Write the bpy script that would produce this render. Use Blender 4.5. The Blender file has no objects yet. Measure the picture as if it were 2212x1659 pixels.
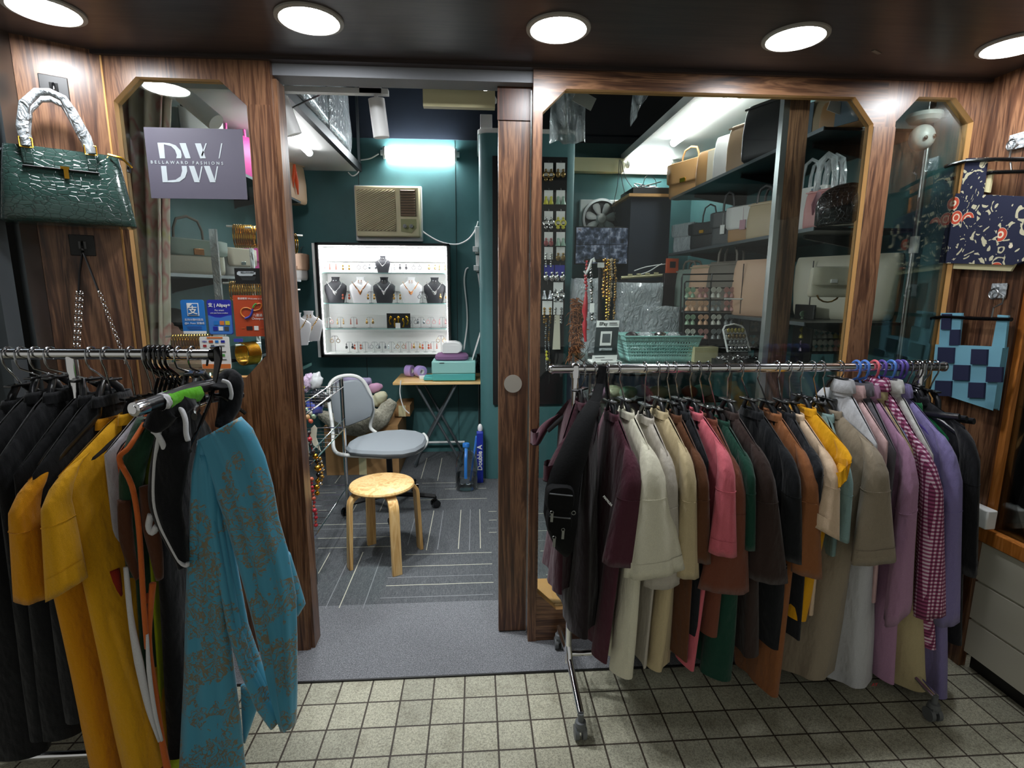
import bpy, math, random
from mathutils import Vector, Matrix
random.seed(7)
PI = math.pi
scn = bpy.context.scene
COL = scn.collection
# ---------------------------------------------------------------- camera
F, CX, CY, H = 1146.2, 1106.0, 829.5, 1.5
_p, _y, _r = 0.17666, 0.06732, 0.0040
FW = Vector((math.sin(_y)*math.cos(_p), math.cos(_y)*math.cos(_p), -math.sin(_p)))
_rt = Vector((math.cos(_y), -math.sin(_y), 0)); _up = _rt.cross(FW)
RT = _rt*math.cos(_r) + _up*math.sin(_r); UP = -_rt*math.sin(_r) + _up*math.cos(_r)
cam = bpy.data.objects.new('camera', bpy.data.cameras.new('camera')); COL.objects.link(cam)
cam.data.sensor_width = 36; cam.data.lens = F/2212*36; cam.data.clip_start = 0.02
cam.matrix_world = Matrix(((RT.x, UP.x, -FW.x, 0), (RT.y, UP.y, -FW.y, 0), (RT.z, UP.z, -FW.z, H), (0, 0, 0, 1)))
scn.camera = cam
scn.view_settings.view_transform = 'Standard'; scn.view_settings.look = 'None'
scn.view_settings.exposure = 0.45; scn.view_settings.gamma = 1.0
scn.view_settings.use_curve_mapping = False
# ---------------------------------------------------------------- world and lights
LAMP_W, TUBE_W = 86.0, 48.0
wd = bpy.data.worlds.new('night_street'); scn.world = wd; wd.use_nodes = True
wd.node_tree.nodes['Background'].inputs[0].default_value = (0.92, 0.92, 0.86, 1)
wd.node_tree.nodes['Background'].inputs[1].default_value = 0.27

def P(px, py, Y=None, Z=None, X=None):
    d = RT*((px-CX)/F) - UP*((py-CY)/F) + FW
    if Y is not None: t = Y/d.y
    elif Z is not None: t = (Z-H)/d.z
    else: t = X/d.x
    return Vector((0, 0, H)) + d*t
# ---------------------------------------------------------------- materials
M = {}
def lin(c):
    if isinstance(c, str):
        c = [int(c[i:i+2], 16)/255 for i in (0, 2, 4)]
        c = [x/12.92 if x < .04045 else ((x+.055)/1.055)**2.4 for x in c]
    return (c[0], c[1], c[2], 1)
def base(name):
    m = bpy.data.materials.new(name); m.use_nodes = True
    return m, m.node_tree.nodes, m.node_tree.links, m.node_tree.nodes['Principled BSDF']
def coords(N, L, scale=(1, 1, 1), rot=(0, 0, 0), out='Object'):
    tc = N.new('ShaderNodeTexCoord'); mp = N.new('ShaderNodeMapping')
    mp.inputs['Scale'].default_value = scale; mp.inputs['Rotation'].default_value = rot
    L.new(tc.outputs[out], mp.inputs['Vector']); return mp.outputs['Vector']
def noise(N, L, v, scale, detail=3, rough=.5):
    n = N.new('ShaderNodeTexNoise'); n.inputs['Scale'].default_value = scale
    n.inputs['Detail'].default_value = detail; n.inputs['Roughness'].default_value = rough
    L.new(v, n.inputs['Vector']); return n.outputs['Fac']
def ramp(N, L, f, stops):
    r = N.new('ShaderNodeValToRGB'); e = r.color_ramp.elements
    while len(e) < len(stops): e.new(.5)
    for i, (p, c) in enumerate(stops): e[i].position = p; e[i].color = lin(c)
    L.new(f, r.inputs['Fac']); return r.outputs['Color']
def bump(N, L, b, h, strength=.3, dist=.002):
    n = N.new('ShaderNodeBump'); n.inputs['Strength'].default_value = strength; n.inputs['Distance'].default_value = dist
    L.new(h, n.inputs['Height']); L.new(n.outputs['Normal'], b.inputs['Normal'])
def math_n(N, L, op, a, b=None, c=None):
    n = N.new('ShaderNodeMath'); n.operation = op
    for i, x in enumerate((a, b, c)):
        if x is None: continue
        if isinstance(x, (int, float)): n.inputs[i].default_value = x
        else: L.new(x, n.inputs[i])
    return n.outputs[0]
def flat(name, c, rough=.5, metal=0, spec=.5, var=0, bmp=0, bscale=60, coat=0, sheen=0, alpha=1):
    if name in M: return M[name]
    m, N, L, b = base(name)
    b.inputs['Base Color'].default_value = lin(c); b.inputs['Roughness'].default_value = rough
    b.inputs['Metallic'].default_value = metal; b.inputs['Specular IOR Level'].default_value = spec
    if coat: b.inputs['Coat Weight'].default_value = coat; b.inputs['Coat Roughness'].default_value = .1
    if sheen: b.inputs['Sheen Weight'].default_value = sheen
    if alpha < 1: b.inputs['Alpha'].default_value = alpha
    if var or bmp:
        v = coords(N, L)
        if var:
            f = noise(N, L, v, 9, 4); l = lin(c)
            L.new(ramp(N, L, f, [(.3, [x*(1-var) for x in l[:3]]), (.7, [min(1, x*(1+var)) for x in l[:3]])]), b.inputs['Base Color'])
        if bmp: bump(N, L, b, noise(N, L, v, bscale, 3), bmp, .003)
    M[name] = m; return m
def fabric(name, c, wr=1.0):
    """matt woven cloth: fine weave plus soft creases"""
    if name in M: return M[name]
    m, N, L, b = base(name); l = lin(c)
    v = coords(N, L)
    f1 = noise(N, L, v, 700, 1); f2 = noise(N, L, coords(N, L, (1, 1, .4)), 17, 3)
    L.new(ramp(N, L, f1, [(.25, [x*.86 for x in l[:3]]), (.75, [min(1, x*1.1) for x in l[:3]])]), b.inputs['Base Color'])
    b.inputs['Roughness'].default_value = .92; b.inputs['Specular IOR Level'].default_value = .15
    b.inputs['Sheen Weight'].default_value = .15
    h = math_n(N, L, 'ADD', math_n(N, L, 'MULTIPLY', f1, .05), f2)
    bump(N, L, b, h, wr, .02); M[name] = m; return m
def emit(name, c, s):
    m, N, L, b = base(name)
    b.inputs['Base Color'].default_value = (.8, .8, .8, 1)
    b.inputs['Emission Color'].default_value = lin(c); b.inputs['Emission Strength'].default_value = s
    M[name] = m; return m
def wood(name, dark, mid, light, axis='z', rough=.34, sc=1.0):
    m, N, L, b = base(name)
    s = {'z': (1, 1, .06), 'x': (.06, 1, 1), 'y': (1, .06, 1)}[axis]
    v = coords(N, L, s)
    a = N.new('ShaderNodeTexNoise'); a.inputs['Scale'].default_value = 26*sc; a.inputs['Detail'].default_value = 4
    a.inputs['Roughness'].default_value = .6; a.inputs['Distortion'].default_value = 1.6; L.new(v, a.inputs['Vector'])
    bnd = noise(N, L, v, 120*sc, 2)
    f = math_n(N, L, 'ADD', math_n(N, L, 'MULTIPLY', a.outputs['Fac'], .8), math_n(N, L, 'MULTIPLY', bnd, .2))
    L.new(ramp(N, L, f, [(.33, dark), (.47, mid), (.54, light), (.62, mid), (.72, dark)]), b.inputs['Base Color'])
    b.inputs['Roughness'].default_value = rough; bump(N, L, b, f, .08, .001); M[name] = m; return m
wood('wood', '2e1c15', '593b2a', '805c42')
wood('wood_x', '33201a', '5f412e', '8a6448', 'x')
wood('wood_dark', '2a150c', '40200f', '522b17')
wood('wood_orange', '8a4c1a', 'b56e2c', 'c98040', rough=.4)
wood('soffit', '2a2322', '332a28', '3d3330', 'x', .36)
wood('birch', 'b98648', 'd9ad6c', 'e8c58a', rough=.35, sc=.6)
wood('birch_x', 'c08c4c', 'dfb474', 'eccb92', 'x', rough=.25, sc=.5)
flat('raw_edge', 'b98a50', .6); flat('teal', '3f6b6c', .6, var=.06, bmp=.06, bscale=40)
flat('navy', '15202e', .7, var=.08); flat('white_paint', 'dcdcd8', .5); flat('ceil_dark', '2a3338', .8, var=.2)
flat('dark_street', '1b1b1a', .8); flat('chrome', 'e6e6e8', .12, 1, var=.05); flat('steel', '9da0a0', .3, 1)
flat('grey_metal', '6b7276', .4, .6); flat('black', '0c0c0d', .45); flat('black_gloss', '0b0b0c', .16, coat=.5)
flat('black_metal', '0d0d0e', .35, .3); flat('white', 'e8e8e6', .4); flat('white_gloss', 'ececea', .2)
flat('gold', 'd9a43a', .22, 1); flat('rose_gold', 'c98a5c', .25, 1); flat('silver', 'd6d6d6', .2, 1)
flat('grey_pl', '5c5f61', .5); flat('cream_pl', 'cfc79c', .45); flat('brass', 'b08a4a', .3, 1)
flat('cardboard', 'a07a4e', .85, var=.08); flat('paper', 'e9e9e6', .7); flat('red_pl', 'a8202c', .35, coat=.4)
flat('mint', '8fc4bd', .4); flat('mint_d', '4fa9a6', .4); flat('mauve', '7f5a80', .8, bmp=.2); flat('lilac', 'b9a0dc', .3, coat=.4)
flat('sil_bead', 'c9ccd0', .15, .9, bmp=.5, bscale=400)
def glass(name, tint=(1, 1, 1), refl=1.0, rough=0.0):
    m, N, L, b = base(name); N.remove(b); out = N['Material Output']
    t = N.new('ShaderNodeBsdfTransparent'); t.inputs[0].default_value = (*tint, 1)
    g = N.new('ShaderNodeBsdfGlossy'); g.inputs['Roughness'].default_value = rough
    fr = N.new('ShaderNodeFresnel'); fr.inputs['IOR'].default_value = 1.45
    mx = N.new('ShaderNodeMixShader'); L.new(math_n(N, L, 'MULTIPLY', fr.outputs[0], refl), mx.inputs[0])
    L.new(t.outputs[0], mx.inputs[1]); L.new(g.outputs[0], mx.inputs[2]); L.new(mx.outputs[0], out.inputs['Surface'])
    M[name] = m; return m
glass('glass', (.93, .97, .95), .9); glass('glass_green', (.70, .92, .84), 1.3); glass('case_glass', (.955, .985, .975), 1.0); glass('clear_pl', (.95, .97, .98), 2.2, .05)
def film(name, c, a, rough=.12):
    """crinkled clear plastic over something: translucent with sharp crease highlights"""
    m, N, L, b = base(name)
    b.inputs['Base Color'].default_value = lin(c); b.inputs['Roughness'].default_value = rough
    b.inputs['Specular IOR Level'].default_value = .9; b.inputs['Alpha'].default_value = a
    b.inputs['Coat Weight'].default_value = .8; b.inputs['Coat Roughness'].default_value = .05
    v = coords(N, L, (1, 1, .6)); n = N.new('ShaderNodeTexNoise'); n.inputs['Scale'].default_value = 18
    n.inputs['Detail'].default_value = 4; n.inputs['Distortion'].default_value = 2.5; L.new(v, n.inputs['Vector'])
    bump(N, L, b, n.outputs['Fac'], 1, .03); M[name] = m; return m
film('film', 'cfd6da', .55); film('film_thin', 'e0e6ea', .25); film('film_white', 'b9c0c4', .96, .22); film('foil', 'c9b4cf', .97, .1)
# croc leather: squarish scales
def croc(name, c):
    m, N, L, b = base(name); v = coords(N, L, (1, 1, 1.7)); l = lin(c)
    vo = N.new('ShaderNodeTexVoronoi'); vo.feature = 'DISTANCE_TO_EDGE'; vo.inputs['Scale'].default_value = 46; vo.inputs['Randomness'].default_value = .75; L.new(v, vo.inputs['Vector'])
    f = math_n(N, L, 'MINIMUM', math_n(N, L, 'MULTIPLY', vo.outputs['Distance'], 12), 1)
    L.new(ramp(N, L, f, [(0, [x*.4 for x in l[:3]]), (.6, l[:3])]), b.inputs['Base Color'])
    b.inputs['Roughness'].default_value = .22; b.inputs['Coat Weight'].default_value = .4
    bump(N, L, b, f, .45, .002); M[name] = m; return m
croc('croc_green', '2d453f'); croc('croc_black', '141213')
# ---------------------------------------------------------------- mesh builder
class MB:
    def __init__(s): s.v = []; s.f = []; s.mi = []
    def add(s, v, f, m=0):
        o = len(s.v); s.v += [Vector(x) for x in v]; s.f += [[i+o for i in q] for q in f]; s.mi += [m]*len(f); return s
    def box(s, c, d, rz=0, m=0, rx=0, ry=0):
        R = Matrix.Rotation(rz, 3, 'Z') @ Matrix.Rotation(ry, 3, 'Y') @ Matrix.Rotation(rx, 3, 'X')
        v = [Vector(c)+R @ Vector((a*d[0]/2, b*d[1]/2, e*d[2]/2)) for a in (-1, 1) for b in (-1, 1) for e in (-1, 1)]
        return s.add(v, [(0, 1, 3, 2), (4, 6, 7, 5), (0, 4, 5, 1), (2, 3, 7, 6), (0, 2, 6, 4), (1, 5, 7, 3)], m)
    def bb(s, a, b, m=0):
        return s.box([(a[i]+b[i])/2 for i in range(3)], [abs(a[i]-b[i]) for i in range(3)], m=m)
    def loft(s, rings, caps=True, closed=True, m=0):
        n = len(rings[0]); v = [p for r in rings for p in r]; f = []
        for i in range(len(rings)-1):
            for j in range(n if closed else n-1):
                k = (j+1) % n; f.append((i*n+j, i*n+k, (i+1)*n+k, (i+1)*n+j))
        if caps: f.append(tuple(range(n))[::-1]); f.append(tuple((len(rings)-1)*n+j for j in range(n)))
        return s.add(v, f, m)
    def tube(s, pts, r, seg=8, m=0, caps=True, loop=False, flat=None):
        pts = [Vector(p) for p in pts]; n = len(pts); rings = []; prev = None
        for i, p in enumerate(pts):
            if loop: t = pts[(i+1) % n]-pts[i-1]
            else: t = pts[min(i+1, n-1)]-pts[max(i-1, 0)]
            t = t.normalized() if t.length > 1e-9 else Vector((0, 0, 1))
            if prev is None:
                a = Vector((0, 0, 1)) if abs(t.z) < .9 else Vector((1, 0, 0))
                u = t.cross(a).normalized()
            else: u = (prev-t*prev.dot(t)); u = u.normalized() if u.length > 1e-6 else t.orthogonal().normalized()
            prev = u; w = t.cross(u); rr = r[i] if isinstance(r, (list, tuple)) else r
            fu, fw_ = flat if flat else (1, 1)
            rings.append([p+u*(rr*fu*math.cos(2*PI*k/seg))+w*(rr*fw_*math.sin(2*PI*k/seg)) for k in range(seg)])
        if loop: rings.append(rings[0]); caps = False
        return s.loft(rings, caps, m=m)
    def cyl(s, a, b, r, seg=16, m=0, r2=None):
        return s.tube([a, b], [r, r if r2 is None else r2], seg, m)
    def lathe(s, prof, c=(0, 0, 0), seg=24, R=None, m=0, caps=True):
        R = R or Matrix.Identity(3)
        return s.loft([[Vector(c)+R @ Vector((r*math.cos(2*PI*k/seg), r*math.sin(2*PI*k/seg), z)) for k in range(seg)] for r, z in prof], caps, m=m)
    def prism(s, poly, o, ux, uy, d, m=0):
        o, ux, uy, d = map(Vector, (o, ux, uy, d)); n = len(poly)
        v = [o+ux*a+uy*b for a, b in poly]; v += [p+d for p in v]
        f = [tuple(range(n))[::-1], tuple(range(n, 2*n))]+[(i, (i+1) % n, n+(i+1) % n, n+i) for i in range(n)]
        return s.add(v, f, m)
    def ell(s, c, r, seg=14, rings=8, m=0, R=None):
        r = (r, r, r) if isinstance(r, (int, float)) else r; R = R or Matrix.Identity(3)
        rr = [[Vector(c)+R @ Vector((r[0]*math.sin(a)*math.cos(2*PI*k/seg), r[1]*math.sin(a)*math.sin(2*PI*k/seg), -r[2]*math.cos(a))) for k in range(seg)]
              for a in [max(.02, min(PI-.02, PI*i/rings)) for i in range(rings+1)]]
        return s.loft(rr, True, m=m)
    def torus(s, c, R_, r, R=None, seg=24, sec=6, m=0):
        R = R or Matrix.Identity(3)
        return s.tube([Vector(c)+R @ Vector((R_*math.cos(2*PI*k/seg), R_*math.sin(2*PI*k/seg), 0)) for k in range(seg)], r, sec, m, loop=True)
    def grid(s, pts, m=0): return s.loft(pts, False, False, m)
    def build(s, name, mat, parent=None, world=True, bevel=0, sub=0, solid=0, sharp=40, smooth=True):
        """one mesh object; with a parent, world=True means the vertices are given in world space"""
        if parent is not None:
            vs = [parent_inv(parent) @ x for x in s.v] if world else s.v; org = Vector((0, 0, 0))
        else:
            xs = [x.x for x in s.v]; ys = [x.y for x in s.v]; zs = [x.z for x in s.v]
            org = Vector(((min(xs)+max(xs))/2, (min(ys)+max(ys))/2, min(zs))); vs = [x-org for x in s.v]
        me = bpy.data.meshes.new(name); me.from_pydata([tuple(x) for x in vs], [], s.f)
        for mt in (mat if isinstance(mat, (list, tuple)) else [mat]): me.materials.append(M[mt] if isinstance(mt, str) else mt)
        if any(s.mi): me.polygons.foreach_set('material_index', s.mi)
        me.validate()
        if smooth:
            me.polygons.foreach_set('use_smooth', [True]*len(me.polygons)); me.set_sharp_from_angle(angle=math.radians(sharp))
        o = bpy.data.objects.new(name, me); COL.objects.link(o); o.location = org
        if parent is not None: o.parent = parent
        if solid: md = o.modifiers.new('solid', 'SOLIDIFY'); md.thickness = solid; md.offset = 0
        if bevel: md = o.modifiers.new('bevel', 'BEVEL'); md.width = bevel; md.segments = 2; md.limit_method = 'ANGLE'
        if sub: md = o.modifiers.new('sub', 'SUBSURF'); md.levels = sub; md.render_levels = sub
        return o
MW = {}
def parent_inv(p):
    m = Matrix.Identity(4)
    while p is not None: m = (Matrix.Translation(p.location) @ p.rotation_euler.to_matrix().to_4x4()) @ m; p = p.parent
    return m.inverted()
def tag(o, label, cat, group=None):
    o['label'] = label; o['category'] = cat
    if group: o['group'] = group
    return o
def thing(name, label, cat, loc=(0, 0, 0), rz=0, group=None):
    o = bpy.data.objects.new(name, None); COL.objects.link(o); o.empty_display_size = .05
    o.location = loc; o.rotation_euler = (0, 0, rz); return tag(o, label, cat, group)
def struct(o): o['kind'] = 'structure'; return o
def dup(root, loc, rz=None, label=None, group=None):
    r = root.copy(); COL.objects.link(r); r.location = loc
    if rz is not None: r.rotation_euler = (0, 0, rz)
    if label: r['label'] = label
    if group: r['group'] = group
    for ch in [c for c in bpy.data.objects if c.parent == root]:
        c = ch.copy(); COL.objects.link(c); c.parent = r
        for g in [d for d in bpy.data.objects if d.parent == ch]:
            d = g.copy(); COL.objects.link(d); d.parent = c
    return r
def text(body, size, o, ux, uz, mat, parent, align='LEFT', name='lettering', bold=0, ext=.0004, spacing=1):
    """raised lettering: o = start point on the baseline, ux/uz unit vectors of the writing plane"""
    cu = bpy.data.curves.new('t', 'FONT'); cu.body = body; cu.size = size; cu.extrude = ext; cu.align_x = align
    cu.resolution_u = 2; cu.offset = bold; cu.space_character = spacing
    t = bpy.data.objects.new('t', cu); COL.objects.link(t); bpy.context.view_layer.update()
    me = bpy.data.meshes.new_from_object(t.evaluated_get(bpy.context.evaluated_depsgraph_get()))
    bpy.data.objects.remove(t); bpy.data.curves.remove(cu)
    o, ux, uz = Vector(o), Vector(ux), Vector(uz); un = ux.cross(uz); mb = MB()
    mb.v = [o+ux*q.co.x+uz*q.co.y+un*q.co.z for q in me.vertices]; mb.f = [list(q.vertices) for q in me.polygons]; mb.mi = [0]*len(mb.f)
    bpy.data.meshes.remove(me)
    return mb.build(name, mat, parent, smooth=False) if mb.v else None
def lerp(a, b, t): return a+(b-a)*t
def sgnp(x, p): return math.copysign(abs(x)**p, x)
# ================================================================ SETTING
YF = 2.05                     # shop-front plane
# pavement tiles
m, N, L, b = base('pavement')
v = coords(N, L, out='Object')
br = N.new('ShaderNodeTexBrick'); br.offset = 0; br.squash = 1; br.inputs['Scale'].default_value = 1
br.inputs['Brick Width'].default_value = .118; br.inputs['Row Height'].default_value = .118
br.inputs['Mortar Size'].default_value = .0035; br.inputs['Mortar Smooth'].default_value = .3
br.inputs['Color1'].default_value = lin('a5a392'); br.inputs['Color2'].default_value = lin('b8b5a1'); br.inputs['Mortar'].default_value = lin('3f352a')
L.new(v, br.inputs['Vector'])
n = N.new('ShaderNodeTexNoise'); n.inputs['Scale'].default_value = 170; n.inputs['Detail'].default_value = 2; n.inputs['Distortion'].default_value = 1.2; L.new(v, n.inputs['Vector'])
sp = ramp(N, L, n.outputs['Fac'], [(.38, (.50, .50, .48)), (.6, (1.12, 1.12, 1.08))])
st = ramp(N, L, noise(N, L, v, 7, 5, .7), [(.3, (.55, .53, .48)), (.5, (1, 1, 1))])
mx = N.new('ShaderNodeMix'); mx.data_type = 'RGBA'; mx.blend_type = 'MULTIPLY'; mx.inputs[0].default_value = .8
L.new(br.outputs['Color'], mx.inputs[6]); L.new(sp, mx.inputs[7])
m2 = N.new('ShaderNodeMix'); m2.data_type = 'RGBA'; m2.blend_type = 'MULTIPLY'; m2.inputs[0].default_value = .7
L.new(mx.outputs[2], m2.inputs[6]); L.new(st, m2.inputs[7]); L.new(m2.outputs[2], b.inputs['Base Color'])
b.inputs['Roughness'].default_value = .6
hh = math_n(N, L, 'SUBTRACT', math_n(N, L, 'MULTIPLY', n.outputs['Fac'], .35), math_n(N, L, 'MULTIPLY', br.outputs['Fac'], 1))
bump(N, L, b, hh, .6, .004); M['pavement'] = m
mb = MB(); mb.add([(-4, -2.5, 0), (4, -2.5, 0), (4, 2.3, 0), (-4, 2.3, 0)], [(0, 1, 2, 3)])
o = mb.build('floor', 'pavement'); struct(o)
for q in o.data.vertices: q.co.x -= -.055; q.co.y += (-.1) - 1.749 + .0
o.location.x += -.055; o.location.y -= (-.1) - 1.749
# carpet: heather grey, with the thin pale lines of the carpet tiles
m, N, L, b = base('carpet'); v = coords(N, L)
f = noise(N, L, v, 260, 3, .8)
L.new(ramp(N, L, f, [(.35, '4a4c50'), (.5, '6b6d71'), (.66, '97989b')]), b.inputs['Base Color']); b.inputs['Roughness'].default_value = .95
bump(N, L, b, f, .5, .004); M['carpet'] = m
m, N, L, b = base('carpet_tile'); v = coords(N, L); f = noise(N, L, v, 220, 3, .8); f2 = noise(N, L, coords(N, L, (12, 1, 1)), 30, 2)
L.new(ramp(N, L, math_n(N, L, 'ADD', math_n(N, L, 'MULTIPLY', f, .7), math_n(N, L, 'MULTIPLY', f2, .3)), [(.35, '3a3d40'), (.5, '515457'), (.66, '707376')]), b.inputs['Base Color'])
b.inputs['Roughness'].default_value = .95; bump(N, L, b, f, .4, .003); M['carpet_tile'] = m
flat('line_pale', 'c9c7b4', .9); flat('line_dim', '85878a', .9)
mb = MB(); mb.bb((-1.9, 1.865, -.01), (2.2, 2.365, .006)); struct(mb.build('floor', 'carpet'))
mb = MB(); mb.bb((-1.9, 2.365, -.01), (2.2, 4.8, .006))
pal = [((545, 870), (455, 1030)), ((795, 865), (622, 1295)), ((1125, 890), (1790, 863)), ((1010, 985), (1795, 950)), ((975, 1130), (1805, 1093)),
       ((455, 658), (1030, 640)), ((450, 762), (1035, 743)), ((455, 835), (1035, 820)), ((1340, 545), (1295, 850)), ((1550, 540), (1540, 840)), ((1695, 535), (1710, 835)),
       ((1150, 465), (1755, 450)), ((1255, 335), (1520, 330)), ((1430, 380), (1750, 373)), ((1405, 140), (1378, 315)), ((1285, 140), (1255, 300)), ((625, 275), (585, 335)),
       ((1765, 552), (1830, 552)), ((1770, 618), (1830, 618)), ((1770, 713), (1830, 713)), ((965, 460), (930, 550)), ((800, 400), (722, 555)), ((455, 410), (590, 408)), ((455, 545), (520, 541))]
dim = [((945, 875), (805, 1300)), ((675, 940), (515, 1300)), ((990, 1060), (1800, 1040)), ((930, 1225), (1800, 1185)), ((1415, 545), (1378, 845)), ((1622, 535), (1625, 850)), ((1205, 580), (1145, 810)),
       ((1765, 680), (1830, 680)), ((455, 690), (1030, 675)), ((1255, 360), (1520, 355))]
for mi, S in ((1, pal), (2, dim)):
    for (x0, y0), (x1, y1) in S:
        a = P(560+x0*.2803, 950+y0*.2803, Z=.0065); c = P(560+x1*.2803, 950+y1*.2803, Z=.0065)
        if abs(a.x-c.x) > abs(a.y-c.y): c.y = a.y = (a.y+c.y)/2
        else: a.x = c.x = (a.x+c.x)/2
        w = .0022
        if abs(a.x-c.x) > abs(a.y-c.y): mb.bb((a.x, a.y-w, .0055), (c.x, a.y+w, .0066), mi)
        else: mb.bb((a.x-w, a.y, .0055), (a.x+w, c.y, .0066), mi)
for k in range(8):     # same lines going on under the right-hand glass
    mb.bb((.36+.0*k, 2.45+k*.13, .0055), (.92, 2.4535+k*.13, .0066), 1 if k % 2 else 2)
struct(mb.build('floor', ['carpet_tile', 'line_pale', 'line_dim']))
mb = MB(); mb.bb((-1.9, 1.859, -.005), (2.2, 1.866, .0066)); struct(mb.build('trim_1', 'black'))
# soffit with recessed downlights
ZS = 2.285
mb = MB(); mb.bb((-3, .6, ZS), (3, 2.06, ZS+.06)); mb.bb((-3, 2.035, ZS-.012), (3, 2.075, ZS)); mb.bb((-3, .2, ZS-.10), (3, .62, ZS+.06)); mb.bb((-3, 1.25, ZS-.006), (3, 1.262, ZS))
struct(mb.build('ceiling', 'soffit'))
M['lamp'] = emit('lamp', (.93, .96, 1.0), LAMP_W)
flat('ring', 'a8a49a', .4)
spots = [(-1.228, 'above the green crocodile bag'), (-.486, 'above the open doorway, left of its middle'), (.257, 'above the sliding door edge'), (1.009, 'above the large right window'), (1.745, 'at the far right, above the corner panel')]
l0 = None
for k, (x, w) in enumerate(spots):
    lb = 'round glowing soffit downlight '+w
    if l0 is None:
        l0 = thing('downlight', lb, 'ceiling light', (x, 1.772, ZS), group='soffit downlights')
        r = MB(); r.lathe([(.080, -.003), (.086, -.008), (.098, -.005), (.099, .004), (.08, .004), (.080, -.003)], seg=40, caps=False); r.build('trim_ring', 'ring', l0, world=False)
        r = MB(); r.lathe([(.0005, -.0065), (.05, -.0062), (.079, -.004), (.079, .002)], seg=40); r.build('diffuser', 'lamp', l0, world=False)
    else: dup(l0, (x, 1.772, ZS), label=lb)
# ---- facade panels (front face YF, thickness .05)
def poly_wall(name, outer, hole, mat, y=YF, th=.045, ln=None):
    """upright panel with a chamfered opening: outer and hole are lists of (x, z), split into strips"""
    from mathutils.geometry import tessellate_polygon
    mb = MB(); al = outer+hole
    tri = tessellate_polygon([[Vector((x, z, 0)) for x, z in outer], [Vector((x, z, 0)) for x, z in hole]])
    for d in (0, th): mb.add([(x, y+d, z) for x, z in al], [tuple(q) if d == 0 else tuple(q)[::-1] for q in tri])
    for ring, fl in ((outer, 0), (hole, 1)):
        for i in range(len(ring)):
            j = (i+1) % len(ring); (x0, z0), (x1, z1) = ring[i], ring[j]
            mb.add([(x0, y, z0), (x1, y, z1), (x1, y+th, z1), (x0, y+th, z0)], [(0, 1, 2, 3)], fl)
    return struct(mb.build(name, [mat, 'raw_edge'], smooth=False))
lw = [(-1.236, 2.131), (-1.154, 2.21), (-.88, 2.208), (-.793, 2.127), (-.793, 1.25), (-.873, 1.167), (-1.15, 1.167), (-1.236, 1.25)]
poly_wall('wall_front_left', [(-1.262, ZS), (-.705, ZS), (-.705, 0), (-1.262, 0)], lw, 'wood')
rw = [(.245, 2.13), (.331, 2.212), (1.42, 2.212), (1.503, 2.12), (1.50, .23), (1.42, .15), (.331, .15), (.25, .23)]
poly_wall('wall_front_right', [(.211, ZS), (1.545, ZS), (1.545, 0), (.211, 0)], rw, 'wood_x')
rw2 = [(1.59, 2.13), (1.671, 2.22), (1.817, 2.22), (1.902, 2.137), (1.902, .9), (1.84, .82), (1.65, .82), (1.59, .9)]
poly_wall('wall_front_corner', [(1.545, ZS), (1.96, ZS), (1.96, 0), (1.545, 0)], rw2, 'wood')
# thin vertical-grain strips that cover the jambs
mb = MB(); mb.bb((.211, YF-.004, 0), (.245, YF+.012, 2.13)); struct(mb.build('trim_2', 'wood'))
mb = MB(); mb.bb((1.503, YF-.004, 0), (1.59, YF+.012, 2.11)); struct(mb.build('trim_3', 'wood'))
mb = MB(); mb.bb((-.785, YF-.004, 0), (-.715, YF+.012, 2.13)); mb.bb((-.745, YF+.012, 0), (-.69, YF+.09, 2.22)); struct(mb.build('trim_4', 'wood'))
for nm, ring in (('window_1', lw), ('window_2', rw), ('window_3', rw2)):
    mb = MB(); mb.prism([(x, z) for x, z in ring], (0, YF+.024, 0), (1, 0, 0), (0, 0, 1), (0, .005, 0))
    struct(mb.build(nm, 'glass', smooth=False))
# angled left panel, steel shutter rails beyond it
def slab(name, a, b_, z0, z1, th, mat):
    a, b_ = Vector((a[0], a[1], 0)), Vector((b_[0], b_[1], 0)); d = (b_-a); n_ = Vector((-d.y, d.x, 0)).normalized()*th
    mb = MB(); mb.add([a+Vector((0, 0, z0)), b_+Vector((0, 0, z0)), b_+n_+Vector((0, 0, z0)), a+n_+Vector((0, 0, z0)), a+Vector((0, 0, z1)), b_+Vector((0, 0, z1)), b_+n_+Vector((0, 0, z1)), a+n_+Vector((0, 0, z1))],
                     [(0, 1, 5, 4), (1, 2, 6, 5), (2, 3, 7, 6), (3, 0, 4, 7), (4, 5, 6, 7), (3, 2, 1, 0)])
    return struct(mb.build(name, mat, smooth=False))
slab('wall_left_return', (-1.455, 1.93), (-1.262, YF), 0, ZS, .03, 'wood')
slab('trim_5', (-1.264, YF-.003), (-1.258, YF-.003), 0, ZS, .004, 'raw_edge')
mb = MB(); mb.bb((-1.475, 1.86, 0), (-1.456, 1.93, ZS)); struct(mb.build('trim_6', 'steel'))
mb = MB(); mb.bb((-1.515, 1.78, 0), (-1.48, 1.84, ZS)); mb.bb((-1.56, 1.80, 0), (-1.525, 1.86, ZS)); struct(mb.build('trim_7', 'grey_metal'))
mb = MB(); mb.bb((-1.66, 1.62, 0), (-1.575, 1.72, ZS)); mb.bb((-1.9, 1.5, 0), (-1.70, 1.6, ZS)); struct(mb.build('trim_8', 'grey_metal'))
mb = MB(); mb.bb((-3.2, 1.9, 0), (-1.46, 1.96, ZS)); struct(mb.build('wall_left_shutter', 'dark_street'))
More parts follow.
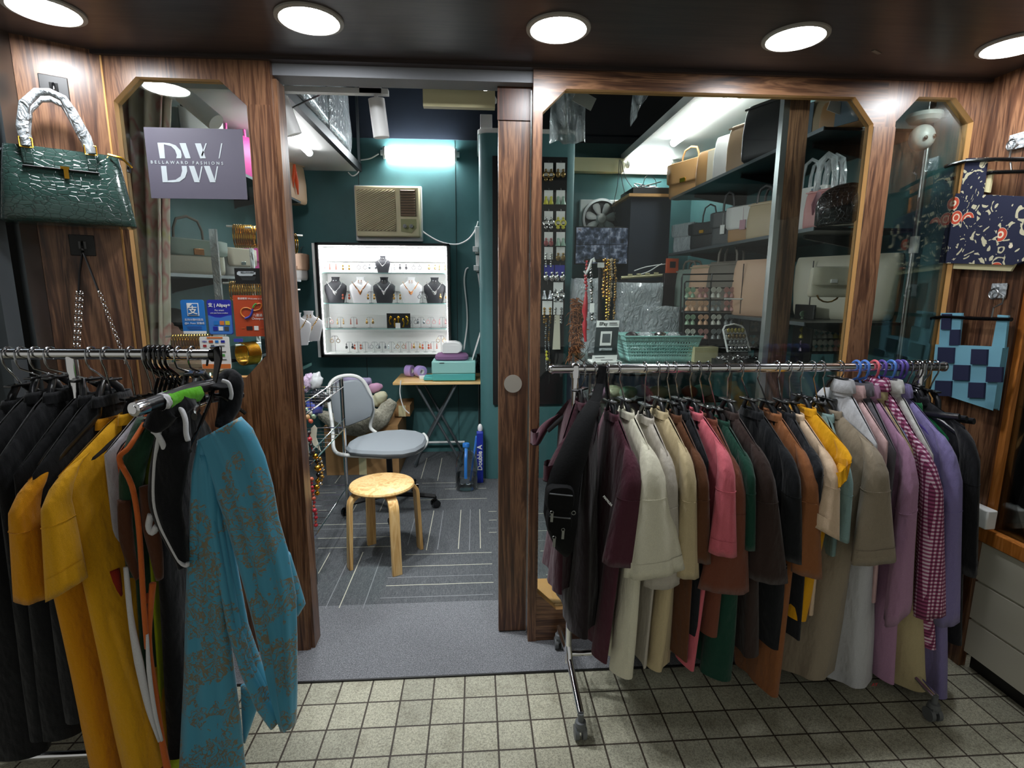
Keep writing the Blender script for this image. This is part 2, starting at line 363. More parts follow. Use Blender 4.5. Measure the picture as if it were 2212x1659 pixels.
# right return wall of wood, then the street side
mb = MB(); mb.bb((1.945, 1.80, 0), (1.975, YF, ZS)); struct(mb.build('wall_right_return', 'wood'))
mb = MB(); mb.bb((1.952, .7, 1.95), (1.99, 1.80, ZS)); struct(mb.build('wall_right_fascia', 'wood'))
# shop interior
mb = MB(); mb.bb((-1.80, 4.80, 0), (2.0, 4.86, 2.74)); struct(mb.build('wall_back', 'teal'))
mb = MB(); mb.bb((-1.80, 4.79, 2.74), (2.0, 4.86, 3.4)); struct(mb.build('wall_back_upper', 'navy'))
mb = MB(); mb.bb((-1.82, 2.1, 0), (-1.76, 4.86, 3.4)); struct(mb.build('wall_left', 'teal'))
mb = MB(); mb.bb((1.91, 2.1, 0), (1.97, 4.86, 3.4)); struct(mb.build('wall_right', 'teal'))
mb = MB(); mb.bb((-1.82, 2.1, 3.3), (1.97, 4.86, 3.36)); struct(mb.build('ceiling', 'ceil_dark'))
mb = MB(); mb.bb((-1.82, 2.095, ZS+.0), (1.97, 2.13, 3.36)); struct(mb.build('wall_front_upper', 'ceil_dark'))
# vertical seams of the back wall boards
mb = MB()
for x in (-.985, -.17): mb.bb((x, 4.797, 0), (x+.004, 4.80, 2.74))
struct(mb.build('trim_9', 'black'))
# round-cornered teal column
ring = []
cx0, cx1, cy0, cy1, r = .03, .735, 4.05, 4.80, .07
for (qx, qy, a0) in ((cx1-r, cy0+r, -90), (cx1-r, cy1-r, 0), (cx0+r, cy1-r, 90), (cx0+r, cy0+r, 180)):
    for k in range(7): a = math.radians(a0+15*k); ring.append((qx+r*math.cos(a), qy+r*math.sin(a)))
mb = MB(); mb.loft([[Vector((x, y, z)) for x, y in ring] for z in (0, 2.6)]); struct(mb.build('wall_column', 'teal'))
mb = MB(); mb.loft([[Vector((cx0+(x-cx0)*1.03-.01, cy0+(y-cy0)*1.02-.012, z)) for x, y in ring] for z in (2.6, 2.63)]); struct(mb.build('trim_10', 'white_paint'))
# loft slabs on both sides, pale underneath, dark nosing
mb = MB(); mb.bb((-1.76, 2.14, 2.475), (-.99, 4.8, 2.50)); struct(mb.build('ceiling', 'white_paint'))
mb = MB(); mb.bb((-.99, 2.14, 2.47), (-.955, 4.8, 2.53)); struct(mb.build('trim_11', 'black'))
mb = MB(); mb.bb((-.975, 4.755, 2.53), (-.955, 4.775, 3.3)); struct(mb.build('trim_12', 'steel'))
mb = MB(); mb.bb((1.28, 2.14, 2.60), (1.91, 4.80, 2.625)); struct(mb.build('ceiling', 'white_paint'))
mb = MB(); mb.bb((1.26, 2.14, 2.59), (1.28, 4.79, 2.65)); mb.bb((1.17, 4.77, 2.49), (1.90, 4.795, 2.60)); struct(mb.build('trim_13', 'white_paint'))
mb = MB(); mb.bb((.74, 4.70, 2.49), (1.26, 4.795, 2.60)); struct(mb.build('trim_14', 'cream_pl'))
# overhead beam over the doorway with pelmet board
mb = MB(); mb.bb((-.705, 2.07, 2.235), (.211, 2.16, ZS)); flat('track_grey', '85878c', .6); struct(mb.build('trim_15', 'track_grey'))
mb = MB(); mb.bb((-.20, 2.24, 2.20), (.08, 2.27, 2.262)); struct(mb.build('trim_16', 'cream_pl'))
# sliding door leaf
d = bpy.data.objects.new('door_1', None); COL.objects.link(d); d.location = (.15, 2.135, 0); d['kind'] = 'structure'
mb = MB(); mb.bb((.088, 2.118, .012), (.207, 2.155, 2.235)); mb.build('door_leaf', 'wood', d)
mb = MB(); mb.bb((.084, 2.112, 2.12), (.211, 2.116, 2.235)); mb.build('head_cap', 'wood_dark', d)
mb = MB(); c = P(1108, 829, Y=2.116)
mb.lathe([(.0, -.001), (.02, -.002), (.0265, -.001), (.028, -.0045), (.034, -.0055), (.0365, -.002), (.0365, .003)], c, 32, Matrix.Rotation(-PI/2, 3, 'X').inverted() @ Matrix.Identity(3)); mb.build('flush_pull', 'ring', d)
mb = MB(); mb.bb((.2072, 2.10, .02), (.2105, 2.116, 2.22)); mb.build('edge_strip', 'steel', d)
# mullion and glazing channel behind the large window
mb = MB(); mb.bb((1.218, 2.14, .15), (1.302, 2.20, 2.30)); struct(mb.build('trim_17', 'wood'))
mb = MB(); mb.bb((1.192, 2.13, .15), (1.216, 2.16, 2.30)); struct(mb.build('trim_18', 'steel'))
mb = MB(); mb.bb((.25, 2.10, .10), (1.50, 2.30, .15)); mb.bb((.25, 2.2, .006), (1.5, 2.22, .10)); struct(mb.build('trim_19', 'raw_edge'))
# ================================================================ SHOP FIXTURES
M['tube'] = emit('tube', (.94, .97, 1.0), TUBE_W)
M['tube_soft'] = emit('tube_soft', (.94, .97, 1.0), 22)
def tube_light(label, a, b_, r=.018, group='tube lights', housing=True, down=Vector((0, 0, -1)), em='tube'):
    a, b_ = Vector(a), Vector(b_); c = (a+b_)/2; t = thing('tube_light', label, 'light', c, group=group)
    mb = MB(); mb.tube([a, b_], r, 14); mb.build('tube', em, t)
    u = (b_-a).normalized()
    for e, s in ((a, -1), (b_, 1)): mb = MB(); mb.tube([e, e+u*s*.018], r*1.12, 14); mb.tube([e+u*s*.018, e+u*s*.04], r*.5, 10); mb.build('end_cap', 'white', t)
    if housing:
        o = -down; mb = MB(); q = [a+o*r*1.1, b_+o*r*1.1]; mb.tube(q, r*.9, 4, flat=(1, .6)); mb.build('housing', 'white', t)
    return t
tube_light('long glowing tube under the left ceiling slab, over the left bags', P(585, 250, Z=2.45), P(668, 330, Z=2.45), .022, em='tube_soft')
tube_light('long glowing tube under the right ceiling slab, over the right bags', P(1598, 203, Z=2.57), P(1455, 309, Z=2.57), .024, em='tube_soft')
a = P(833, 330, Y=4.76); b_ = P(982, 334, Y=4.76)
t = tube_light('glowing tube light fixed flat on the teal wall above the air conditioner', a, b_, .045, down=Vector((0, -1, 0)))
a = P(1359, 355, Y=4.73); b_ = P(1447, 355, Y=4.73)
tube_light('short glowing tube on the white beam above the exhaust fan', a, b_, .03, down=Vector((0, -1, 0)))
# side return of each slab lamps bounce; nothing else emits except the display case below
# ---- track spotlights
def real_spot(t, p, d, w, ang=110):
    """the working lamp inside a spotlight housing"""
    li = bpy.data.lights.new('spot_lamp', 'SPOT'); li.energy = w; li.spot_size = math.radians(ang); li.spot_blend = .6; li.shadow_soft_size = .03; li.color = (.95, .98, 1)
    o = bpy.data.objects.new('spot_lamp', li); COL.objects.link(o); o.parent = t; o.location = parent_inv(t) @ Vector(p); o.rotation_euler = Vector(d).to_track_quat('-Z', 'Y').to_euler()
def cyl_spot(label, base_, axis, L_=.10, r=.032, up=None):
    t = thing('track_spotlight', label, 'spotlight', base_)
    ax = Vector(axis).normalized(); b0 = Vector(base_)
    mb = MB(); mb.tube([b0, b0+ax*L_], r, 20, caps=False); mb.tube([b0, b0+ax*L_], r*.93, 20, caps=False)
    mb.build('barrel', 'white', t)
    mb = MB(); mb.tube([b0+ax*.012, b0+ax*.014], r*.93, 20); mb.build('back_plate', 'black', t)
    mb = MB(); e = b0+ax*L_; mb.tube([e-ax*.001, e+ax*.001], r*.98, 20); mb.build('lens', 'white', t)
    mb = MB(); u = up or Vector((b0.x, b0.y, 2.262)); mb.tube([b0+ax*.03-Vector((0, 0, .0))+Vector((0, -r*.6, .01)), Vector((b0.x, b0.y, b0.z+.015)), u], .008, 8); mb.box(u+Vector((-.02, 0, .006)), (.085, .03, .022)); mb.build('stem', 'white', t)
    real_spot(t, e+ax*.004, Vector((ax.x, max(ax.y, .35), ax.z)), SPOT_W)
    return t
SPOT_W = 55
cyl_spot('white cylinder spotlight at the left end of the ceiling track', P(604, 212, Y=2.30), P(630, 278, Y=2.32)-P(604, 212, Y=2.30), L_=.135)
cyl_spot('white cylinder spotlight on the track straight above the air conditioner', P(813, 214, Y=2.30), P(823, 288, Y=2.31)-P(813, 214, Y=2.30), L_=.14)
cyl_spot('grey cylinder spotlight seen behind the left window glass, tilted steeply', P(395, 205, Y=2.42), P(470, 268, Y=2.40)-P(395, 205, Y=2.42), L_=.17, r=.036)
mb = MB(); mb.bb((-1.5, 2.285, 2.255), (-.34, 2.315, 2.275)); o = mb.build('lighting_track', 'white'); tag(o, 'white lighting track that carries the cylinder spotlights over the doorway', 'track')
t = thing('flood_lamp', 'small white square flood lamp above the sliding door, aimed left', 'lamp', P(1060, 205, Y=2.6))
mb = MB(); c = P(1060, 205, Y=2.6); mb.box(c, (.02, .05, .075), ry=-.55); mb.build('housing', 'white', t)
mb = MB(); mb.box(c+Vector((-.013, 0, -.006)), (.004, .045, .065), ry=-.55); mb.build('diffuser', 'tube', t)
mb = MB(); mb.bb(c+Vector((.01, -.01, .0)), (c.x+.02, c.y+.01, 3.3)); mb.build('stem', 'black', t)
# junction box and wall cables
def box_on(label, cat, name, px0, py0, px1, py1, Y, d, mat, bevel=.004):
    a = P(px0, py0, Y=Y); b_ = P(px1, py1, Y=Y); mb = MB(); mb.bb((a.x, Y-d, b_.z), (b_.x, Y, a.z))
    return tag(mb.build(name, mat, bevel=bevel), label, cat)
box_on('white square junction box high on the teal column beside the door', 'junction box', 'junction_box', 1037, 250, 1063, 280, 4.05, .04, 'white')
def cable(label, pts, r, mat, Y=None, name='cable', cat='cable'):
    q = [P(x, y, Y=(Y if len(rest) == 0 else rest[0])) for x, y, *rest in pts]
    # smooth by Catmull-Rom
    s = []
    for i in range(len(q)-1):
        p0, p1, p2, p3 = q[max(i-1, 0)], q[i], q[i+1], q[min(i+2, len(q)-1)]
        for k in range(5):
            t = k/5; s.append(.5*((2*p1)+(p2-p0)*t+(2*p0-5*p1+4*p2-p3)*t*t+(3*p1-p0-3*p2+p3)*t**3))
    s.append(q[-1]); mb = MB(); mb.tube(s, r, 6)
    return tag(mb.build(name, mat), label, cat)
cable('pale cable sagging from the air conditioner to the wall socket', [(908, 494), (920, 505), (950, 522), (985, 528), (1010, 518), (1026, 498), (1033, 478)], .007, 'white', 4.775, 'power_cable')
cable('white cable dropping from the wall socket to the label printer', [(1012, 578), (1006, 584), (1003, 610), (1008, 660), (1009, 700), (1004, 740, 4.7), (1002, 755, 4.6)], .007, 'white', 4.77, 'power_cable')
cable('thin white cable from the left end of the wall tube to the slab', [(818, 332), (800, 342), (776, 346)], .006, 'white', 4.78)
cable('thin white cable looped under the corner of the left slab', [(752, 372), (762, 380), (774, 372), (775, 360)], .005, 'white', 4.77)
cable('thin white cable hanging from the front edge of the folding table', [(866, 822), (864, 850), (872, 880), (884, 893)], .005, 'white', 4.3)
cable('white conduit running down the teal wall beside the sliding door', [(1034, 590), (1040, 640), (1040, 700), (1039, 770)], .013, 'white', 4.77, 'conduit', 'conduit')
for lb, x0, y0, x1, y1 in (('upper grey wall socket beside the column, where the air conditioner plugs in', 1026, 490, 1038, 548), ('lower white wall socket and plug beside the column', 1028, 552, 1046, 588)):
    t = thing('wall_socket', lb, 'socket', P((x0+x1)/2, y1, Y=4.79)); a, b_ = P(x0, y0, Y=4.79), P(x1, y1, Y=4.79)
    mb = MB(); mb.bb((a.x, 4.755, b_.z), (b_.x, 4.80, a.z)); fp_ = mb.build('faceplate', 'white', t, bevel=.003)
    mb = MB(); mb.bb((a.x-.02, 4.70, b_.z+.01), (a.x+.025, 4.755, b_.z+.055)); mb.build('plug', 'white', fp_, bevel=.003)
# cables under the left slab
cable('grey cable looping from the slab edge up to the track, past the wrapped bundles', [(563, 262, 2.9), (600, 252, 2.9), (628, 235, 2.8), (662, 218, 2.7), (692, 204, 2.5), (706, 185, 2.4), (708, 172, 2.35)], .004, 'grey_pl')
# ---- window air conditioner
A0, A1 = P(766, 402, Y=4.74), P(909, 518, Y=4.74)
t = thing('air_conditioner', 'cream window air conditioner set in the teal wall', 'air conditioner', ((A0.x+A1.x)/2, 4.78, A1.z))
flat('ac_cream', 'ddd2aa', .42); flat('ac_dark', '5a4f3c', .5); flat('ac_brown', '8d7560', .5)
w = A1.x-A0.x; h = A0.z-A1.z
mb = MB(); mb.bb((A0.x, 4.72, A1.z+.02), (A1.x, 4.79, A0.z)); mb.build('body', 'ac_cream', t, bevel=.012)
mb = MB(); mb.bb((A0.x-.012, 4.765, A1.z-.012), (A1.x+.015, 4.80, A0.z+.012)); mb.build('sealant_surround', 'white', t, bevel=.006)
gx0, gx1, gz0, gz1 = A0.x+.03*w, A0.x+.62*w, A1.z+.16*h, A0.z-.07*h
mb = MB(); mb.bb((gx0, 4.712, gz0), (gx1, 4.722, gz1)); gr_ = mb.build('grille_recess', 'ac_brown', t)
mb = MB(); sl = .52
def clip_line(c):   # z = sl*(x-gx0)+c inside the grille rectangle
    x0, x1 = gx0, gx1
    z0, z1 = c, sl*(gx1-gx0)+c
    if z0 < gz0: x0 = gx0+(gz0-c)/sl
    if z1 > gz1: x1 = gx0+(gz1-c)/sl
    return (x0, sl*(x0-gx0)+c), (x1, sl*(x1-gx0)+c)
c = gz0-sl*(gx1-gx0)+.01
while c < gz1-.004:
    (x0, z0), (x1, z1) = clip_line(c)
    if x1 > x0: mb.tube([(x0, 4.709, z0), (x1, 4.709, z1)], .0046, 4)
    c += .0165
mb.build('grille_slats', 'ac_cream', gr_)
vx0, vx1 = A0.x+.70*w, A0.x+.94*w; vz0, vz1 = A1.z+.44*h, A0.z-.06*h
mb = MB(); mb.bb((vx0, 4.712, vz0), (vx1, 4.722, vz1)); orc_ = mb.build('outlet_recess', 'ac_dark', t)
mb = MB()
for k in range(10): mb.box(((vx0+vx1)/2, 4.708, vz0+(k+.5)*(vz1-vz0)/10), (vx1-vx0-.01, .012, .011), rx=.5)
mb.build('outlet_louvres', 'ac_brown', orc_)
flat('ac_green', '9a9a6c', .4)
mb = MB(); mb.prism([(vx0, A1.z+.15*h), (vx1-.04, A1.z+.12*h), (vx1, A1.z+.22*h), (vx1, A1.z+.39*h), (vx0, A1.z+.39*h)], (0, 4.716, 0), (1, 0, 0), (0, 0, 1), (0, .006, 0)); cp_ = mb.build('control_panel', 'ac_green', t)
for fx in (.26, .68):
    mb = MB(); c = (lerp(vx0, vx1, fx), 4.716, A1.z+.25*h); mb.tube([c, (c[0], 4.695, c[2])], .016, 16); mb.box((c[0], 4.693, c[2]), (.005, .006, .028), ry=.4); mb.build('knob', 'steel', cp_)
# ---- illuminated jewellery niche
S0, S1 = P(686, 529, Y=4.78), P(966, 766, Y=4.78)
sx0, sx1, sz0, sz1 = S0.x, S1.x, S1.z, S0.z
t = thing('jewellery_display_case', 'lit white wall display case with glass shelves of jewellery', 'display case', ((sx0+sx1)/2, 4.72, sz0))
YB, YG = 4.785, 4.56     # back panel and front edge of the case
sx0 = P(686, 529, Y=YG).x; sx1 = P(966, 529, Y=YG).x; sz1 = P(800, 529, Y=YG).z; sz0 = P(800, 766, Y=YG).z
mb = MB(); mb.bb((sx0, YB, sz0), (sx1, YB+.01, sz1)); mb.bb((sx0, YG, sz0), (sx0+.006, YB, sz1)); mb.bb((sx1-.006, YG, sz0), (sx1, YB, sz1)); mb.bb((sx0, YG, sz1-.006), (sx1, YB, sz1)); mb.bb((sx0, YG, sz0), (sx1, YB, sz0+.006)); mb.build('cabinet', 'white', t)
mb = MB()
for a, b_ in (((sx0-.02, sz0-.02), (sx0, sz1+.016)), ((sx1, sz0-.02), (sx1+.016, sz1+.016)), ((sx0-.02, sz1), (sx1+.016, sz1+.016)), ((sx0-.02, sz0-.02), (sx1+.016, sz0))): mb.bb((a[0], YG-.008, a[1]), (b_[0], YB+.01, b_[1]))
mb.build('frame', 'black', t)
mb = MB(); mb.bb((sx0-.045, YG-.01, sz0-.02), (sx0-.026, YG+.03, sz1+.01)); mb.build('door_channel', 'white', t)
M['led_side'] = emit('led_side', (.97, .98, 1.0), 38); M['led'] = emit('led', (.97, .98, 1.0), 48)
mb = MB(); mb.bb((sx0+.03, YG+.02, sz1-.012), (sx1-.03, YG+.04, sz1-.007)); mb.build('led_strip', 'led', t)
for x in (sx0+.010, sx1-.010): mb = MB(); mb.bb((x-.0025, YG+.004, sz0+.02), (x+.0025, YG+.010, sz1-.02)); mb.build('led_strip', 'led_side', t)
shz = [P(800, y, Y=YG).z for y in (589, 655, 710)]
for z in shz:
    mb = MB(); mb.bb((sx0+.008, YG+.012, z-.006), (sx1-.008, YB-.002, z)); sg_ = mb.build('shelf', 'case_glass', t)
    mb = MB(); mb.bb((sx0+.008, YG+.010, z-.0065), (sx1-.008, YG+.012, z+.0005)); mb.build('front_edge', 'mint', sg_)
mb = MB(); mb.bb((sx0-.0, YG+.02, sz0+.006), (sx1, YG+.024, sz0+.012)); mb.build('rail', 'white', t)
mb = MB()
for z in [sz0+.3*(shz[2]-sz0)]+shz[::-1]:
    mb.bb((sx0+.01, YB-.014, z+.10), (sx1-.01, YB-.004, z+.108))
mb.build('riser', 'white', t)
shelf_z = [shz[0], shz[1], shz[2], sz0+.006]     # standing heights, top to bottom
# busts
flat('velvet_black', '2a2b30', .55, bmp=.1); flat('leatherette_white', 'e4e2e4', .4); flat('gem_red', 'b03038', .2, coat=.5); flat('gem_peach', 'd89a6a', .3)
def bust(name, label, c, h, mat, neck_mat, rz=0, style=0, group=None, cat='bust', ear=True):
    """jewellery bust: slim foot, wide shoulders, tapered neck, with necklace and earrings"""
    t = thing(name, label, cat, c, rz, group); mb = MB(); w = h*.42; rings = []
    for z, a, d, off in ((0, .30, .16, 0), (.03, .31, .17, 0), (.25, .36, .20, 0), (.5, .43, .2, .0), (.66, .43, .17, .02), (.74, .34, .14, .03), (.80, .2, .12, .05), (.87, .145, .12, .06), (.95, .15, .12, .07), (1.0, .17, .12, .08)):
        rings.append([Vector((a*h*sgnp(math.cos(q), .8), d*h*.55*sgnp(math.sin(q), .8)+off*h, z*h)) for q in [2*PI*k/20 for k in range(20)]])
    mb.loft(rings); mb.build('bust', mat, t, world=False)
    if h > .08:
        mb = MB(); n = 19
        for ly in range(1 if style == 0 else 2):
            for i in range(n):
                s = i/(n-1)*2-1; x = s*.30*h*(1-.12*ly); z = (.80-.40*(1-abs(s)**(1.3 if style != 2 else 1.0))-.05*ly)*h; y = -.115*h+.05*h*abs(s)
                r = (.016+.012*(1-abs(s)))*h; mb.ell((x, y, z), (r, r*.5, r*(1.5 if style else 1.1)), 6, 4)
        mb.build('necklace', neck_mat, t, world=False)
        if ear:
            for s in (-1, 1):
                mb = MB(); mb.ell((s*.05*h, -.06*h, .86*h), (.02*h, .01*h, .02*h), 8, 5); mb.torus((s*.05*h, -.065*h, .80*h), .025*h, .008*h, Matrix.Rotation(PI/2, 3, 'X'), 12, 5); mb.build('earring', neck_mat, t, world=False)
    return t
zt = shelf_z
yb = 4.655
def X_(px, z, Y=yb): return P(px, 650, Y=Y).x
bust('necklace_bust', 'charcoal bust alone on the top glass shelf of the lit case', (X_(830, 0), yb, zt[0]), P(0, 543, Y=yb).z-zt[0]-.012, 'velvet_black', 'silver')
hb = P(0, 594, Y=yb).z-zt[1]
for px, lb, mt, nk, st_ in ((725, 'charcoal bust with a broad crystal necklace, left end of the second shelf', 'velvet_black', 'silver', 1), (779, 'white bust with a thin red pointed necklace, second shelf of the lit case', 'leatherette_white', 'rose_gold', 2),
                        (830, 'charcoal bust with a silver fringe necklace, middle of the second shelf', 'velvet_black', 'silver', 2), (888, 'white bust with a red leaf shaped necklace, second shelf of the lit case', 'leatherette_white', 'rose_gold', 1),
                        (939, 'charcoal bust with a heavy silver link necklace, right end of the second shelf', 'velvet_black', 'silver', 1)):
    bust('necklace_bust', lb, (X_(px, 0), yb+.02, zt[1]), hb, mt, nk, style=st_, group='busts on the second shelf of the lit case')
# earrings on little stands
def earring_set(label, loc, kind, mat, h=.09, group=None, stand='steel'):
    t = thing('earring_stand', label, 'earrings', loc, group=group)
    mb = MB(); w = .026; mb.tube([(0, 0, 0), (0, 0, h)], .0016, 5); mb.tube([(-w, 0, h-.014), (-w*.8, 0, h-.002), (0, 0, h), (w*.8, 0, h-.002), (w, 0, h-.014)], .0016, 5); mb.lathe([(.02, 0), (.02, .002), (.003, .004)], seg=12); mb.build('stand', stand, t, world=False)
    for s in (-1, 1):
        mb = MB(); x = s*w; z = h-.02
        if kind == 0: mb.ell((x, 0, z), (.006, .003, .006), 8, 5); mb.lathe([(.002, -.03), (.011, -.03), (.012, -.026), (.006, -.012), (.002, -.008)], (x, 0, z), 8); mb.box((x, 0, z-.034), (.016, .004, .006))
        elif kind == 1: mb.ell((x, 0, z), (.004, .003, .004), 6, 4); mb.torus((x, 0, z-.022), .015, .0022, Matrix.Rotation(PI/2, 3, 'X'), 16, 5)
        elif kind == 2:
            for q in range(4): mb.ell((x, 0, z-.012*q), (.0045+.0012*q, .003, .0055), 6, 4)
        else: mb.ell((x, 0, z-.01), (.008, .004, .011), 8, 5); mb.ell((x, 0, z-.034), (.010, .004, .012), 8, 5)
        mb.build('earring', mat, t, world=False)
    return t
flat('gem_gold', 'd8a860', .25, .8); flat('gem_silver', 'b9bcc2', .2, .9); flat('gem_pink', 'cf8f92', .3); flat('gem_rust', 'b5553c', .35); flat('gem_blk', '26262a', .3)
ES = {}
def eset(kind, mat, px, z, y, label, group, h=.09, stand='steel'):
    k = (kind, mat, h, stand); x = P(px, 650, Y=y).x
    if k not in ES: ES[k] = earring_set(label, (x, y, z), kind, mat, h, group, stand); return
    dup(ES[k], (x, y, z), label=label, group=group)
kn = ['bell', 'hoop', 'chain', 'teardrop']; od = ['leftmost', 'second from left', 'third from left', 'fourth from left', 'fifth from left', 'sixth from left', 'seventh from left', 'eighth from left', 'ninth from left', 'tenth from left', 'eleventh from left']
row = '%s %s earrings on a stand, %s shelf of the lit case, %s'
nm = {'gem_gold': 'gold', 'gem_silver': 'silver', 'gem_pink': 'pink', 'gem_rust': 'rust red', 'gem_blk': 'black'}
def pos(px):
    for a, w in ((705, 'at the left end'), (735, 'left of the left bust'), (775, 'left of centre'), (815, 'just left of the middle'), (850, 'in the middle'), (885, 'just right of the middle'), (920, 'right of centre'), (950, 'near the right end')):
        if px < a: return w
    return 'at the right end'
for i_, (px, k, mt) in enumerate(((697, 0, 'gem_pink'), (723, 2, 'gem_rust'), (751, 3, 'gem_gold'), (785, 1, 'gem_silver'), (808, 0, 'gem_silver'), (848, 2, 'gem_silver'), (873, 0, 'gem_blk'), (902, 1, 'gem_silver'), (935, 0, 'gem_gold'), (957, 2, 'gem_gold'))):
    eset(k, mt, px, zt[0], 4.70, row % (nm[mt], kn[k], 'top', od[i_]), 'earring stands in the lit case')
for px, k, mt in ((748, 3, 'gem_rust'), (802, 3, 'gem_gold'), (858, 3, 'gem_gold'), (913, 1, 'gem_silver'), (958, 0, 'gem_gold')):
    eset(k, mt, px, zt[1], 4.60, 'black stand with a pair of %s earrings between the busts, %s' % (nm[mt], pos(px)), 'black earring stands between the busts', .095, 'black')
for i_, (px, k, mt) in enumerate(((707, 1, 'gem_pink'), (733, 2, 'gem_gold'), (762, 2, 'gem_rust'), (797, 0, 'gem_gold'), (873, 3, 'gem_gold'), (890, 1, 'gem_silver'), (908, 0, 'gem_silver'), (930, 1, 'gem_pink'), (955, 2, 'gem_pink'))):
    eset(k, mt, px, zt[2], 4.68, row % (nm[mt], kn[k], 'third', od[i_]), 'earring stands in the lit case')
for i_, (px, k, mt) in enumerate(((750, 0, 'gem_blk'), (768, 3, 'gem_rust'), (785, 2, 'gem_silver'), (805, 1, 'gem_silver'), (822, 0, 'gem_silver'), (842, 2, 'gem_silver'), (862, 1, 'gem_gold'), (880, 2, 'gem_pink'), (898, 0, 'gem_gold'), (917, 3, 'gem_rust'), (935, 2, 'gem_rust'))):
    eset(k, mt, px, zt[3], 4.68, row % (nm[mt], kn[k], 'bottom', od[i_]), 'earring stands in the lit case')
for px, w in ((719, 'left'), (951, 'right')):
    eset(1, 'gem_gold', px, zt[3], 4.60, 'tall black earring stand at the %s end of the bottom shelf' % w, 'tall black earring stands', .15, 'black')
t = thing('jewellery_tray', 'black tray of gold figure earrings in the middle of the third shelf', 'tray', (P(837, 0, Y=4.62).x, 4.62, zt[2])); c = t.location
mb = MB(); mb.bb((c.x-.1, 4.64, c.z), (c.x+.1, 4.65, c.z+.125)); mb.build('backing', 'black', t)
for k, dx in enumerate((-.065, -.03, .0, .04, .07)):
    mb = MB(); z = c.z+.09-.02*(k % 2); mb.ell((c.x+dx, 4.633, z), (.012, .006, .014)); mb.tube([(c.x+dx, 4.633, z), (c.x+dx*1.2, 4.63, z-.03), (c.x+dx, 4.63, z-.06)], [.008, .005, .009], 6); mb.build('earring', 'gold', t)
mb = MB(); mb.bb((c.x-.022, 4.60, c.z), (c.x+.018, 4.606, c.z+.045)); mb.build('price_card', 'paper', t)
# ---- folding table
TY0, TY1, TZ = 4.30, 4.78, .75
tx0, tx1 = P(848, 826, Y=TY0).x, P(1043, 825, Y=TY0).x
t = thing('folding_table', 'pale wood folding table on crossed grey legs against the teal wall', 'table', ((tx0+tx1)/2, 4.54, 0))
mb = MB(); mb.bb((tx0, TY0, TZ-.022), (tx1, TY1, TZ)); mb.build('tabletop', 'birch_x', t, bevel=.004)
for y in (TY0+.07, TY1-.08):
    for s in (-1, 1):
        xm = (tx0+tx1)/2-.02; mb = MB(); mb.tube([(xm-s*.17, y+.01*s, TZ-.025), (xm+s*.20, y+.01*s, .03)], .011, 10); mb.build('leg', 'grey_metal', t)
mb = MB(); mb.tube([(tx1-.03, TY1-.03, TZ-.02), (tx1-.03, TY1-.03, .01)], .009, 8); mb.build('leg', 'steel', t)
for s in (-1, 1):
    mb = MB(); x = (tx0+tx1)/2-.02+s*.19; mb.tube([(x, TY0+.05, .018), (x, TY1-.04, .018)], .011, 8); mb.build('foot_bar', 'steel', t)
mb = MB(); mb.tube([((tx0+tx1)/2-.2, TY1-.06, .12), ((tx0+tx1)/2+.2, TY1-.06, .12)], .01, 8); mb.build('crossbar', 'white', t)
# mint printer
a = P(934, 826, Y=4.33); b_ = P(1027, 822, Y=4.33)
t = thing('printer', 'mint green desktop printer on the right of the folding table', 'printer', ((a.x+b_.x)/2, 4.48, TZ)); px0, px1 = a.x, b_.x
mb = MB(); mb.bb((px0, 4.34, TZ+.004), (px1, 4.62, TZ+.064)); mb.build('base', 'mint_d', t, bevel=.008)
mb = MB(); mb.bb((px0-.004, 4.335, TZ+.064), (px1+.002, 4.63, TZ+.165)); mb.build('upper_body', 'mint', t, bevel=.008)
mb = MB(); mb.bb((px0+.06, 4.331, TZ+.150), (px0+.10, 4.337, TZ+.156)); mb.build('paper_slot', 'black', t)
mb = MB(); mb.bb((px0-.075, 4.37, TZ+.004), (px0, 4.52, TZ+.03)); mb.build('output_tray', 'mint_d', t, bevel=.004)
mb = MB(); q = P(1022, 770, Y=4.5); mb.prism([(0, 0), (.05, .16), (.085, .27), (.09, .27), (.055, .15), (.006, 0)], (px1-.03, 4.42, TZ+.16), (1, 0, 0), (0, 0, 1), (0, .2, 0)); mb.build('paper_sheet', 'paper', t)
t = thing('pouch', 'plum fabric pouch lying on the mint printer', 'pouch', ((px0+px1)/2-.02, 4.47, TZ+.165)); c = t.location
mb = MB(); mb.loft([[c+Vector((w*sgnp(math.cos(q), .5), d*sgnp(math.sin(q), .5), z)) for q in [2*PI*k/28 for k in range(28)]] for z, w, d in ((0, .125, .085), (.012, .14, .10), (.035, .138, .1), (.052, .12, .085), (.058, .09, .06))]); mb.build('cloth', 'mauve', t)
mb = MB(); mb.tube([c+Vector((.135*sgnp(math.cos(q), .5), .098*sgnp(math.sin(q), .5), .028)) for q in [2*PI*k/28 for k in range(28)]], .003, 5, loop=True); mb.build('zip', 'mauve', t)
t = thing('label_printer', 'white label printer resting on the plum pouch', 'label printer', (c.x+.0, 4.46, TZ+.224)); c = t.location
prof = [(-.075, 0), (.055, 0), (.085, .02), (.09, .055), (.07, .085), (.03, .098), (-.06, .095), (-.08, .07)]
mb = MB(); mb.prism(prof, (c.x, 4.40, c.z), (1, 0, 0), (0, 0, 1), (0, .13, 0)); mb.build('housing', 'white_gloss', t, bevel=.008)
mb = MB(); mb.prism([(-.07, .004), (.05, .004), (.072, .02), (.075, .05), (.055, .068), (-.07, .066)], (c.x, 4.396, c.z), (1, 0, 0), (0, 0, 1), (0, .006, 0)); mb.build('side_panel', 'white', t)
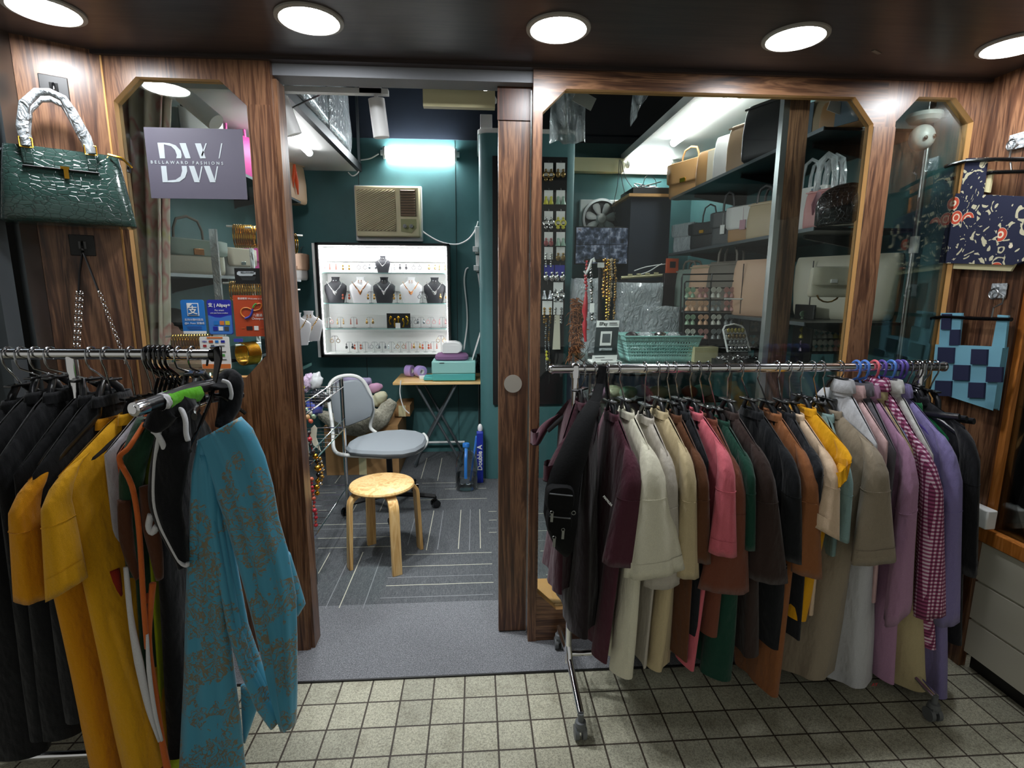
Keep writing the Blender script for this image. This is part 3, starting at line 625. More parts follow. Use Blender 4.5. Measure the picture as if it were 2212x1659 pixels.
def spool(label, c, r, w, tilt):
    t = thing('tape_roll', label, 'tape', c, group='lilac tape rolls on the table'); R = Matrix.Rotation(tilt, 3, 'Z') @ Matrix.Rotation(PI/2, 3, 'X')
    mb = MB(); mb.lathe([(r*.45, -w/2), (r, -w/2), (r*1.02, 0), (r, w/2), (r*.45, w/2)], Vector(c)+Vector((0, 0, r*1.02)), 24, R, caps=False); mb.build('tape', 'lilac', t)
    mb = MB(); mb.lathe([(r*.38, -w/2), (r*.45, -w/2), (r*.45, w/2), (r*.38, w/2), (r*.38, -w/2)], Vector(c)+Vector((0, 0, r*1.02)), 20, R, caps=False); mb.build('core', 'white', t)
spool('lilac tape roll at the left, near the back corner of the folding table', (P(881, 790, Y=4.5).x, 4.60, TZ), .05, .055, 1.2); spool('lilac tape roll nearer the mint printer', (P(906, 790, Y=4.5).x, 4.56, TZ), .05, .055, .7)
mb = MB(); q = P(914, 797, Y=4.45); mb.box((q.x, 4.47, TZ+.014), (.07, .05, .028), .3); tag(mb.build('adapter', 'white', bevel=.004), 'small white power adapter beside the lilac tape rolls', 'adapter')
t = thing('cable_bundle', 'tangle of black cables behind the right side of the printer', 'cables', (px1+.03, 4.68, TZ))
mb = MB(); random.seed(3)
mb.tube([(px1+.035+random.uniform(-.03, .03), 4.66+random.uniform(-.03, .05), TZ+.01+random.uniform(0, .2)) for k in range(26)], .005, 5); mb.build('cables', 'black', t)
# blue paper ream stood on end, with its lettering
flat('ream_blue', '1d2f9c', .35); flat('ream_light', '3f7fd8', .4)
a = P(1028, 1034, Z=0)
t = thing('paper_ream', 'dark blue paper ream standing upright on the floor beside the bottle', 'paper ream', (P(1038, 1034, Y=4.0).x, 4.0, .006)); c = t.location
mb = MB(); mb.bb((c.x-.028, 3.96, .007), (c.x+.022, 4.02, .41)); mb.build('wrapper', 'ream_blue', t, bevel=.003)
text('Double A', .052, (c.x+.012, 3.957, .11), (0, 0, 1), (-1, 0, 0), 'paper', t, bold=.0012)
mb = MB(); mb.box((c.x-.055, 4.01, .19), (.014, .05, .36), ry=.14); tag(mb.build('folder', 'ream_light', bevel=.002), 'bright blue folder leaning beside the dark blue ream', 'folder')
mb = MB(); mb.ell((c.x-.0, 4.03, .43), (.02, .02, .035)); tag(mb.build('plastic_wrap', 'white'), 'white crumpled wrap on top of the blue ream', 'wrap')
# water bottle
c = P(1008, 1055, Z=.006); H_ = .385
t = thing('water_bottle', 'large clear water bottle with blue cap and carrying strap', 'bottle', c)
flat('bottle_blue', '2f78c8', .35)
m, N, L, b = base('bottle_pet'); N.remove(b)
tr = N.new('ShaderNodeBsdfTransparent'); tr.inputs[0].default_value = (.90, .93, .94, 1); g = N.new('ShaderNodeBsdfGlossy'); g.inputs['Roughness'].default_value = .04
lw_ = N.new('ShaderNodeLayerWeight'); lw_.inputs['Blend'].default_value = .35; mx = N.new('ShaderNodeMixShader'); L.new(lw_.outputs['Facing'], mx.inputs[0]); L.new(tr.outputs[0], mx.inputs[1]); L.new(g.outputs[0], mx.inputs[2]); L.new(mx.outputs[0], N['Material Output'].inputs['Surface']); M['pet'] = m
mb = MB(); mb.lathe([(.06, 0), (.083, .006), (.086, .02), (.083, .05), (.085, .09), (.081, .12), (.085, .15), (.082, .20), (.075, .235), (.055, .28), (.03, .315), (.022, .325), (.022, .335)], c, 28); mb.build('bottle', 'pet', t)
mb = MB(); mb.lathe([(.058, .004), (.079, .01), (.082, .03), (.079, .05), (.081, .09), (.079, .118)], c, 28); mb.build('water', 'clear_pl', t)
mb = MB(); mb.lathe([(.025, .328), (.027, .33), (.027, .352), (.024, .356)], c, 20); mb.build('cap', 'bottle_blue', t)
mb = MB(); mb.tube([c+Vector((0, -.03, .325)), c+Vector((0, -.06, .30)), c+Vector((-.002, -.087, .26)), c+Vector((-.004, -.09, .13)), c+Vector((-.003, -.088, .11))], .011, 6, flat=(1, .3)); mb.build('strap', 'bottle_blue', t)
# ---- wooden stool
seat_c = P(826, 1033, Z=.45); leg = [P(858, 1242, Z=.006), P(757, 1228, Z=.006), P(803, 1176, Z=.006), P(907, 1184, Z=.006)]
cc = sum(leg, Vector())/4; cc.z = .006
t = thing('stool', 'round birch stool with four bent wooden legs in front of the chair', 'stool', cc)
mb = MB(); mb.lathe([(.0, .0), (.155, .0), (.171, .006), (.176, .014), (.172, .023), (.160, .028), (0, .028)], (cc.x, cc.y, .427), 40); mb.build('seat', 'birch', t)
for p in leg:
    d = Vector((p.x-cc.x, p.y-cc.y, 0)).normalized(); s = Vector((-d.y, d.x, 0)); R0 = (Vector((p.x, p.y, 0))-Vector((cc.x, cc.y, 0))).length
    R0 = max(R0, .19)
    prof = [(.05, .418), (.10, .418)]+[(R0-.075+.062*math.sin(a), .356+.062*math.cos(a)) for a in (0, .4, .8, 1.2, PI/2)]+[(R0-.006, .2), (R0+.002, .006)]
    rings = []
    for i, (r_, z) in enumerate(prof):
        r2, z2 = prof[min(i+1, len(prof)-1)]; r1, z1 = prof[max(i-1, 0)]; tn = Vector((r2-r1, 0, z2-z1)).normalized(); nn = Vector((-tn.z, 0, tn.x))*.010
        wd_ = .026 if i > 1 else .03
        base_ = Vector((cc.x, cc.y, z))+d*r_
        rings.append([base_+d*(nn.x*a)+Vector((0, 0, nn.z*a))+s*(wd_*b_) for a, b_ in ((-1, -1), (1, -1), (1, 1), (-1, 1))])
    mb = MB(); mb.loft(rings); mb.build('leg', 'birch', t, bevel=.002, sharp=50)
# ---- office chair: white tube frame, grey cushions, black star base
cb = P(835, 1092, Z=.006); cx, cy = -.60, 3.55
t = thing('office_chair', 'grey cushioned swivel chair with a white tubular frame', 'chair', (cx, cy, .006))
flat('chair_grey', '8c9398', .9, bmp=.2, bscale=500); flat('chair_white', 'dfe0dc', .3)
ys = 3.5
def pz(px, py, Y): return P(px, py, Y=Y)
# seat cushion: pixel outline on the plane z = .50
so = [P(x, y, Z=.50) for x, y in ((747, 970), (752, 960), (770, 949), (800, 940), (835, 934), (870, 932), (900, 935), (918, 942), (922, 952), (916, 964), (898, 975), (870, 981), (830, 982), (780, 980), (755, 977))]
sc = sum(so, Vector())/len(so)
mb = MB(); mb.loft([[sc+(p-sc)*k+Vector((0, 0, z)) for p in so] for k, z in ((.9, -.035), (.98, -.02), (1, 0), (.95, .018), (.75, .028), (.3, .032))]); mb.build('seat', 'chair_grey', t)
bk = [pz(x, y, 3.78) for x, y in ((722, 829), (735, 822), (770, 818), (782, 822), (793, 840), (805, 862), (808, 885), (804, 898), (790, 905), (770, 912), (755, 917), (742, 915), (728, 905), (723, 880), (719, 850))]
bk = [p+Vector((0, (p.x-bk[0].x)*.22-.06, 0)) for p in bk]; bc = sum(bk, Vector())/len(bk)
mb = MB(); mb.loft([[bc+(p-bc)*k+Vector((0, d, 0)) for p in bk] for k, d in ((.85, .03), (.98, .018), (1, 0), (.95, -.022), (.7, -.034), (.3, -.036))]); mb.build('backrest', 'chair_grey', t)
fr = [(862, 925, 3.72), (848, 933, 3.66)]
loop = [(813, 935, 3.80), (800, 922, 3.82), (806, 890, 3.80), (803, 862, 3.79), (793, 836, 3.77), (779, 818, 3.75), (757, 811, 3.72), (730, 815, 3.68), (714, 828, 3.65), (709, 850, 3.62), (713, 885, 3.58), (718, 920, 3.52), (719, 950, 3.46), (722, 972, 3.36), (737, 982, 3.30), (780, 985, 3.22), (830, 987, 3.20), (875, 984, 3.22), (903, 975, 3.30), (919, 962, 3.42), (922, 948, 3.55), (915, 938, 3.68)]
q = [pz(x, y, Y) for x, y, Y in loop]; s = []
for i in range(len(q)-1):
    p0, p1, p2, p3 = q[max(i-1, 0)], q[i], q[i+1], q[min(i+2, len(q)-1)]
    for k in range(4): u = k/4; s.append(.5*((2*p1)+(p2-p0)*u+(2*p0-5*p1+4*p2-p3)*u*u+(3*p1-p0-3*p2+p3)*u**3))
mb = MB(); mb.tube(s+[q[-1]], .0125, 10); mb.build('frame', 'chair_white', t)
hub = Vector((cx, cy, .10))
mb = MB(); mb.cyl(hub, (sc.x, sc.y, .47), .02, 12); mb.cyl((hub.x, hub.y, .09), (hub.x, hub.y, .14), .035, 14); mb.build('gas_column', 'black', t)
mb = MB(); mb.box((sc.x, sc.y, .465), (.2, .16, .02)); mb.build('seat_plate', 'black', t)
wheels = [P(730, 1105, Z=.05), P(950, 1062, Z=.05)]
a0 = math.atan2(wheels[0].y-cy, wheels[0].x-cx)
for k in range(5):
    a = a0+2*PI*k/5; L_ = .31; e = Vector((cx+L_*math.cos(a), cy+L_*math.sin(a), .085))
    mb = MB(); mb.tube([hub, hub.lerp(e, .6)+Vector((0, 0, .004)), e], [.022, .018, .014], 6); mb.cyl(e, e-Vector((0, 0, .03)), .008, 8); ba_ = mb.build('base_arm', 'black', t)
    mb = MB(); pr_ = Vector((-math.sin(a+.6), math.cos(a+.6), 0)); w0 = Vector((e.x, e.y, .034))
    for s_ in (-1, 1): mb.cyl(w0+pr_*.008*s_, w0+pr_*.026*s_, .028, 16)
    mb.build('caster', 'black_gloss', ba_)
# ---- cardboard boxes, fleece and bagged stock behind the chair
def carton(label, a, b_, name='cardboard_box', rz=0):
    t = thing(name, label, 'box', ((a[0]+b_[0])/2, (a[1]+b_[1])/2, a[2])); mb = MB(); mb.bb(a, b_); mb.build('carton', 'cardboard', t, bevel=.002)
    mb = MB(); mb.bb(((a[0]+b_[0])/2-.03, a[1]-.001, a[2]), ((a[0]+b_[0])/2+.03, a[1], b_[2])); mb.build('tape', 'cream_pl', t); return t
c0, c1 = P(704, 1028, Z=.006), P(888, 985, Y=4.25)
carton('large brown cardboard box on the floor behind the chair', (P(704, 1000, Y=4.2).x, 4.2, .006), (P(862, 1000, Y=4.2).x, 4.70, .42))
carton('small open cardboard box standing behind the fleece, left of the table', (P(852, 900, Y=4.45).x, 4.45, .43), (P(886, 900, Y=4.45).x, 4.75, P(0, 885, Y=4.45).z))
flat('box_white', 'c9c8c0', .7)
mb = MB(); a = P(815, 905, Y=4.42); b_ = P(853, 928, Y=4.42); mb.bb((a.x, 4.42, b_.z), (b_.x, 4.7, a.z)); tag(mb.build('box', 'box_white'), 'pale box between the fleece and the small cardboard box', 'box')
# fleece roll with displaced wool
m, N, L, b = base('fleece'); v = coords(N, L); f = noise(N, L, v, 45, 4, .7)
L.new(ramp(N, L, f, [(.3, '8f8a78'), (.65, 'c9c5b2')]), b.inputs['Base Color']); b.inputs['Roughness'].default_value = 1; bump(N, L, b, f, 1, .03); M['fleece'] = m
def woolly(label, pts, r, seed, name='fleece_roll', mat='fleece', cat='fleece', amp=.3, flat_=None):
    random.seed(seed); q = [P(x, y, Y=Y) for x, y, Y in pts]; s = []
    for i in range(len(q)-1):
        for k in range(6): s.append(q[i].lerp(q[i+1], k/6))
    s.append(q[-1]); n = len(s); rr = [r*(.35+.65*min(1, 3*min(i, n-1-i)/n+.15))*(1+random.uniform(-.12, .12)) for i in range(n)]
    mb = MB(); mb.tube(s, rr, 18, flat=flat_)
    for i, vtx in enumerate(mb.v): mb.v[i] = vtx+Vector((random.uniform(-1, 1), random.uniform(-1, 1), random.uniform(-1, 1)))*r*amp*.35
    return tag(mb.build(name, mat, sub=1, sharp=180), label, cat)
woolly('rolled grey fleece lying across the cardboard box behind the chair', [(690, 893, 4.2), (730, 915, 4.15), (780, 920, 4.15), (825, 900, 4.2), (850, 865, 4.25)], .085, 4)
woolly('pale folded fleece behind the chair back, left of the rolled one', [(690, 870, 4.4), (730, 860, 4.4), (770, 850, 4.45), (800, 850, 4.45)], .10, 9, name='fleece_fold')
flat('bag_lilac', 'a79cc0', .5, bmp=.6, bscale=25); flat('bag_pink', 'cf9dbd', .5, bmp=.6, bscale=25); flat('bag_cream', 'c9c8a8', .4, bmp=.6, bscale=25); flat('bag_grey', 'a9aca8', .4, bmp=.5, bscale=25)
for lb, pts, r, mt, sd in (('folded lilac garment in clear wrap showing above the chair back', [(722, 832, 4.5), (745, 822, 4.5), (775, 828, 4.5), (803, 822, 4.5)], .05, 'bag_lilac', 1),
                           ('pink folded garment in clear wrap right of the chair back', [(792, 845, 4.45), (808, 838, 4.45), (826, 834, 4.5)], .04, 'bag_pink', 2),
                           ('cream folded garment in clear wrap above the fleece roll', [(800, 872, 4.4), (815, 864, 4.4), (835, 850, 4.4)], .055, 'bag_cream', 3)):
    woolly(lb, pts, r, sd, 'wrapped_garment', mt, 'wrapped garment', .15)
# ================================================================ MERCHANDISE INSIDE
def bag(label, loc, W, D, Hh, mat, rz=0, kind='tote', trim=None, handle=None, tagm=None, stripe=None, taper=0.0, name='handbag', group=None, hh=.12, clasp='gold', charm=None, strap_r=.006):
    """handbag standing on its base; its front faces local -Y"""
    t = thing(name, label, 'bag', loc, rz, group); trim = trim or mat
    rings = []; e = .35 if kind != 'dome' else .45
    lv = [(0, .90, .85), (.04, .97, .98), (.12, 1, 1), (.5, 1, 1), (.85, .98, .8), (.97, .95, .62), (1, .93, .55)]
    if kind == 'dome': lv = [(0, .9, .9), (.05, 1, 1), (.45, 1.0, 1), (.65, .95, .95), (.8, .82, .85), (.9, .62, .7), (.97, .35, .5), (1, .1, .2)]
    for z, a, d in lv:
        a *= 1+taper*z; rings.append([Vector((W/2*a*sgnp(math.cos(q), e), D/2*d*sgnp(math.sin(q), e), z*Hh)) for q in [2*PI*(k+.5)/36 for k in range(36)]])
    mb = MB(); mb.loft(rings); mb.build('body', mat, t, world=False, sharp=50)
    if kind in ('flap', 'satchel'):
        fh = .62 if kind == 'flap' else .45; mb = MB(); r2 = []
        for z, a in ((Hh*1.015, .5), (Hh*1.02, .9), (Hh*.98, 1.0), (Hh*(1-fh*.5), 1.0), (Hh*(1-fh*.9), .97), (Hh*(1-fh), .8)):
            yo = -D/2*(.62 if z > Hh else 1.0)-.004
            r2.append([Vector((s*W/2*1.01*a*(1+taper*.8), yo, z)) for s in (-1, -.6, 0, .6, 1)])
        r2 = [[Vector((p.x, D/2*.3, Hh*1.01)) for p in r2[0]]]+r2
        mb.grid(r2); fl_ = mb.build('flap', trim, t, world=False, solid=.005)
        if clasp: mb = MB(); mb.box((0, -D/2-.009, Hh*(1-fh)+.02), (W*.16, .008, W*.09)); mb.build('clasp', clasp, fl_, world=False, bevel=.002)
    if stripe:
        for dx, wd_, sm in stripe: mb = MB(); mb.bb((W*(dx-wd_/2), -D/2-.0025, Hh*.03), (W*(dx+wd_/2), -D/2+.002, Hh*.93)); mb.build('stripe', sm, t, world=False)
    if kind == 'tote' and not stripe: mb = MB(); mb.bb((-W*.47, -D/2*.7-.003, Hh*.93), (W*.47, -D/2*.6, Hh*.96)); mb.build('top_seam', trim, t, world=False)
    if handle:
        for s in ((-1, 1) if kind == 'tote' else (1,)):
            mb = MB(); y = s*D*.25 if kind == 'tote' else 0; wv = W*.24
            mb.tube([(-wv, y, Hh*.93), (-wv*.95, y, Hh+hh*.45), (-wv*.7, y, Hh+hh*.85), (0, y, Hh+hh), (wv*.7, y, Hh+hh*.85), (wv*.95, y, Hh+hh*.45), (wv, y, Hh*.93)], strap_r, 8, flat=(1, 1.4)); mb.build('handle', handle, t, world=False)
    if tagm: mb = MB(); mb.tube([(W*.1, -D/2-.006, Hh*.95), (W*.12, -D/2-.008, Hh*.6)], .0012, 5); mb.box((W*.12, -D/2-.01, Hh*.48), (W*.2, .002, Hh*.26)); mb.build('price_tag', tagm, t, world=False)
    if charm: mb = MB(); mb.tube([(0, -D/2-.01, Hh*.9), (W*.02, -D/2-.018, Hh*.5), (W*.06, -D/2-.014, Hh*.2)], [.012, .02, .006], 8, flat=(1, .4)); mb.tube([(0, -D/2-.01, Hh*.9), (-W*.08, -D/2-.018, Hh*.6), (-W*.1, -D/2-.014, Hh*.35)], [.012, .016, .004], 8, flat=(1, .4)); mb.build('scarf', charm, t, world=False)
    return t
for k_, c_ in (('l_tan', 'a97f52'), ('l_cream', 'cfc4b0'), ('l_beige', 'b59779'), ('l_blk', '1a1c1f'), ('l_grey', '45494b'), ('l_white', 'd5d3d0'), ('l_taupe', '6f675c'), ('l_pink', 'c98d8c'), ('l_lilac', 'a99fc0'),
               ('l_blue', '5b7280'), ('l_sand', 'b6a283'), ('l_peach', 'd1ab90'), ('l_sage', '8a9a90'), ('l_choc', '2c2023'), ('l_hot', 'c83f8e'), ('l_ivory', 'cdc8b4'), ('l_orange', 'd0552a')): flat(k_, c_, .42, bmp=.12, bscale=120)
flat('stripe_pink', 'b58a96', .6)
def onwall(side, px0, px1, z, W=None, xface=None):
    """centre point for a bag on a side shelf that spans px0..px1 in the photograph"""
    X = xface if xface is not None else (1.50 if side > 0 else -1.44)
    y0 = P(px0, 400, X=X).y; y1 = P(px1, 400, X=X).y
    return X, (y0+y1)/2, abs(y1-y0)
def shelf(label, side, x0, x1, y0, y1, z, name='wall_shelf'):
    t = thing(name, label, 'shelf', ((x0+x1)/2, (y0+y1)/2, z-.012))
    mb = MB(); mb.bb((x0, y0, z-.012), (x1, y1, z)); mb.build('board', 'black_metal', t)
    xe_ = x0 if side > 0 else x1
    mb = MB(); mb.bb((xe_-.004, y0, z-.014), (xe_+.004, y1, z+.002)); mb.build('edge_strip', 'grey_metal', t)
    xw = x1 if side > 0 else x0
    for f in (.12, .5, .88):
        y = lerp(y0, y1, f); mb = MB(); mb.prism([(0, 0), (abs(x1-x0)*.8, 0), (abs(x1-x0)*.8, -.015), (.02, -.075), (0, -.085)], (xw, y, z-.012), (-side, 0, 0), (0, 0, 1), (0, .014, 0)); mb.build('bracket', 'black_metal', t)
    return t
zr = [2.165, 1.765, 1.36]
for z, w in zip(zr, ('top', 'middle', 'lowest')): shelf('%s black handbag shelf on the right wall of the shop' % w, 1, 1.44, 1.905, 2.25, 4.0, z)
def rbag(px0, px1, zi, ytop, label, mat, **kw):
    X, yc, w = onwall(1, px0, px1, zr[zi]); z = zr[zi]+.001
    yaw = kw.pop('yaw', -68); dx = kw.pop('dx', 0); x = X+.05+dx
    h = kw.pop('h', None) or max(.12, P((px0+px1)/2, ytop, X=X-.02).z-z)
    return bag(label, (x, yc, z), kw.pop('Wd', min(.36, w*1.0)), kw.pop('D', .11), h, mat, math.radians(yaw), **kw)
rbag(1443, 1510, 0, 345, 'tan flap handbag with a tall handle at the far end of the top right shelf', 'l_tan', kind='flap', handle='l_tan', hh=.1, Wd=.34, trim='l_tan')
rbag(1503, 1552, 0, 320, 'tan and cream tote next to the tan flap handbag, top right shelf', 'l_tan', stripe=[(.2, .5, 'l_cream')], Wd=.26)
rbag(1545, 1575, 0, 290, 'slim white tote with a lilac stripe on the top right shelf', 'l_white', stripe=[(.3, .12, 'l_lilac')], Wd=.22)
rbag(1560, 1603, 0, 300, 'pale pink tote behind the large beige one, top right shelf', 'l_peach', Wd=.22, dx=.06)
rbag(1570, 1640, 0, 262, 'large plain beige tote on the top right shelf', 'l_beige', Wd=.30, D=.13)
rbag(1618, 1690, 0, 220, 'large black tote on the top right shelf, left of the mullion', 'l_blk', Wd=.30, D=.14, dx=-.03)
rbag(1738, 1775, 0, 215, 'blue and beige striped tote right of the mullion, top right shelf', 'l_sand', stripe=[(-.35, .3, 'l_blue'), (.4, .16, 'l_blue')], Wd=.22)
rbag(1775, 1815, 0, 215, 'brown tote with a slate blue band, nearest the glass on the top right shelf', 'l_tan', stripe=[(.1, .45, 'l_blue'), (.42, .12, 'red_pl')], Wd=.22, D=.1)
rbag(1462, 1497, 1, 480, 'silver quilted bag in clear wrap at the far end of the middle right shelf', 'film_white', kind='satchel', clasp=None, trim='film', Wd=.22)
rbag(1500, 1545, 1, 478, 'black handbag with a long strap on the middle right shelf', 'l_blk', kind='satchel', handle='l_blk', hh=.12, Wd=.25, strap_r=.004)
rbag(1545, 1578, 1, 455, 'small dark grey bag with a white price tag, middle right shelf', 'l_grey', kind='satchel', tagm='paper', handle='l_blk', Wd=.17, clasp=None)
rbag(1581, 1625, 1, 442, 'white flap bag with tan sides and a pink tag, middle right shelf', 'l_tan', kind='flap', trim='l_white', tagm='stripe_pink', Wd=.2, clasp=None)
rbag(1622, 1668, 1, 432, 'sand coloured handbag just left of the mullion, middle right shelf', 'l_sand', handle='l_blk', Wd=.2, hh=.08)
rbag(1720, 1752, 1, 402, 'white bag with a blue grey stripe right of the mullion, middle right shelf', 'l_white', stripe=[(.3, .25, 'l_blue')], handle='film', Wd=.17)
rbag(1748, 1790, 1, 405, 'rose pink lettered tote with a plastic wrapped handle, middle right shelf', 'l_pink', handle='film', hh=.14, Wd=.17, strap_r=.011, charm='stripe_pink')
rbag(1790, 1852, 1, 392, 'black crocodile print backpack nearest the glass, middle right shelf', 'croc_black', kind='dome', Wd=.22, D=.14, dx=-.02)
rbag(1475, 1510, 2, 580, 'pale sage tote at the far end of the lowest right shelf', 'l_sage', Wd=.25, handle='l_taupe', hh=.06)
rbag(1505, 1545, 2, 570, 'light sand tote second from the far end of the lowest right shelf', 'l_peach', Wd=.25, trim='l_sand')
rbag(1545, 1605, 2, 562, 'taupe grey tote in the middle of the lowest right shelf', 'l_taupe', Wd=.30, handle='l_taupe', hh=.1)
rbag(1605, 1672, 2, 558, 'pink beige tote just left of the mullion, lowest right shelf', 'l_peach', Wd=.30, stripe=[(-.2, .01, 'l_choc')])
A_, B_ = P(1724, 600, Y=2.70), P(1952, 600, Y=2.26); ab = B_-A_
tt_ = bag('very large cream tote at the near end of the lowest right shelf', ((A_.x+B_.x)/2+.03, (A_.y+B_.y)/2+.05, zr[2]+.001), ab.xy.length*.93, .13, P(1840, 550, Y=2.45).z-zr[2], 'l_ivory', math.atan2(ab.y, ab.x), 'tote', taper=.12, stripe=[(-.28, .008, 'l_choc'), (.30, .008, 'l_choc')])
c = P(1800, 600, Y=2.22); bag('small cream flap bag hung in front of the very large cream tote', (c.x, 2.235, P(1800, 642, Y=2.22).z), .17, .05, .125, 'l_ivory', math.radians(-12), 'flap', clasp='white')
mb = MB(); a = P(1788, 645, Y=2.22); mb.tube([a+Vector((.05*math.sin(q), 0, -.035*math.cos(q)+.02)) for q in [-1.4, -.9, -.4, 0, .4, .9, 1.4]], .0035, 6); tag(mb.build('bag_chain', 'brass'), 'gold bag chain looped beneath the small cream flap bag', 'chain')
mb = MB(); a, b_ = P(1436, 590, Y=3.9), P(1468, 665, Y=3.9); mb.bb((a.x, 3.9, b_.z), (b_.x+.02, 3.95, a.z)); tag(mb.build('panel_box', 'l_choc', bevel=.003), 'dark brown flat box under the orange frame, left of the pale totes', 'box')
t = thing('photo_frame', 'small orange frame propped at the far end of the lowest right shelf', 'frame', P(1455, 590, Y=3.9)); a, b_ = P(1440, 558, Y=3.9), P(1465, 590, Y=3.9)
mb = MB(); mb.bb((a.x, 3.90, b_.z), (b_.x, 3.92, a.z)); mb.build('frame', 'l_orange', t, bevel=.003)
mb = MB(); c = (a+b_)/2; mb.bb((c.x-.02, 3.896, c.z-.015), (c.x+.022, 3.899, c.z+.03)); mb.build('picture', 'l_choc', t)
# ---- left wall shelves and bags
zl = [2.17, 1.565, 1.09]
shelf('upper black handbag shelf on the left wall', -1, -1.76, -1.37, 2.2, 4.45, zl[0]); shelf('middle black handbag shelf on the left wall', -1, -1.76, -1.36, 2.2, 4.3, zl[1])
t = shelf('low white jewellery shelf on the left wall, next to the lit case', -1, -1.76, -1.345, 3.2, 4.55, zl[2]); 
def lbag(px0, px1, zi, ytop, label, mat, **kw):
    X, yc, w = onwall(-1, px0, px1, 0); z = zl[zi]+.001; yaw = kw.pop('yaw', 66); x = X-.05+kw.pop('dx', 0)
    h = kw.pop('h', None) or max(.12, P((px0+px1)/2, ytop, X=X+.02).z-z)
    return bag(label, (x, yc, z), kw.pop('Wd', .28), kw.pop('D', .11), h, mat, math.radians(yaw), **kw)
flat('floral', 'cfcfcd', .5)
lbag(585, 620, 0, 355, 'white bag with black line pattern beside the door post, upper left shelf', 'l_white', stripe=[(.0, .02, 'l_blk'), (.3, .03, 'l_blk')], Wd=.25, handle='l_cream')
lbag(603, 662, 0, 345, 'beige tote with an orange scarf on the upper left shelf', 'l_beige', charm='l_orange', handle='l_cream', hh=.07, Wd=.32, D=.14)
lbag(652, 690, 0, 372, 'black tote behind the beige one, at the far end of the upper left shelf', 'l_blk', Wd=.34, dx=-.03)
lbag(508, 548, 0, 290, 'hot pink and cream bag beside the grey shop sign, upper left shelf', 'l_hot', stripe=[(-.25, .35, 'l_cream')], handle='l_hot', Wd=.3, hh=.09)
lbag(420, 480, 0, 250, 'white bag with black stripes behind the tilted grey spotlight', 'l_white', handle='l_blk', stripe=[(0, .1, 'l_blk')], Wd=.26, kind='flap', hh=.12)
lbag(366, 462, 1, 515, 'green and cream handbag with a large buckle behind the left window', 'l_ivory', kind='satchel', trim='l_sage', handle='l_taupe', hh=.12, Wd=.36, strap_r=.005, clasp='rose_gold')
lbag(500, 525, 1, 535, 'pale grey bag with a silver clasp behind the small black card', 'l_white', kind='flap', Wd=.22, clasp='silver', trim='l_cream')
lbag(545, 568, 1, 535, 'hot pink bag behind the left door post, middle left shelf', 'l_hot', kind='satchel', Wd=.2)
lbag(614, 652, 1, 545, 'white and blush flap purse on the middle left shelf', 'l_white', kind='flap', trim='l_peach', clasp='l_peach', Wd=.26)
lbag(642, 674, 1, 545, 'silver beaded fringe bag with a chain, at the far end of the middle left shelf', 'sil_bead', handle='silver', Wd=.26, hh=.06, strap_r=.005, name='evening_bag')
for px, lb, y_ in ((640, 'white bust with a gold necklace on the low left shelf, nearer the door post', 3.95), (668, 'white bust with a gold necklace on the low left shelf, nearer the lit case', 4.28)):
    X_l = P(px, 700, Y=y_).x
    tb = bust('necklace_bust', lb, (X_l, y_, zl[2]+.002), .235, 'leatherette_white', 'gem_gold', rz=.35, style=1, group='white busts on the low left shelf')
X_l = P(607, 720, Y=3.62).x; bust('necklace_bust', 'dark bust half hidden by the door post, low left shelf', (X_l, 3.62, zl[2]+.002), .235, 'velvet_black', 'silver', rz=.35)
# ---- gold bangles hung on bars behind the left window
t0 = None
def bangles(label, c, n, axis, R_, step, grp, mat='gold'):
    global t0; ax = Vector(axis).normalized(); Rm = ax.to_track_quat('Z', 'Y').to_matrix(); key = (R_, tuple(axis), mat)
    first = None
    for k in range(n):
        p = Vector(c)+ax*step*k
        if first is None:
            mb = MB(); mb.torus((0, 0, 0), R_, .0035, Rm, 28, 6); first = mb.build('bangle', mat); off = first.location.copy(); first.location = off+p; tag(first, label, 'bangle', grp)
        else: q = first.copy(); COL.objects.link(q); q.location = off+p
def bar(label, a, b_, r=.004): mb = MB(); mb.tube([a, b_], r, 8); return tag(mb.build('display_bar', 'white', None), label, 'display bar')
for i, (x, y, n, R_, st, Yv, lb) in enumerate(((508, 510, 9, .045, .008, 2.34, 'gold bangle in the upper stack left of the door post, over the small black card'), (548, 512, 6, .042, .011, 2.30, 'gold bangle in the upper stack hard against the door post'),
                                      (500, 628, 14, .038, .009, 2.34, 'gold bangle in the dense row just above the orange payment sticker'), (376, 742, 16, .036, .010, 2.34, 'pale gold bangle in the long row below the blue sticker'),
                                      (524, 765, 10, .046, .006, 2.30, 'gold bangle in the round lower stack beneath the orange sticker'), (612, 525, 7, .05, .010, 2.95, 'gold bangle in the hanging bunch seen just right of the door post'), (618, 645, 4, .055, .012, 3.05, 'gold bangle in the small bunch above the white busts'))):
    c = P(x, y, Y=Yv); ax = (1, .25, 0) if i in (2, 3, 0, 1) else ((.5, .8, 0) if i == 4 else (.8, .5, 0))
    bangles(lb, c, n, ax, R_, st, 'gold bangles, bunch %s' % 'ABCDEFG'[i] if False else ['upper gold bangles', 'gold bangles at the post', 'middle row gold bangles', 'long low row of bangles', 'lower round gold bangles', 'hanging gold bangles', 'small bunch of gold bangles'][i])
    L_ = n*st+.03; v_ = Vector(ax).normalized()
    bar('white bar with the bangles '+lb[lb.index('gold bangle')+12:].replace('in the', 'of the').split(',')[0], c-v_*.03+Vector((0, 0, R_-.006)), c+v_*L_+Vector((0, 0, R_-.006)))
t = thing('bangle_stand', 'clear acrylic bangle stand behind the left window glass', 'display stand', P(480, 800, Y=2.42))
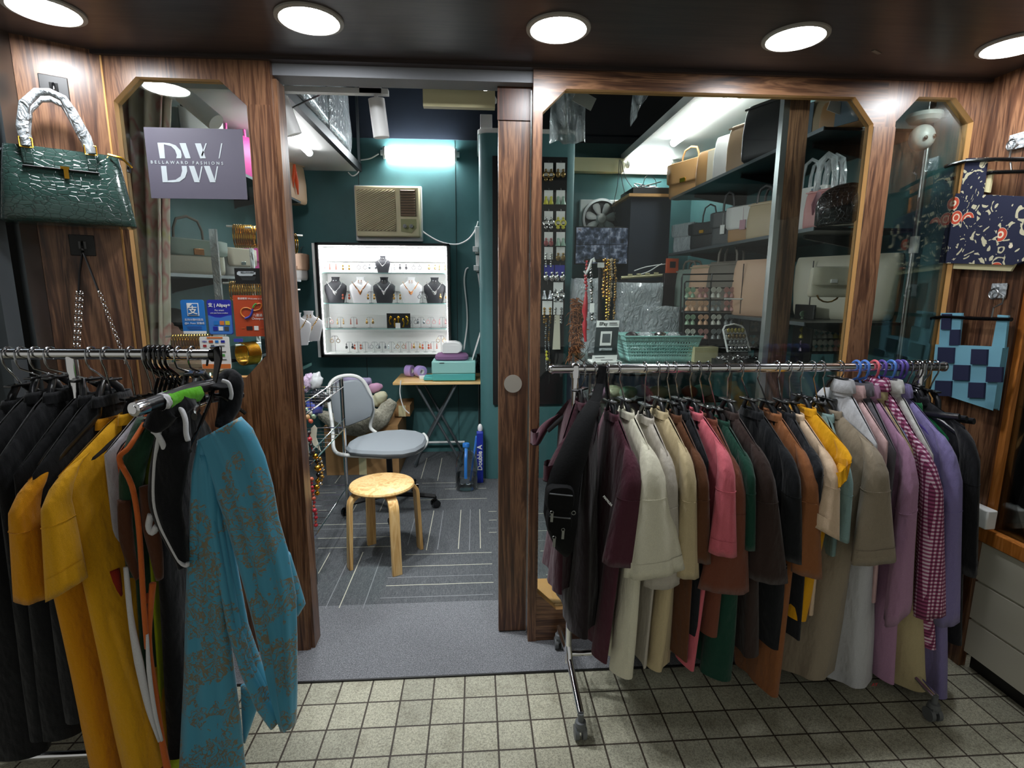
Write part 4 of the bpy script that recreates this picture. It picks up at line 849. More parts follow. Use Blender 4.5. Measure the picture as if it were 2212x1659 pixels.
a = P(478, 495, Y=2.42); b_ = P(470, 800, Y=2.42); mb = MB(); mb.box(((a.x+b_.x)/2, 2.42, (a.z+b_.z)/2), (.03, .012, a.z-b_.z)); mb.build('column', 'film_white', t)
a2 = P(556, 640, Y=2.42); mb = MB(); mb.box((P(556, 700, Y=2.42).x, 2.42, (a.z+b_.z)/2), (.014, .012, a.z-b_.z)); mb.build('column', 'film_white', t)
# ledge behind the left window
mb = MB(); mb.bb((-1.24, 2.10, 1.14), (-.78, 2.55, 1.155)); tag(mb.build('display_ledge', 'glass_green'), 'glass ledge along the bottom of the left window', 'ledge')
mb = MB(); c = P(400, 795, Y=2.3); mb.box((c.x+.05, 2.3, 1.165), (.20, .12, .018)); mb.box((c.x+.05, 2.3, 1.185), (.19, .11, .018)); tag(mb.build('jewellery_box', 'l_peach', bevel=.002), 'flat pale boxes lying on the glass ledge of the left window', 'boxes')
t = thing('mannequin_head', 'dark haired mannequin head behind the light blue sticker', 'mannequin', P(372, 728, Y=2.9)); c = P(376, 708, Y=2.9)
flat('skin_pl', 'c08e80', .5)
mb = MB(); mb.ell(c, (.062, .075, .085), 18, 12); mb.cyl(c-Vector((0, 0, .14)), c, .035, 12); mb.ell(c+Vector((.012, -.078, -.01)), (.010, .014, .016), 8, 6); mb.build('head', 'skin_pl', t)
mb = MB(); mb.ell(c+Vector((-.008, .014, .018)), (.085, .085, .085), 18, 12); mb.build('hair', 'black', t)
# ---- curtain inside the left window
m, N, L, b = base('curtain'); v = coords(N, L, (1, 1, .7)); f = noise(N, L, v, 9, 2)
L.new(ramp(N, L, f, [(.35, 'c9bca6'), (.47, 'd6cabb'), (.53, 'c98f88'), (.60, 'd0c6b0'), (.68, 'c2b874')]), b.inputs['Base Color']); b.inputs['Roughness'].default_value = .8; M['curtain'] = m
for (lb, x0, x1, Yc, y0, y1, nm_) in (('cream and pink floral curtain hanging at the left edge of the left window', 225, 350, 2.30, 165, 800, 'a'), ('narrow cream and pink curtain fold to the right of the wide one', 334, 374, 2.42, 178, 790, 'b')):
    A, B = P(x0, y0, Y=Yc), P(x1, y0, Y=Yc); z1 = P(x0, y1, Y=Yc).z; rows = []; A2, B2 = (P(298, 800, Y=Yc), P(350, 800, Y=Yc)) if nm_ == 'a' else (P(344, 800, Y=Yc), P(366, 800, Y=Yc))
    for i in range(14):
        s = i/13; row = []
        for k in range(40):
            u = k/39; sq = 1-.25*math.sin(PI*min(1, s*1.1))*.8
            row.append(Vector((lerp(lerp(A.x, B.x, u), lerp(A2.x, B2.x, u), s**.8), Yc+.028*math.sin(u*PI*(7 if nm_ == 'a' else 4)+.8*s), lerp(A.z, z1, s))))
        rows.append(row)
    mb = MB(); mb.grid(rows); tag(mb.build('curtain', 'curtain', solid=.003, sharp=180), lb, 'curtain')
# ---- signs and payment stickers on the left window (inside of the glass plane)
YS = YF+.018
def sticker(name, label, x0, z1, x1, z0, col, r=.008, cat='sticker'):
    t = thing(name, label, cat, ((x0+x1)/2, YS, z0)); pts = []
    for (qx, qz, a0) in ((x1-r, z0+r, -90), (x1-r, z1-r, 0), (x0+r, z1-r, 90), (x0+r, z0+r, 180)):
        for k in range(5): a = math.radians(a0+22.5*k); pts.append((qx+r*math.cos(a), qz+r*math.sin(a)))
    mb = MB(); mb.prism(pts, (0, YS, 0), (1, 0, 0), (0, 0, 1), (0, .0025, 0)); mb.build('backing', col, t, smooth=False); return t
def face(parent, name, mat, poly, y=YS-.0012): mb = MB(); mb.prism(poly, (0, y, 0), (1, 0, 0), (0, 0, 1), (0, .001, 0)); return mb.build(name, mat, parent, smooth=False)
def rect(x0, z0, x1, z1): return [(x0, z0), (x1, z0), (x1, z1), (x0, z1)]
flat('sign_grey', '55515f', .55); flat('sign_pale', 'b4bcc0', .5); flat('st_blue', '1c74c4', .4); flat('st_navy', '20269c', .4); flat('st_mid', '3f78c8', .4); flat('st_red', 'b5441f', .4)
flat('st_yel', 'c9bf2c', .4); flat('st_org', 'd9793a', .4); flat('st_grn', '4f9a4a', .4); flat('oct_blue', '3a46a8', .4); flat('oct_org', 'd98a3c', .4)
t = sticker('shop_sign', 'grey shop sign with pale DW lettering on the left window', -1.157, 2.054, -.823, 1.816, 'sign_grey', .002, 'sign')
def spx(x, y): p = P(x, y, Y=YS); return (p.x, p.z)
def spoly(pts, nm='logo'): face(t, nm, 'sign_pale', [spx(*p) for p in pts])
def zx(x, y): return (x*.27125, y*.27125)
def zp(pts, nm='logo'): spoly([zx(*p) for p in pts], nm)
# upper half: D, stem of W and strokes; lower half mirrors it
zp([(1255, 1137), (1305, 1137), (1316, 1262), (1275, 1262)])
zp([(1305, 1137), (1350, 1140), (1400, 1158), (1440, 1200), (1448, 1235), (1445, 1262), (1405, 1262), (1410, 1235), (1395, 1195), (1365, 1165), (1307, 1150)])
zp([(1430, 1140), (1480, 1140), (1520, 1262), (1478, 1262)]); zp([(1553, 1142), (1600, 1142), (1640, 1262), (1596, 1262)]); zp([(1638, 1142), (1648, 1142), (1612, 1250), (1604, 1235)]); zp([(1762, 1142), (1772, 1142), (1750, 1262), (1742, 1262)])
zp([(1283, 1322), (1325, 1322), (1338, 1452), (1297, 1452)])
zp([(1338, 1438), (1400, 1432), (1440, 1405), (1452, 1360), (1448, 1322), (1488, 1322), (1492, 1365), (1475, 1415), (1430, 1448), (1380, 1453), (1338, 1452)])
zp([(1505, 1322), (1548, 1322), (1592, 1452), (1550, 1452)]); zp([(1604, 1325), (1614, 1325), (1592, 1440), (1585, 1425)]); zp([(1625, 1322), (1670, 1322), (1718, 1452), (1674, 1452)]); zp([(1728, 1325), (1738, 1325), (1718, 1440), (1710, 1428)])
a = P(*zx(1200, 1302), Y=YS-.001); text('BELLAWARD FASHIONS', .0148, a, (1, 0, .0), (0, 0, 1), 'sign_pale', t, ext=.0002, spacing=1.72, bold=.0002)
t = sticker('payment_sticker', 'light blue payment sticker with a white character logo, leftmost on the left window', -1.095, 1.457, -1.011, 1.331, 'st_blue')
face(t, 'footer', 'paper', rect(-1.094, 1.331, -1.011, 1.341)); face(t, 'logo_outline', 'paper', rect(-1.073, 1.398, -1.031, 1.445)); face(t, 'logo_field', 'st_blue', rect(-1.070, 1.401, -1.034, 1.442), YS-.0024); face(t, 'corner', 'paper', [(-1.070, 1.442), (-1.052, 1.442), (-1.070, 1.424)], YS-.0030)
text('支', .034, (-1.069, YS-.0032, 1.407), (1, 0, 0), (0, 0, 1), 'paper', t, bold=.0006, ext=.0002)
text('支持分期付款及', .0098, (-1.086, YS-.001, 1.380), (1, 0, 0), (0, 0, 1), 'paper', t, ext=.0002); text('@A. Point 賞賺成', .0095, (-1.087, YS-.001, 1.367), (1, 0, 0), (0, 0, 1), 'paper', t, ext=.0002)
for k in range(3): face(t, 'small_print', 'st_mid', rect(-1.08+.003*k, 1.358-.005*k, -1.026, 1.3595-.005*k))
t = sticker('payment_sticker', 'dark blue payment sticker with small coloured app squares, between the light blue and orange ones', -1.001, 1.457, -.914, 1.328, 'st_navy', .008)
face(t, 'lower_field', 'st_mid', [(-.9995, 1.335), (-.994, 1.330), (-.921, 1.330), (-.9155, 1.335), (-.9155, 1.400), (-.93, 1.398), (-.955, 1.391), (-.975, 1.392), (-.9995, 1.400)])
text('支 | Alipay+', .0165, (-.9965, YS-.001, 1.432), (1, 0, 0), (0, 0, 1), 'paper', t, bold=.0003, ext=.0002); text('Pay smart', .0085, (-.974, YS-.001, 1.416), (1, 0, 0), (0, 0, 1), 'paper', t, ext=.0002); text('with your home e-wallets', .0062, (-.991, YS-.001, 1.4065), (1, 0, 0), (0, 0, 1), 'paper', t, ext=.0002)
for k, (mm, x, z) in enumerate((('st_blue', -.980, 1.364), ('st_org', -.959, 1.364), ('st_yel', -.939, 1.364), ('st_navy', -.985, 1.343), ('paper', -.965, 1.343), ('l_grey', -.944, 1.343))): face(t, 'app_icon', mm, rect(x, z, x+.016, z+.015), YS-.0024)
t = sticker('payment_sticker', 'orange red payment sticker with a looping logo, beside the door post', -.905, 1.474, -.786, 1.321, 'st_red', .002)
text('歡迎使用 Welcome to use', .0085, (-.887, YS-.001, 1.459), (1, 0, 0), (0, 0, 1), 'paper', t, ext=.0002)
def sline(pts, w, mat, nm): 
    mb = MB(); s = []
    for i in range(len(pts)-1):
        p0, p1, p2, p3 = [Vector(pts[j]) for j in (max(i-1, 0), i, i+1, min(i+2, len(pts)-1))]
        for k in range(5): u = k/5; s.append(.5*((2*p1)+(p2-p0)*u+(2*p0-5*p1+4*p2-p3)*u*u+(3*p1-p0-3*p2+p3)*u**3))
    s.append(Vector(pts[-1])); mb.tube([(p.x, YS-.001, p.y) for p in s], w, 6, flat=(1, .2) if False else None); mb.build(nm, mat, t)
sline([(-.868, 1.392), (-.876, 1.400), (-.880, 1.412), (-.872, 1.425), (-.855, 1.428), (-.838, 1.420), (-.825, 1.418), (-.808, 1.424), (-.802, 1.438), (-.808, 1.444), (-.822, 1.440), (-.832, 1.428)], .0022, 'oct_org', 'logo_loop')
sline([(-.836, 1.424), (-.840, 1.408), (-.850, 1.394), (-.866, 1.388)], .0042, 'oct_blue', 'logo_tail'); sline([(-.834, 1.428), (-.828, 1.438), (-.820, 1.443)], .0036, 'st_grn', 'logo_tip')
text('八達通', .012, (-.838, YS-.001, 1.396), (1, 0, 0), (0, 0, 1), 'paper', t, ext=.0002); text('Octopus', .0125, (-.842, YS-.001, 1.384), (1, 0, 0), (0, 0, 1), 'paper', t, ext=.0002)
face(t, 'card_icon', 'l_choc', rect(-.864, 1.345, -.842, 1.359)); face(t, 'app_icon', 'paper', rect(-.836, 1.344, -.820, 1.360)); face(t, 'small_print', 'st_org', rect(-.882, 1.351, -.870, 1.3525)); face(t, 'small_print', 'st_org', rect(-.814, 1.351, -.802, 1.3525))
t = sticker('card_sticker', 'white sticker of bank card logos below the blue ones, partly behind the rail', -1.04, 1.320, -.932, 1.197, 'paper', .006)
face(t, 'header', 'st_org', rect(-1.012, 1.313, -.955, 1.319)); face(t, 'footer', 'st_org', [(-1.036, 1.199), (-.936, 1.199), (-.934, 1.203), (-.934, 1.216), (-1.038, 1.216), (-1.038, 1.203)])
text('VISA', .0085, (-1.030, YS-.001, 1.299), (1, 0, 0), (0, 0, 1), 'st_navy', t, bold=.0002, ext=.0002)
for k, (mm, x, z, w_) in enumerate((('st_red', -1.006, 1.297, .015), ('st_blue', -.983, 1.297, .012), ('st_navy', -.962, 1.297, .014), ('red_pl', -1.028, 1.281, .012), ('grey_pl', -1.0, 1.281, .012), ('grey_pl', -.97, 1.284, .02), ('grey_pl', -.965, 1.262, .018), ('st_grn', -.962, 1.245, .01), ('grey_pl', -.965, 1.232, .018))): face(t, 'card_logo', mm, rect(x, z, x+w_, z+.009 if w_ < .018 else z+.003))
t = sticker('name_card', 'small black name card with a silver emblem stuck on the left window', -.891, 1.573, -.793, 1.516, 'black', .001, 'card')
face(t, 'emblem', 'sign_pale', [spx(*p) for p in ((514, 586), (548, 586), (548, 588), (552, 588), (552, 593), (548, 593), (545, 596), (518, 596), (512, 593), (512, 588), (514, 588))]); text('BELLAWARD', .0085, (-.868, YS-.0026, 1.555), (1, 0, 0), (0, 0, 1), 'l_blk', t, bold=.0002, ext=.0001)
for k in range(3): face(t, 'small_print', 'grey_metal', rect(-.870+.002*k, 1.540-.005*k, -.816-.002*k, 1.5412-.005*k))
t = sticker('payment_sticker', 'small blue sticker half hidden under the orange one', -.915, 1.312, -.882, 1.300, 'oct_blue', .001)
# ---- earring board on the front of the teal column
bx0, bx1 = P(1064, 500, Y=4.03).x, P(1222, 500, Y=4.03).x; bz1 = P(1200, 340, Y=4.03).z
t = thing('earring_board', 'tall black earring board on the front of the teal column', 'display board', ((bx0+bx1)/2, 4.03, .6))
mb = MB(); mb.bb((bx0, 4.018, .62), (bx1, 4.045, bz1)); mb.build('board', 'black', t)
EC = {}
flat('ear_yel', 'c9c23c', .3, coat=.4); flat('ear_green', '8fae9a', .3); flat('ear_bronze', '8a7246', .3, .6); flat('ear_red', 'a05c5c', .3, .3)
def ear_card(label, px, py, mat, kind=0, Y=4.0, sc=1.0, grp='carded earrings on the column board', card='paper'):
    c = P(px, py, Y=Y)
    t = thing('earring_card', label, 'earrings', c, group=grp)
    if card: mb = MB(); mb.bb(c+Vector((-.032*sc, 0, -.045*sc)), c+Vector((.032*sc, .002, .045*sc))); mb.build('card', card, t)
    mb = MB(); mb.tube([c+Vector((0, .004, .06*sc)), c+Vector((0, -.012, .055*sc)), c+Vector((0, -.014, .04*sc))], .0014, 5); mb.build('hook', 'steel', t)
    for s in (-1, 1):
        mb = MB(); e = c+Vector((s*.019*sc, -.006, -.005*sc)); mb.ell(e, (.009*sc, .005, .009*sc), 8, 6)
        if kind == 0: mb.torus(e-Vector((0, 0, .034*sc)), .020*sc, .006*sc, Matrix.Rotation(PI/2, 3, 'X'), 14, 6); mb.ell(e-Vector((0, 0, .066*sc)), (.014*sc, .006, .012*sc), 8, 5)
        elif kind == 1: mb.lathe([(.004*sc, .0), (.016*sc, -.035*sc), (.020*sc, -.05*sc), (.002, -.05*sc)], e, 10)
        elif kind == 2: mb.ell(e-Vector((0, 0, .030*sc)), (.017*sc, .006, .022*sc), 10, 6)
        else:
            for q in range(5): mb.ell(e-Vector((0, 0, .018*sc*(q+1))), (.008*sc, .005, .009*sc), 7, 5)
        mb.build('earring', mat, t)
rows = [(366, 'ear_bronze', 0, 'bronze', 'ear_bronze', 2, 'dark bronze'), (425, 'ear_yel', 1, 'pale yellow', 'ear_green', 1, 'green white'), (470, 'silver', 0, 'silver', 'ear_yel', 0, 'bright yellow'), (515, 'ear_red', 2, 'dusty red', 'ear_green', 1, 'grey green'), (547, 'silver', 3, 'silver', 'ear_bronze', 2, 'brown yellow')]
wv = ['at the very top', 'second from the top', 'third from the top', 'fourth from the top', 'fifth from the top']
for k, (y, m0, k0, n0, m1, k1, n1) in enumerate(rows):
    ear_card('card of %s earrings, left row of the column board, %s' % (n0, wv[k]), 1185, y, m0, k0); ear_card('card of %s earrings, right row of the column board, %s' % (n1, wv[k]), 1211, y, m1, k1)
flat('card_blue', '3a3a9a', .5)
for x, y, mt, kd, cd, lb in ((1186, 588, 'silver', 2, 'card_blue', 'large silver bell earrings on a blue card, left column of the board'), (1209, 588, 'silver', 2, 'card_blue', 'large silver bell earrings on a blue card, right column of the board'),
                         (1182, 628, 'sil_bead', 1, None, 'wide silver fan earrings in the left column under the blue card'), (1206, 625, 'silver', 0, 'paper', 'triangle silver earrings on a white card in the right column'),
                         (1182, 665, 'brass', 3, 'paper', 'white arched card with a beaded chain, left column of the board'), (1206, 665, 'silver', 3, 'paper', 'white arched card with a grey chain, right column of the board')):
    ear_card(lb, x, y, mt, kd, sc=1.15, card=cd)
mb = MB(); a, b_ = P(1199, 683, Y=3.99), P(1206, 755, Y=3.99); mb.prism([(0, 0), (.06, 0), (.05, .26), (.012, .26)], (a.x-.015, 3.99, b_.z), (1, 0, 0), (0, 0, 1), (0, .004, 0)); tag(mb.build('pendant_card', 'l_ivory'), 'tapered ivory card hanging low in the right column of the earring board', 'card')
def beads(label, pts, r, mat, Y, name='bead_necklace', n=None, cat='necklace', seed=1, alt=None, grp=None):
    random.seed(seed); q = [P(x, y, Y=Y) for x, y in pts]; L_ = sum((q[i+1]-q[i]).length for i in range(len(q)-1)); n = n or int(L_/(r*1.9)); mb = MB()
    for k in range(n+1):
        d_ = L_*k/n; i = 0
        while i < len(q)-2 and d_ > (q[i+1]-q[i]).length: d_ -= (q[i+1]-q[i]).length; i += 1
        p = q[i].lerp(q[i+1], min(1, d_/max(1e-6, (q[i+1]-q[i]).length))); f = random.uniform(.7, 1.25)
        mb.ell(p+Vector((random.uniform(-.3, .3)*r, random.uniform(-.4, .4)*r, 0)), r*f, 7, 5, m=(1 if alt and random.random() < .35 else 0))
    mb.tube(q, r*.25, 5)
    return tag(mb.build(name, [mat, alt] if alt else mat), label, cat, grp)
for k, (x, lb) in enumerate(((1180, 'left long silver bead strand at the foot of the earring board'), (1187, 'right long silver bead strand at the foot of the earring board'))):
    beads(lb, [(x, 690), (x-2, 740), (x+1, 800)], .008, 'silver', 3.99, seed=k, alt='brass', name='bead_strand')
beads('yellow flower charm strand low on the earring board', [(1180, 760), (1181, 775)], .013, 'ear_yel', 3.98, name='bead_strand')
# slivers of the same board seen between the sliding door and the fixed frame
for k, (y, mt, w_) in enumerate(((366, 'gem_rust', 'rust'), (425, 'ear_yel', 'yellow'), (470, 'silver', 'silver'), (515, 'ear_green', 'green'), (560, 'gem_pink', 'pink'), (600, 'silver', 'steel grey'))):
    for x in (1090, 1135): ear_card('card of %s earrings %s the sliding door' % (w_, 'on the column board, hidden mostly behind' if x == 1090 else 'in the narrow gap right of'), x, y, mt, k % 4)
# ---- counter with glass top, things on it
ZC = 1.10
cxl = P(1272, 788, Z=ZC).x
t = thing('glass_counter', 'glass topped display counter behind the large right window', 'counter', (1.1, 3.05, .006))
mb = MB(); mb.bb((cxl, 2.80, ZC-.008), (1.42, 3.35, ZC)); mb.build('glass_top', 'glass_green', t)
mb = MB(); mb.bb((cxl+.01, 2.82, .006), (1.41, 3.33, .62)); mb.build('cabinet', 'l_choc', t)
mb = MB(); mb.bb((cxl+.01, 2.815, .62), (1.41, 2.819, ZC-.01)); mb.build('front_glass', 'glass', t)
mb = MB(); mb.bb((cxl+.01, 2.83, .88), (1.41, 3.3, .886)); mb.build('inner_shelf', 'glass_green', t)
mb = MB()
for x, y in ((cxl+.01, 2.815), (1.405, 2.815), (cxl+.01, 3.32), (1.405, 3.32)): mb.bb((x-.006, y-.006, .6), (x+.006, y+.006, ZC-.008))
mb.build('corner_post', 'steel', t)
random.seed(5)
stock = [('bag_pink', 'pink'), ('bag_cream', 'cream'), ('ear_green', 'pale green'), ('bag_lilac', 'lilac'), ('l_sand', 'sand'), ('bag_grey', 'grey'), ('gem_rust', 'rust'), ('mint', 'mint')]
for k, x in enumerate((.70, .78, .86, .95, 1.04, 1.13, 1.22, 1.31)):
    mt, w_ = stock[k]; mb = MB(); mb.ell((x, 2.92+.03*(k % 2), .925), (.046, .06, .036), 12, 8, R=Matrix.Rotation(k, 3, 'Z')); tag(mb.build('folded_scarf', mt), 'rolled %s scarf lying inside the glass counter' % w_, 'scarf')
# mint basket with real holes
def frus(c, w0, d0, w1, d1, h): return w0
bl, br_ = P(1343, 727, Y=2.92), P(1512, 727, Y=2.92); bw = (br_.x-bl.x); bxc = (bl.x+br_.x)/2; bz = ZC+.001; bh = P(1430, 727, Y=2.88).z-bz
t = thing('plastic_basket', 'mint green plastic basket of wrapped jewellery on the glass counter', 'basket', (bxc, 3.0, bz)); mb = MB()
def bk_pt(u, v, side):
    w = lerp(bw*.40, bw*.49, v); d = lerp(.10, .125, v); z = bz+bh*v
    return {0: Vector((bxc+u*w, 3.0-d, z)), 1: Vector((bxc+w, 3.0+u*d, z)), 2: Vector((bxc-u*w, 3.0+d, z)), 3: Vector((bxc-w, 3.0-u*d, z))}[side]
for side in range(4):
    nu = 26 if side in (0, 2) else 12; vs = [0, .22, .26, .345, .385, .47, .51, .595, .635, .72, .78, 1]
    for j in range(len(vs)-1):
        for i in range(nu*2+1):
            us = [-1+2*(i)/(nu*2+1), -1+2*(i+1)/(nu*2+1)]
            if j in (1, 3, 5, 7, 9) and i % 2 == 1 and 2 < i < nu*2-2: continue
            mb.add([bk_pt(us[0], vs[j], side), bk_pt(us[1], vs[j], side), bk_pt(us[1], vs[j+1], side), bk_pt(us[0], vs[j+1], side)], [(0, 1, 2, 3)])
mb.add([bk_pt(-1, 0, 0), bk_pt(1, 0, 0), bk_pt(1, 0, 1), bk_pt(1, 0, 2)][:0] or [Vector((bxc-bw*.4, 2.9, bz)), Vector((bxc+bw*.4, 2.9, bz)), Vector((bxc+bw*.4, 3.1, bz)), Vector((bxc-bw*.4, 3.1, bz))], [(0, 1, 2, 3)])
mb.build('body', 'mint', t, solid=.003)
mb = MB(); mb.tube([Vector((bxc+sx*bw*.495, 3.0+sy*.128, bz+bh)) for sx, sy in ((-1, -1), (1, -1), (1, 1), (-1, 1))], .0055, 8, loop=True); mb.build('rim', 'mint', t)
for k, (x, mt, w_) in enumerate(((1365, 'l_choc', 'brown beaded'), (1395, 'film_white', 'silver wrapped'), (1425, 'silver', 'silver'), (1455, 'film_white', 'clear wrapped'), (1480, 'l_blk', 'black boxed'))):
    c = P(x, 724, Y=3.0); mb = MB(); mb.ell((c.x, 3.0, bz+bh-.01), (.036, .06, .028), 12, 7, R=Matrix.Rotation(k*1.1, 3, 'Z')); tag(mb.build('jewellery_packet', mt), '%s packet of jewellery in the mint basket' % w_, 'packet')
# payment stand leaning back
t = thing('payment_stand', 'leaning payment stand with white head and foot, at the left of the glass counter', 'sign', P(1312, 785, Z=ZC)); ux = Vector((1, .12, 0)).normalized(); cb_ = P(1304, 783, Z=ZC); uz = Vector((.13, .30, 1)).normalized()
def stand_rect(x0, z0, x1, z1, nm_, mt, off=0): mb = MB(); n_ = ux.cross(uz); mb.prism([(x0, z0), (x1, z0), (x1, z1), (x0, z1)], cb_+n_*off, ux, uz, -n_*.003); mb.build(nm_, mt, t, smooth=False)
hgt = (P(1322, 690, Y=cb_.y+.06).z-ZC)*1.02
flat('pay_slate', '2c3638', .3, coat=.4)
stand_rect(-.062, 0, .072, hgt, 'panel', 'pay_slate'); stand_rect(-.062, hgt*.84, .072, hgt, 'header', 'paper', .002); stand_rect(-.07, 0, .075, hgt*.17, 'footer', 'paper', .004)
stand_rect(-.032, hgt*.40, .033, hgt*.74, 'code_card', 'paper', .003); stand_rect(-.022, hgt*.47, .024, hgt*.68, 'blank_square', 'grey_metal', .0045); stand_rect(-.035, hgt*.28, .04, hgt*.34, 'clip', 'film', .006)
n_ = ux.cross(uz); text('EPay', .026, cb_+n_*.0036+ux*-.047+uz*hgt*.885, ux, uz, 'black', t, bold=.0006, ext=.0002)
stand_rect(.012, hgt*.93, .058, hgt*.945, 'small_print', 'black', .0045); stand_rect(.012, hgt*.89, .062, hgt*.905, 'small_print', 'grey_pl', .0045); stand_rect(-.055, hgt*.11, .0, hgt*.122, 'small_print', 'grey_pl', .0055); stand_rect(-.02, hgt*.05, .05, hgt*.062, 'small_print', 'grey_pl', .0055)
mb = MB(); mb.bb((cb_.x-.07, cb_.y-.02, ZC+.001), (cb_.x+.10, cb_.y+.10, ZC+.006)); mb.build('base', 'paper', t)
# necklace stand
t = thing('necklace_stand', 'black T shaped necklace stand behind the payment stand', 'display stand', P(1295, 760, Y=3.2)); a = P(1294, 770, Y=3.2); b_ = P(1297, 572, Y=3.2)
mb = MB(); mb.tube([(a.x, 3.2, ZC+.002), (b_.x, 3.2, b_.z)], .012, 10); mb.build('post', 'black', t)
c0, c1 = P(1262, 563, Y=3.2), P(1336, 563, Y=3.2); mb = MB(); mb.tube([c0, c1], .010, 10); mb.build('crossbar', 'black', t)
mb = MB(); mb.cyl((a.x, 3.2, ZC+.001), (a.x, 3.2, ZC+.01), .07, 24); mb.build('base', 'black', t)
for k, (x, mt, al, w_, y1) in enumerate(((1305, 'brass', None, 'copper gold link', 640), (1312, 'gold', 'brass', 'gold bead', 690), (1320, 'l_sand', None, 'thick khaki cord', 640), (1328, 'brass', 'ear_bronze', 'bronze charm', 688), (1316, 'ear_bronze', 'gold', 'brown and gold tangled', 695))):
    beads('%s necklace hanging from the right arm of the black stand' % w_, [(x, 562), (x-1+k, 600), (x-2, y1)], .011-.001*k, mt, 3.17-.012*k, seed=k, alt=al)
beads('crimson bead strand with a long tassel on the left arm of the black stand', [(1267, 565), (1266, 600), (1266, 632)], .010, 'red_pl', 3.17, name='bead_strand')
mb = MB(); mb.tube([P(1266, 634, Y=3.17), P(1265, 655, Y=3.17), P(1263, 672, Y=3.17), P(1264, 690, Y=3.17), P(1263, 700, Y=3.17), P(1263, 715, Y=3.17), P(1265, 738, Y=3.17)], [.008, .014, .018, .008, .016, .012, .008], 10); tag(mb.build('tassel', 'red_pl'), 'crimson tassel below the red bead strand', 'tassel')
beads('silver charm necklace with a white tag beside the crimson tassel', [(1276, 570), (1278, 620), (1279, 690)], .009, 'silver', 3.16, alt='pay_slate', seed=4)
mb = MB(); a = P(1279, 665, Y=3.14); mb.box(a, (.026, .002, .055)); tag(mb.build('price_tag', 'paper'), 'blank white tag on the silver charm necklace', 'tag')
mb = MB(); q = [P(x, y, Y=3.13) for x, y in ((1262, 585), (1265, 592), (1272, 580), (1278, 562), (1282, 558), (1284, 566))]; mb.tube(q, .008, 10); tag(mb.build('bangle', 'white_gloss'), 'white open bangle hooked over the black necklace stand', 'bangle')
mb = MB(); a, b_ = P(1291, 567, Y=3.15), P(1305, 578, Y=3.15); mb.bb((a.x, 3.15, b_.z), (b_.x, 3.153, a.z)); tag(mb.build('small_card', 'paper'), 'small white card clipped at the top of the necklace stand', 'card')
# auburn fur
flat('fur', '8a5430', .9, bmp=1, bscale=70); flat('fur_dark', '5a3420', .9)
random.seed(8); mb = MB(); q = [P(x, y, Y=3.55) for x, y in ((1240, 650), (1245, 690), (1240, 730), (1238, 775))]
for i in range(520):
    s = random.random()*(len(q)-1); k = min(int(s), len(q)-2); p = q[k].lerp(q[k+1], s-k)+Vector((random.uniform(-.03, .03), random.uniform(-.05, .05), random.uniform(-.02, .02))); d_ = Vector((random.uniform(-.3, 1), random.uniform(-.6, .2), random.uniform(-.8, .5))).normalized()*random.uniform(.03, .07)
    mb.tube([p, p+d_*.5+Vector((0, 0, .006)), p+d_+Vector((0, 0, -.008))], [.005, .0035, .0008], 4, m=(1 if random.random() < .35 else 0))
tag(mb.build('fur_stole', ['fur', 'fur_dark']), 'auburn fur stole hanging beside the teal column', 'fur')
# back corner: desk shelf with monitor, fan, wrapped stock
YB2 = 4.35
t = thing('exhaust_fan', 'white exhaust fan set in the back wall above the monitor', 'fan', P(1300, 488, Y=4.74)); a, b_ = P(1254, 430, Y=4.74), P(1345, 500, Y=4.74); cf = P(1300, 472, Y=4.70)
R_ = (b_.x-a.x)*.44
mb = MB(); mb.bb((a.x, 4.75, b_.z-.06), (b_.x, 4.80, a.z)); mb.build('frame', 'white', t, bevel=.008)
Rf = Matrix.Rotation(PI/2, 3, 'X')
mb = MB(); mb.lathe([(R_*.84, -.0), (R_, 0), (R_, .05), (R_*.88, .05), (R_*.84, 0)], Vector((cf.x, 4.75, cf.z)), 36, Rf, caps=False); mb.build('shroud', 'steel', t)
mb = MB(); mb.lathe([(.001, .0), (R_*.86, 0), (R_*.86, .004), (.001, .004)], Vector((cf.x, 4.752, cf.z)), 36, Rf); mb.build('opening', 'black', t)
for k in range(7):
    a_ = 2*PI*k/7+.2; dr = Vector((math.cos(a_), 0, math.sin(a_))); sd = Vector((-math.sin(a_), 0, math.cos(a_))); c = Vector((cf.x, 4.725, cf.z)); rr_ = []
    for s, w in ((.25, .10), (.45, .17), (.65, .21), (.78, .17), (.82, .08)): rr_.append([c+dr*R_*s+sd*R_*w+Vector((0, -.012, 0)), c+dr*R_*s-sd*R_*w+Vector((0, .012, 0))])
    mb = MB(); mb.grid(rr_); mb.build('blade', 'white', t, solid=.004)
mb = MB(); mb.lathe([(.0, .045), (R_*.2, .04), (R_*.27, .025), (R_*.27, .0)], Vector((cf.x, 4.74, cf.z)), 24, Rf); mb.build('hub', 'white', t)
t = thing('monitor', 'wall monitor showing four dim camera views', 'monitor', P(1316, 570, Y=4.3)); a, b_ = P(1243, 489, Y=4.3), P(1388, 572, Y=4.3)
mb = MB(); mb.bb((a.x, 4.30, b_.z), (b_.x, 4.33, a.z)); mb.build('housing', 'black', t, bevel=.003)
m, N, L, b = base('screen'); v = coords(N, L); vo = N.new('ShaderNodeTexVoronoi'); vo.distance = 'CHEBYCHEV'; vo.inputs['Scale'].default_value = 22; L.new(v, vo.inputs['Vector']); f = noise(N, L, v, 9, 5, .75)
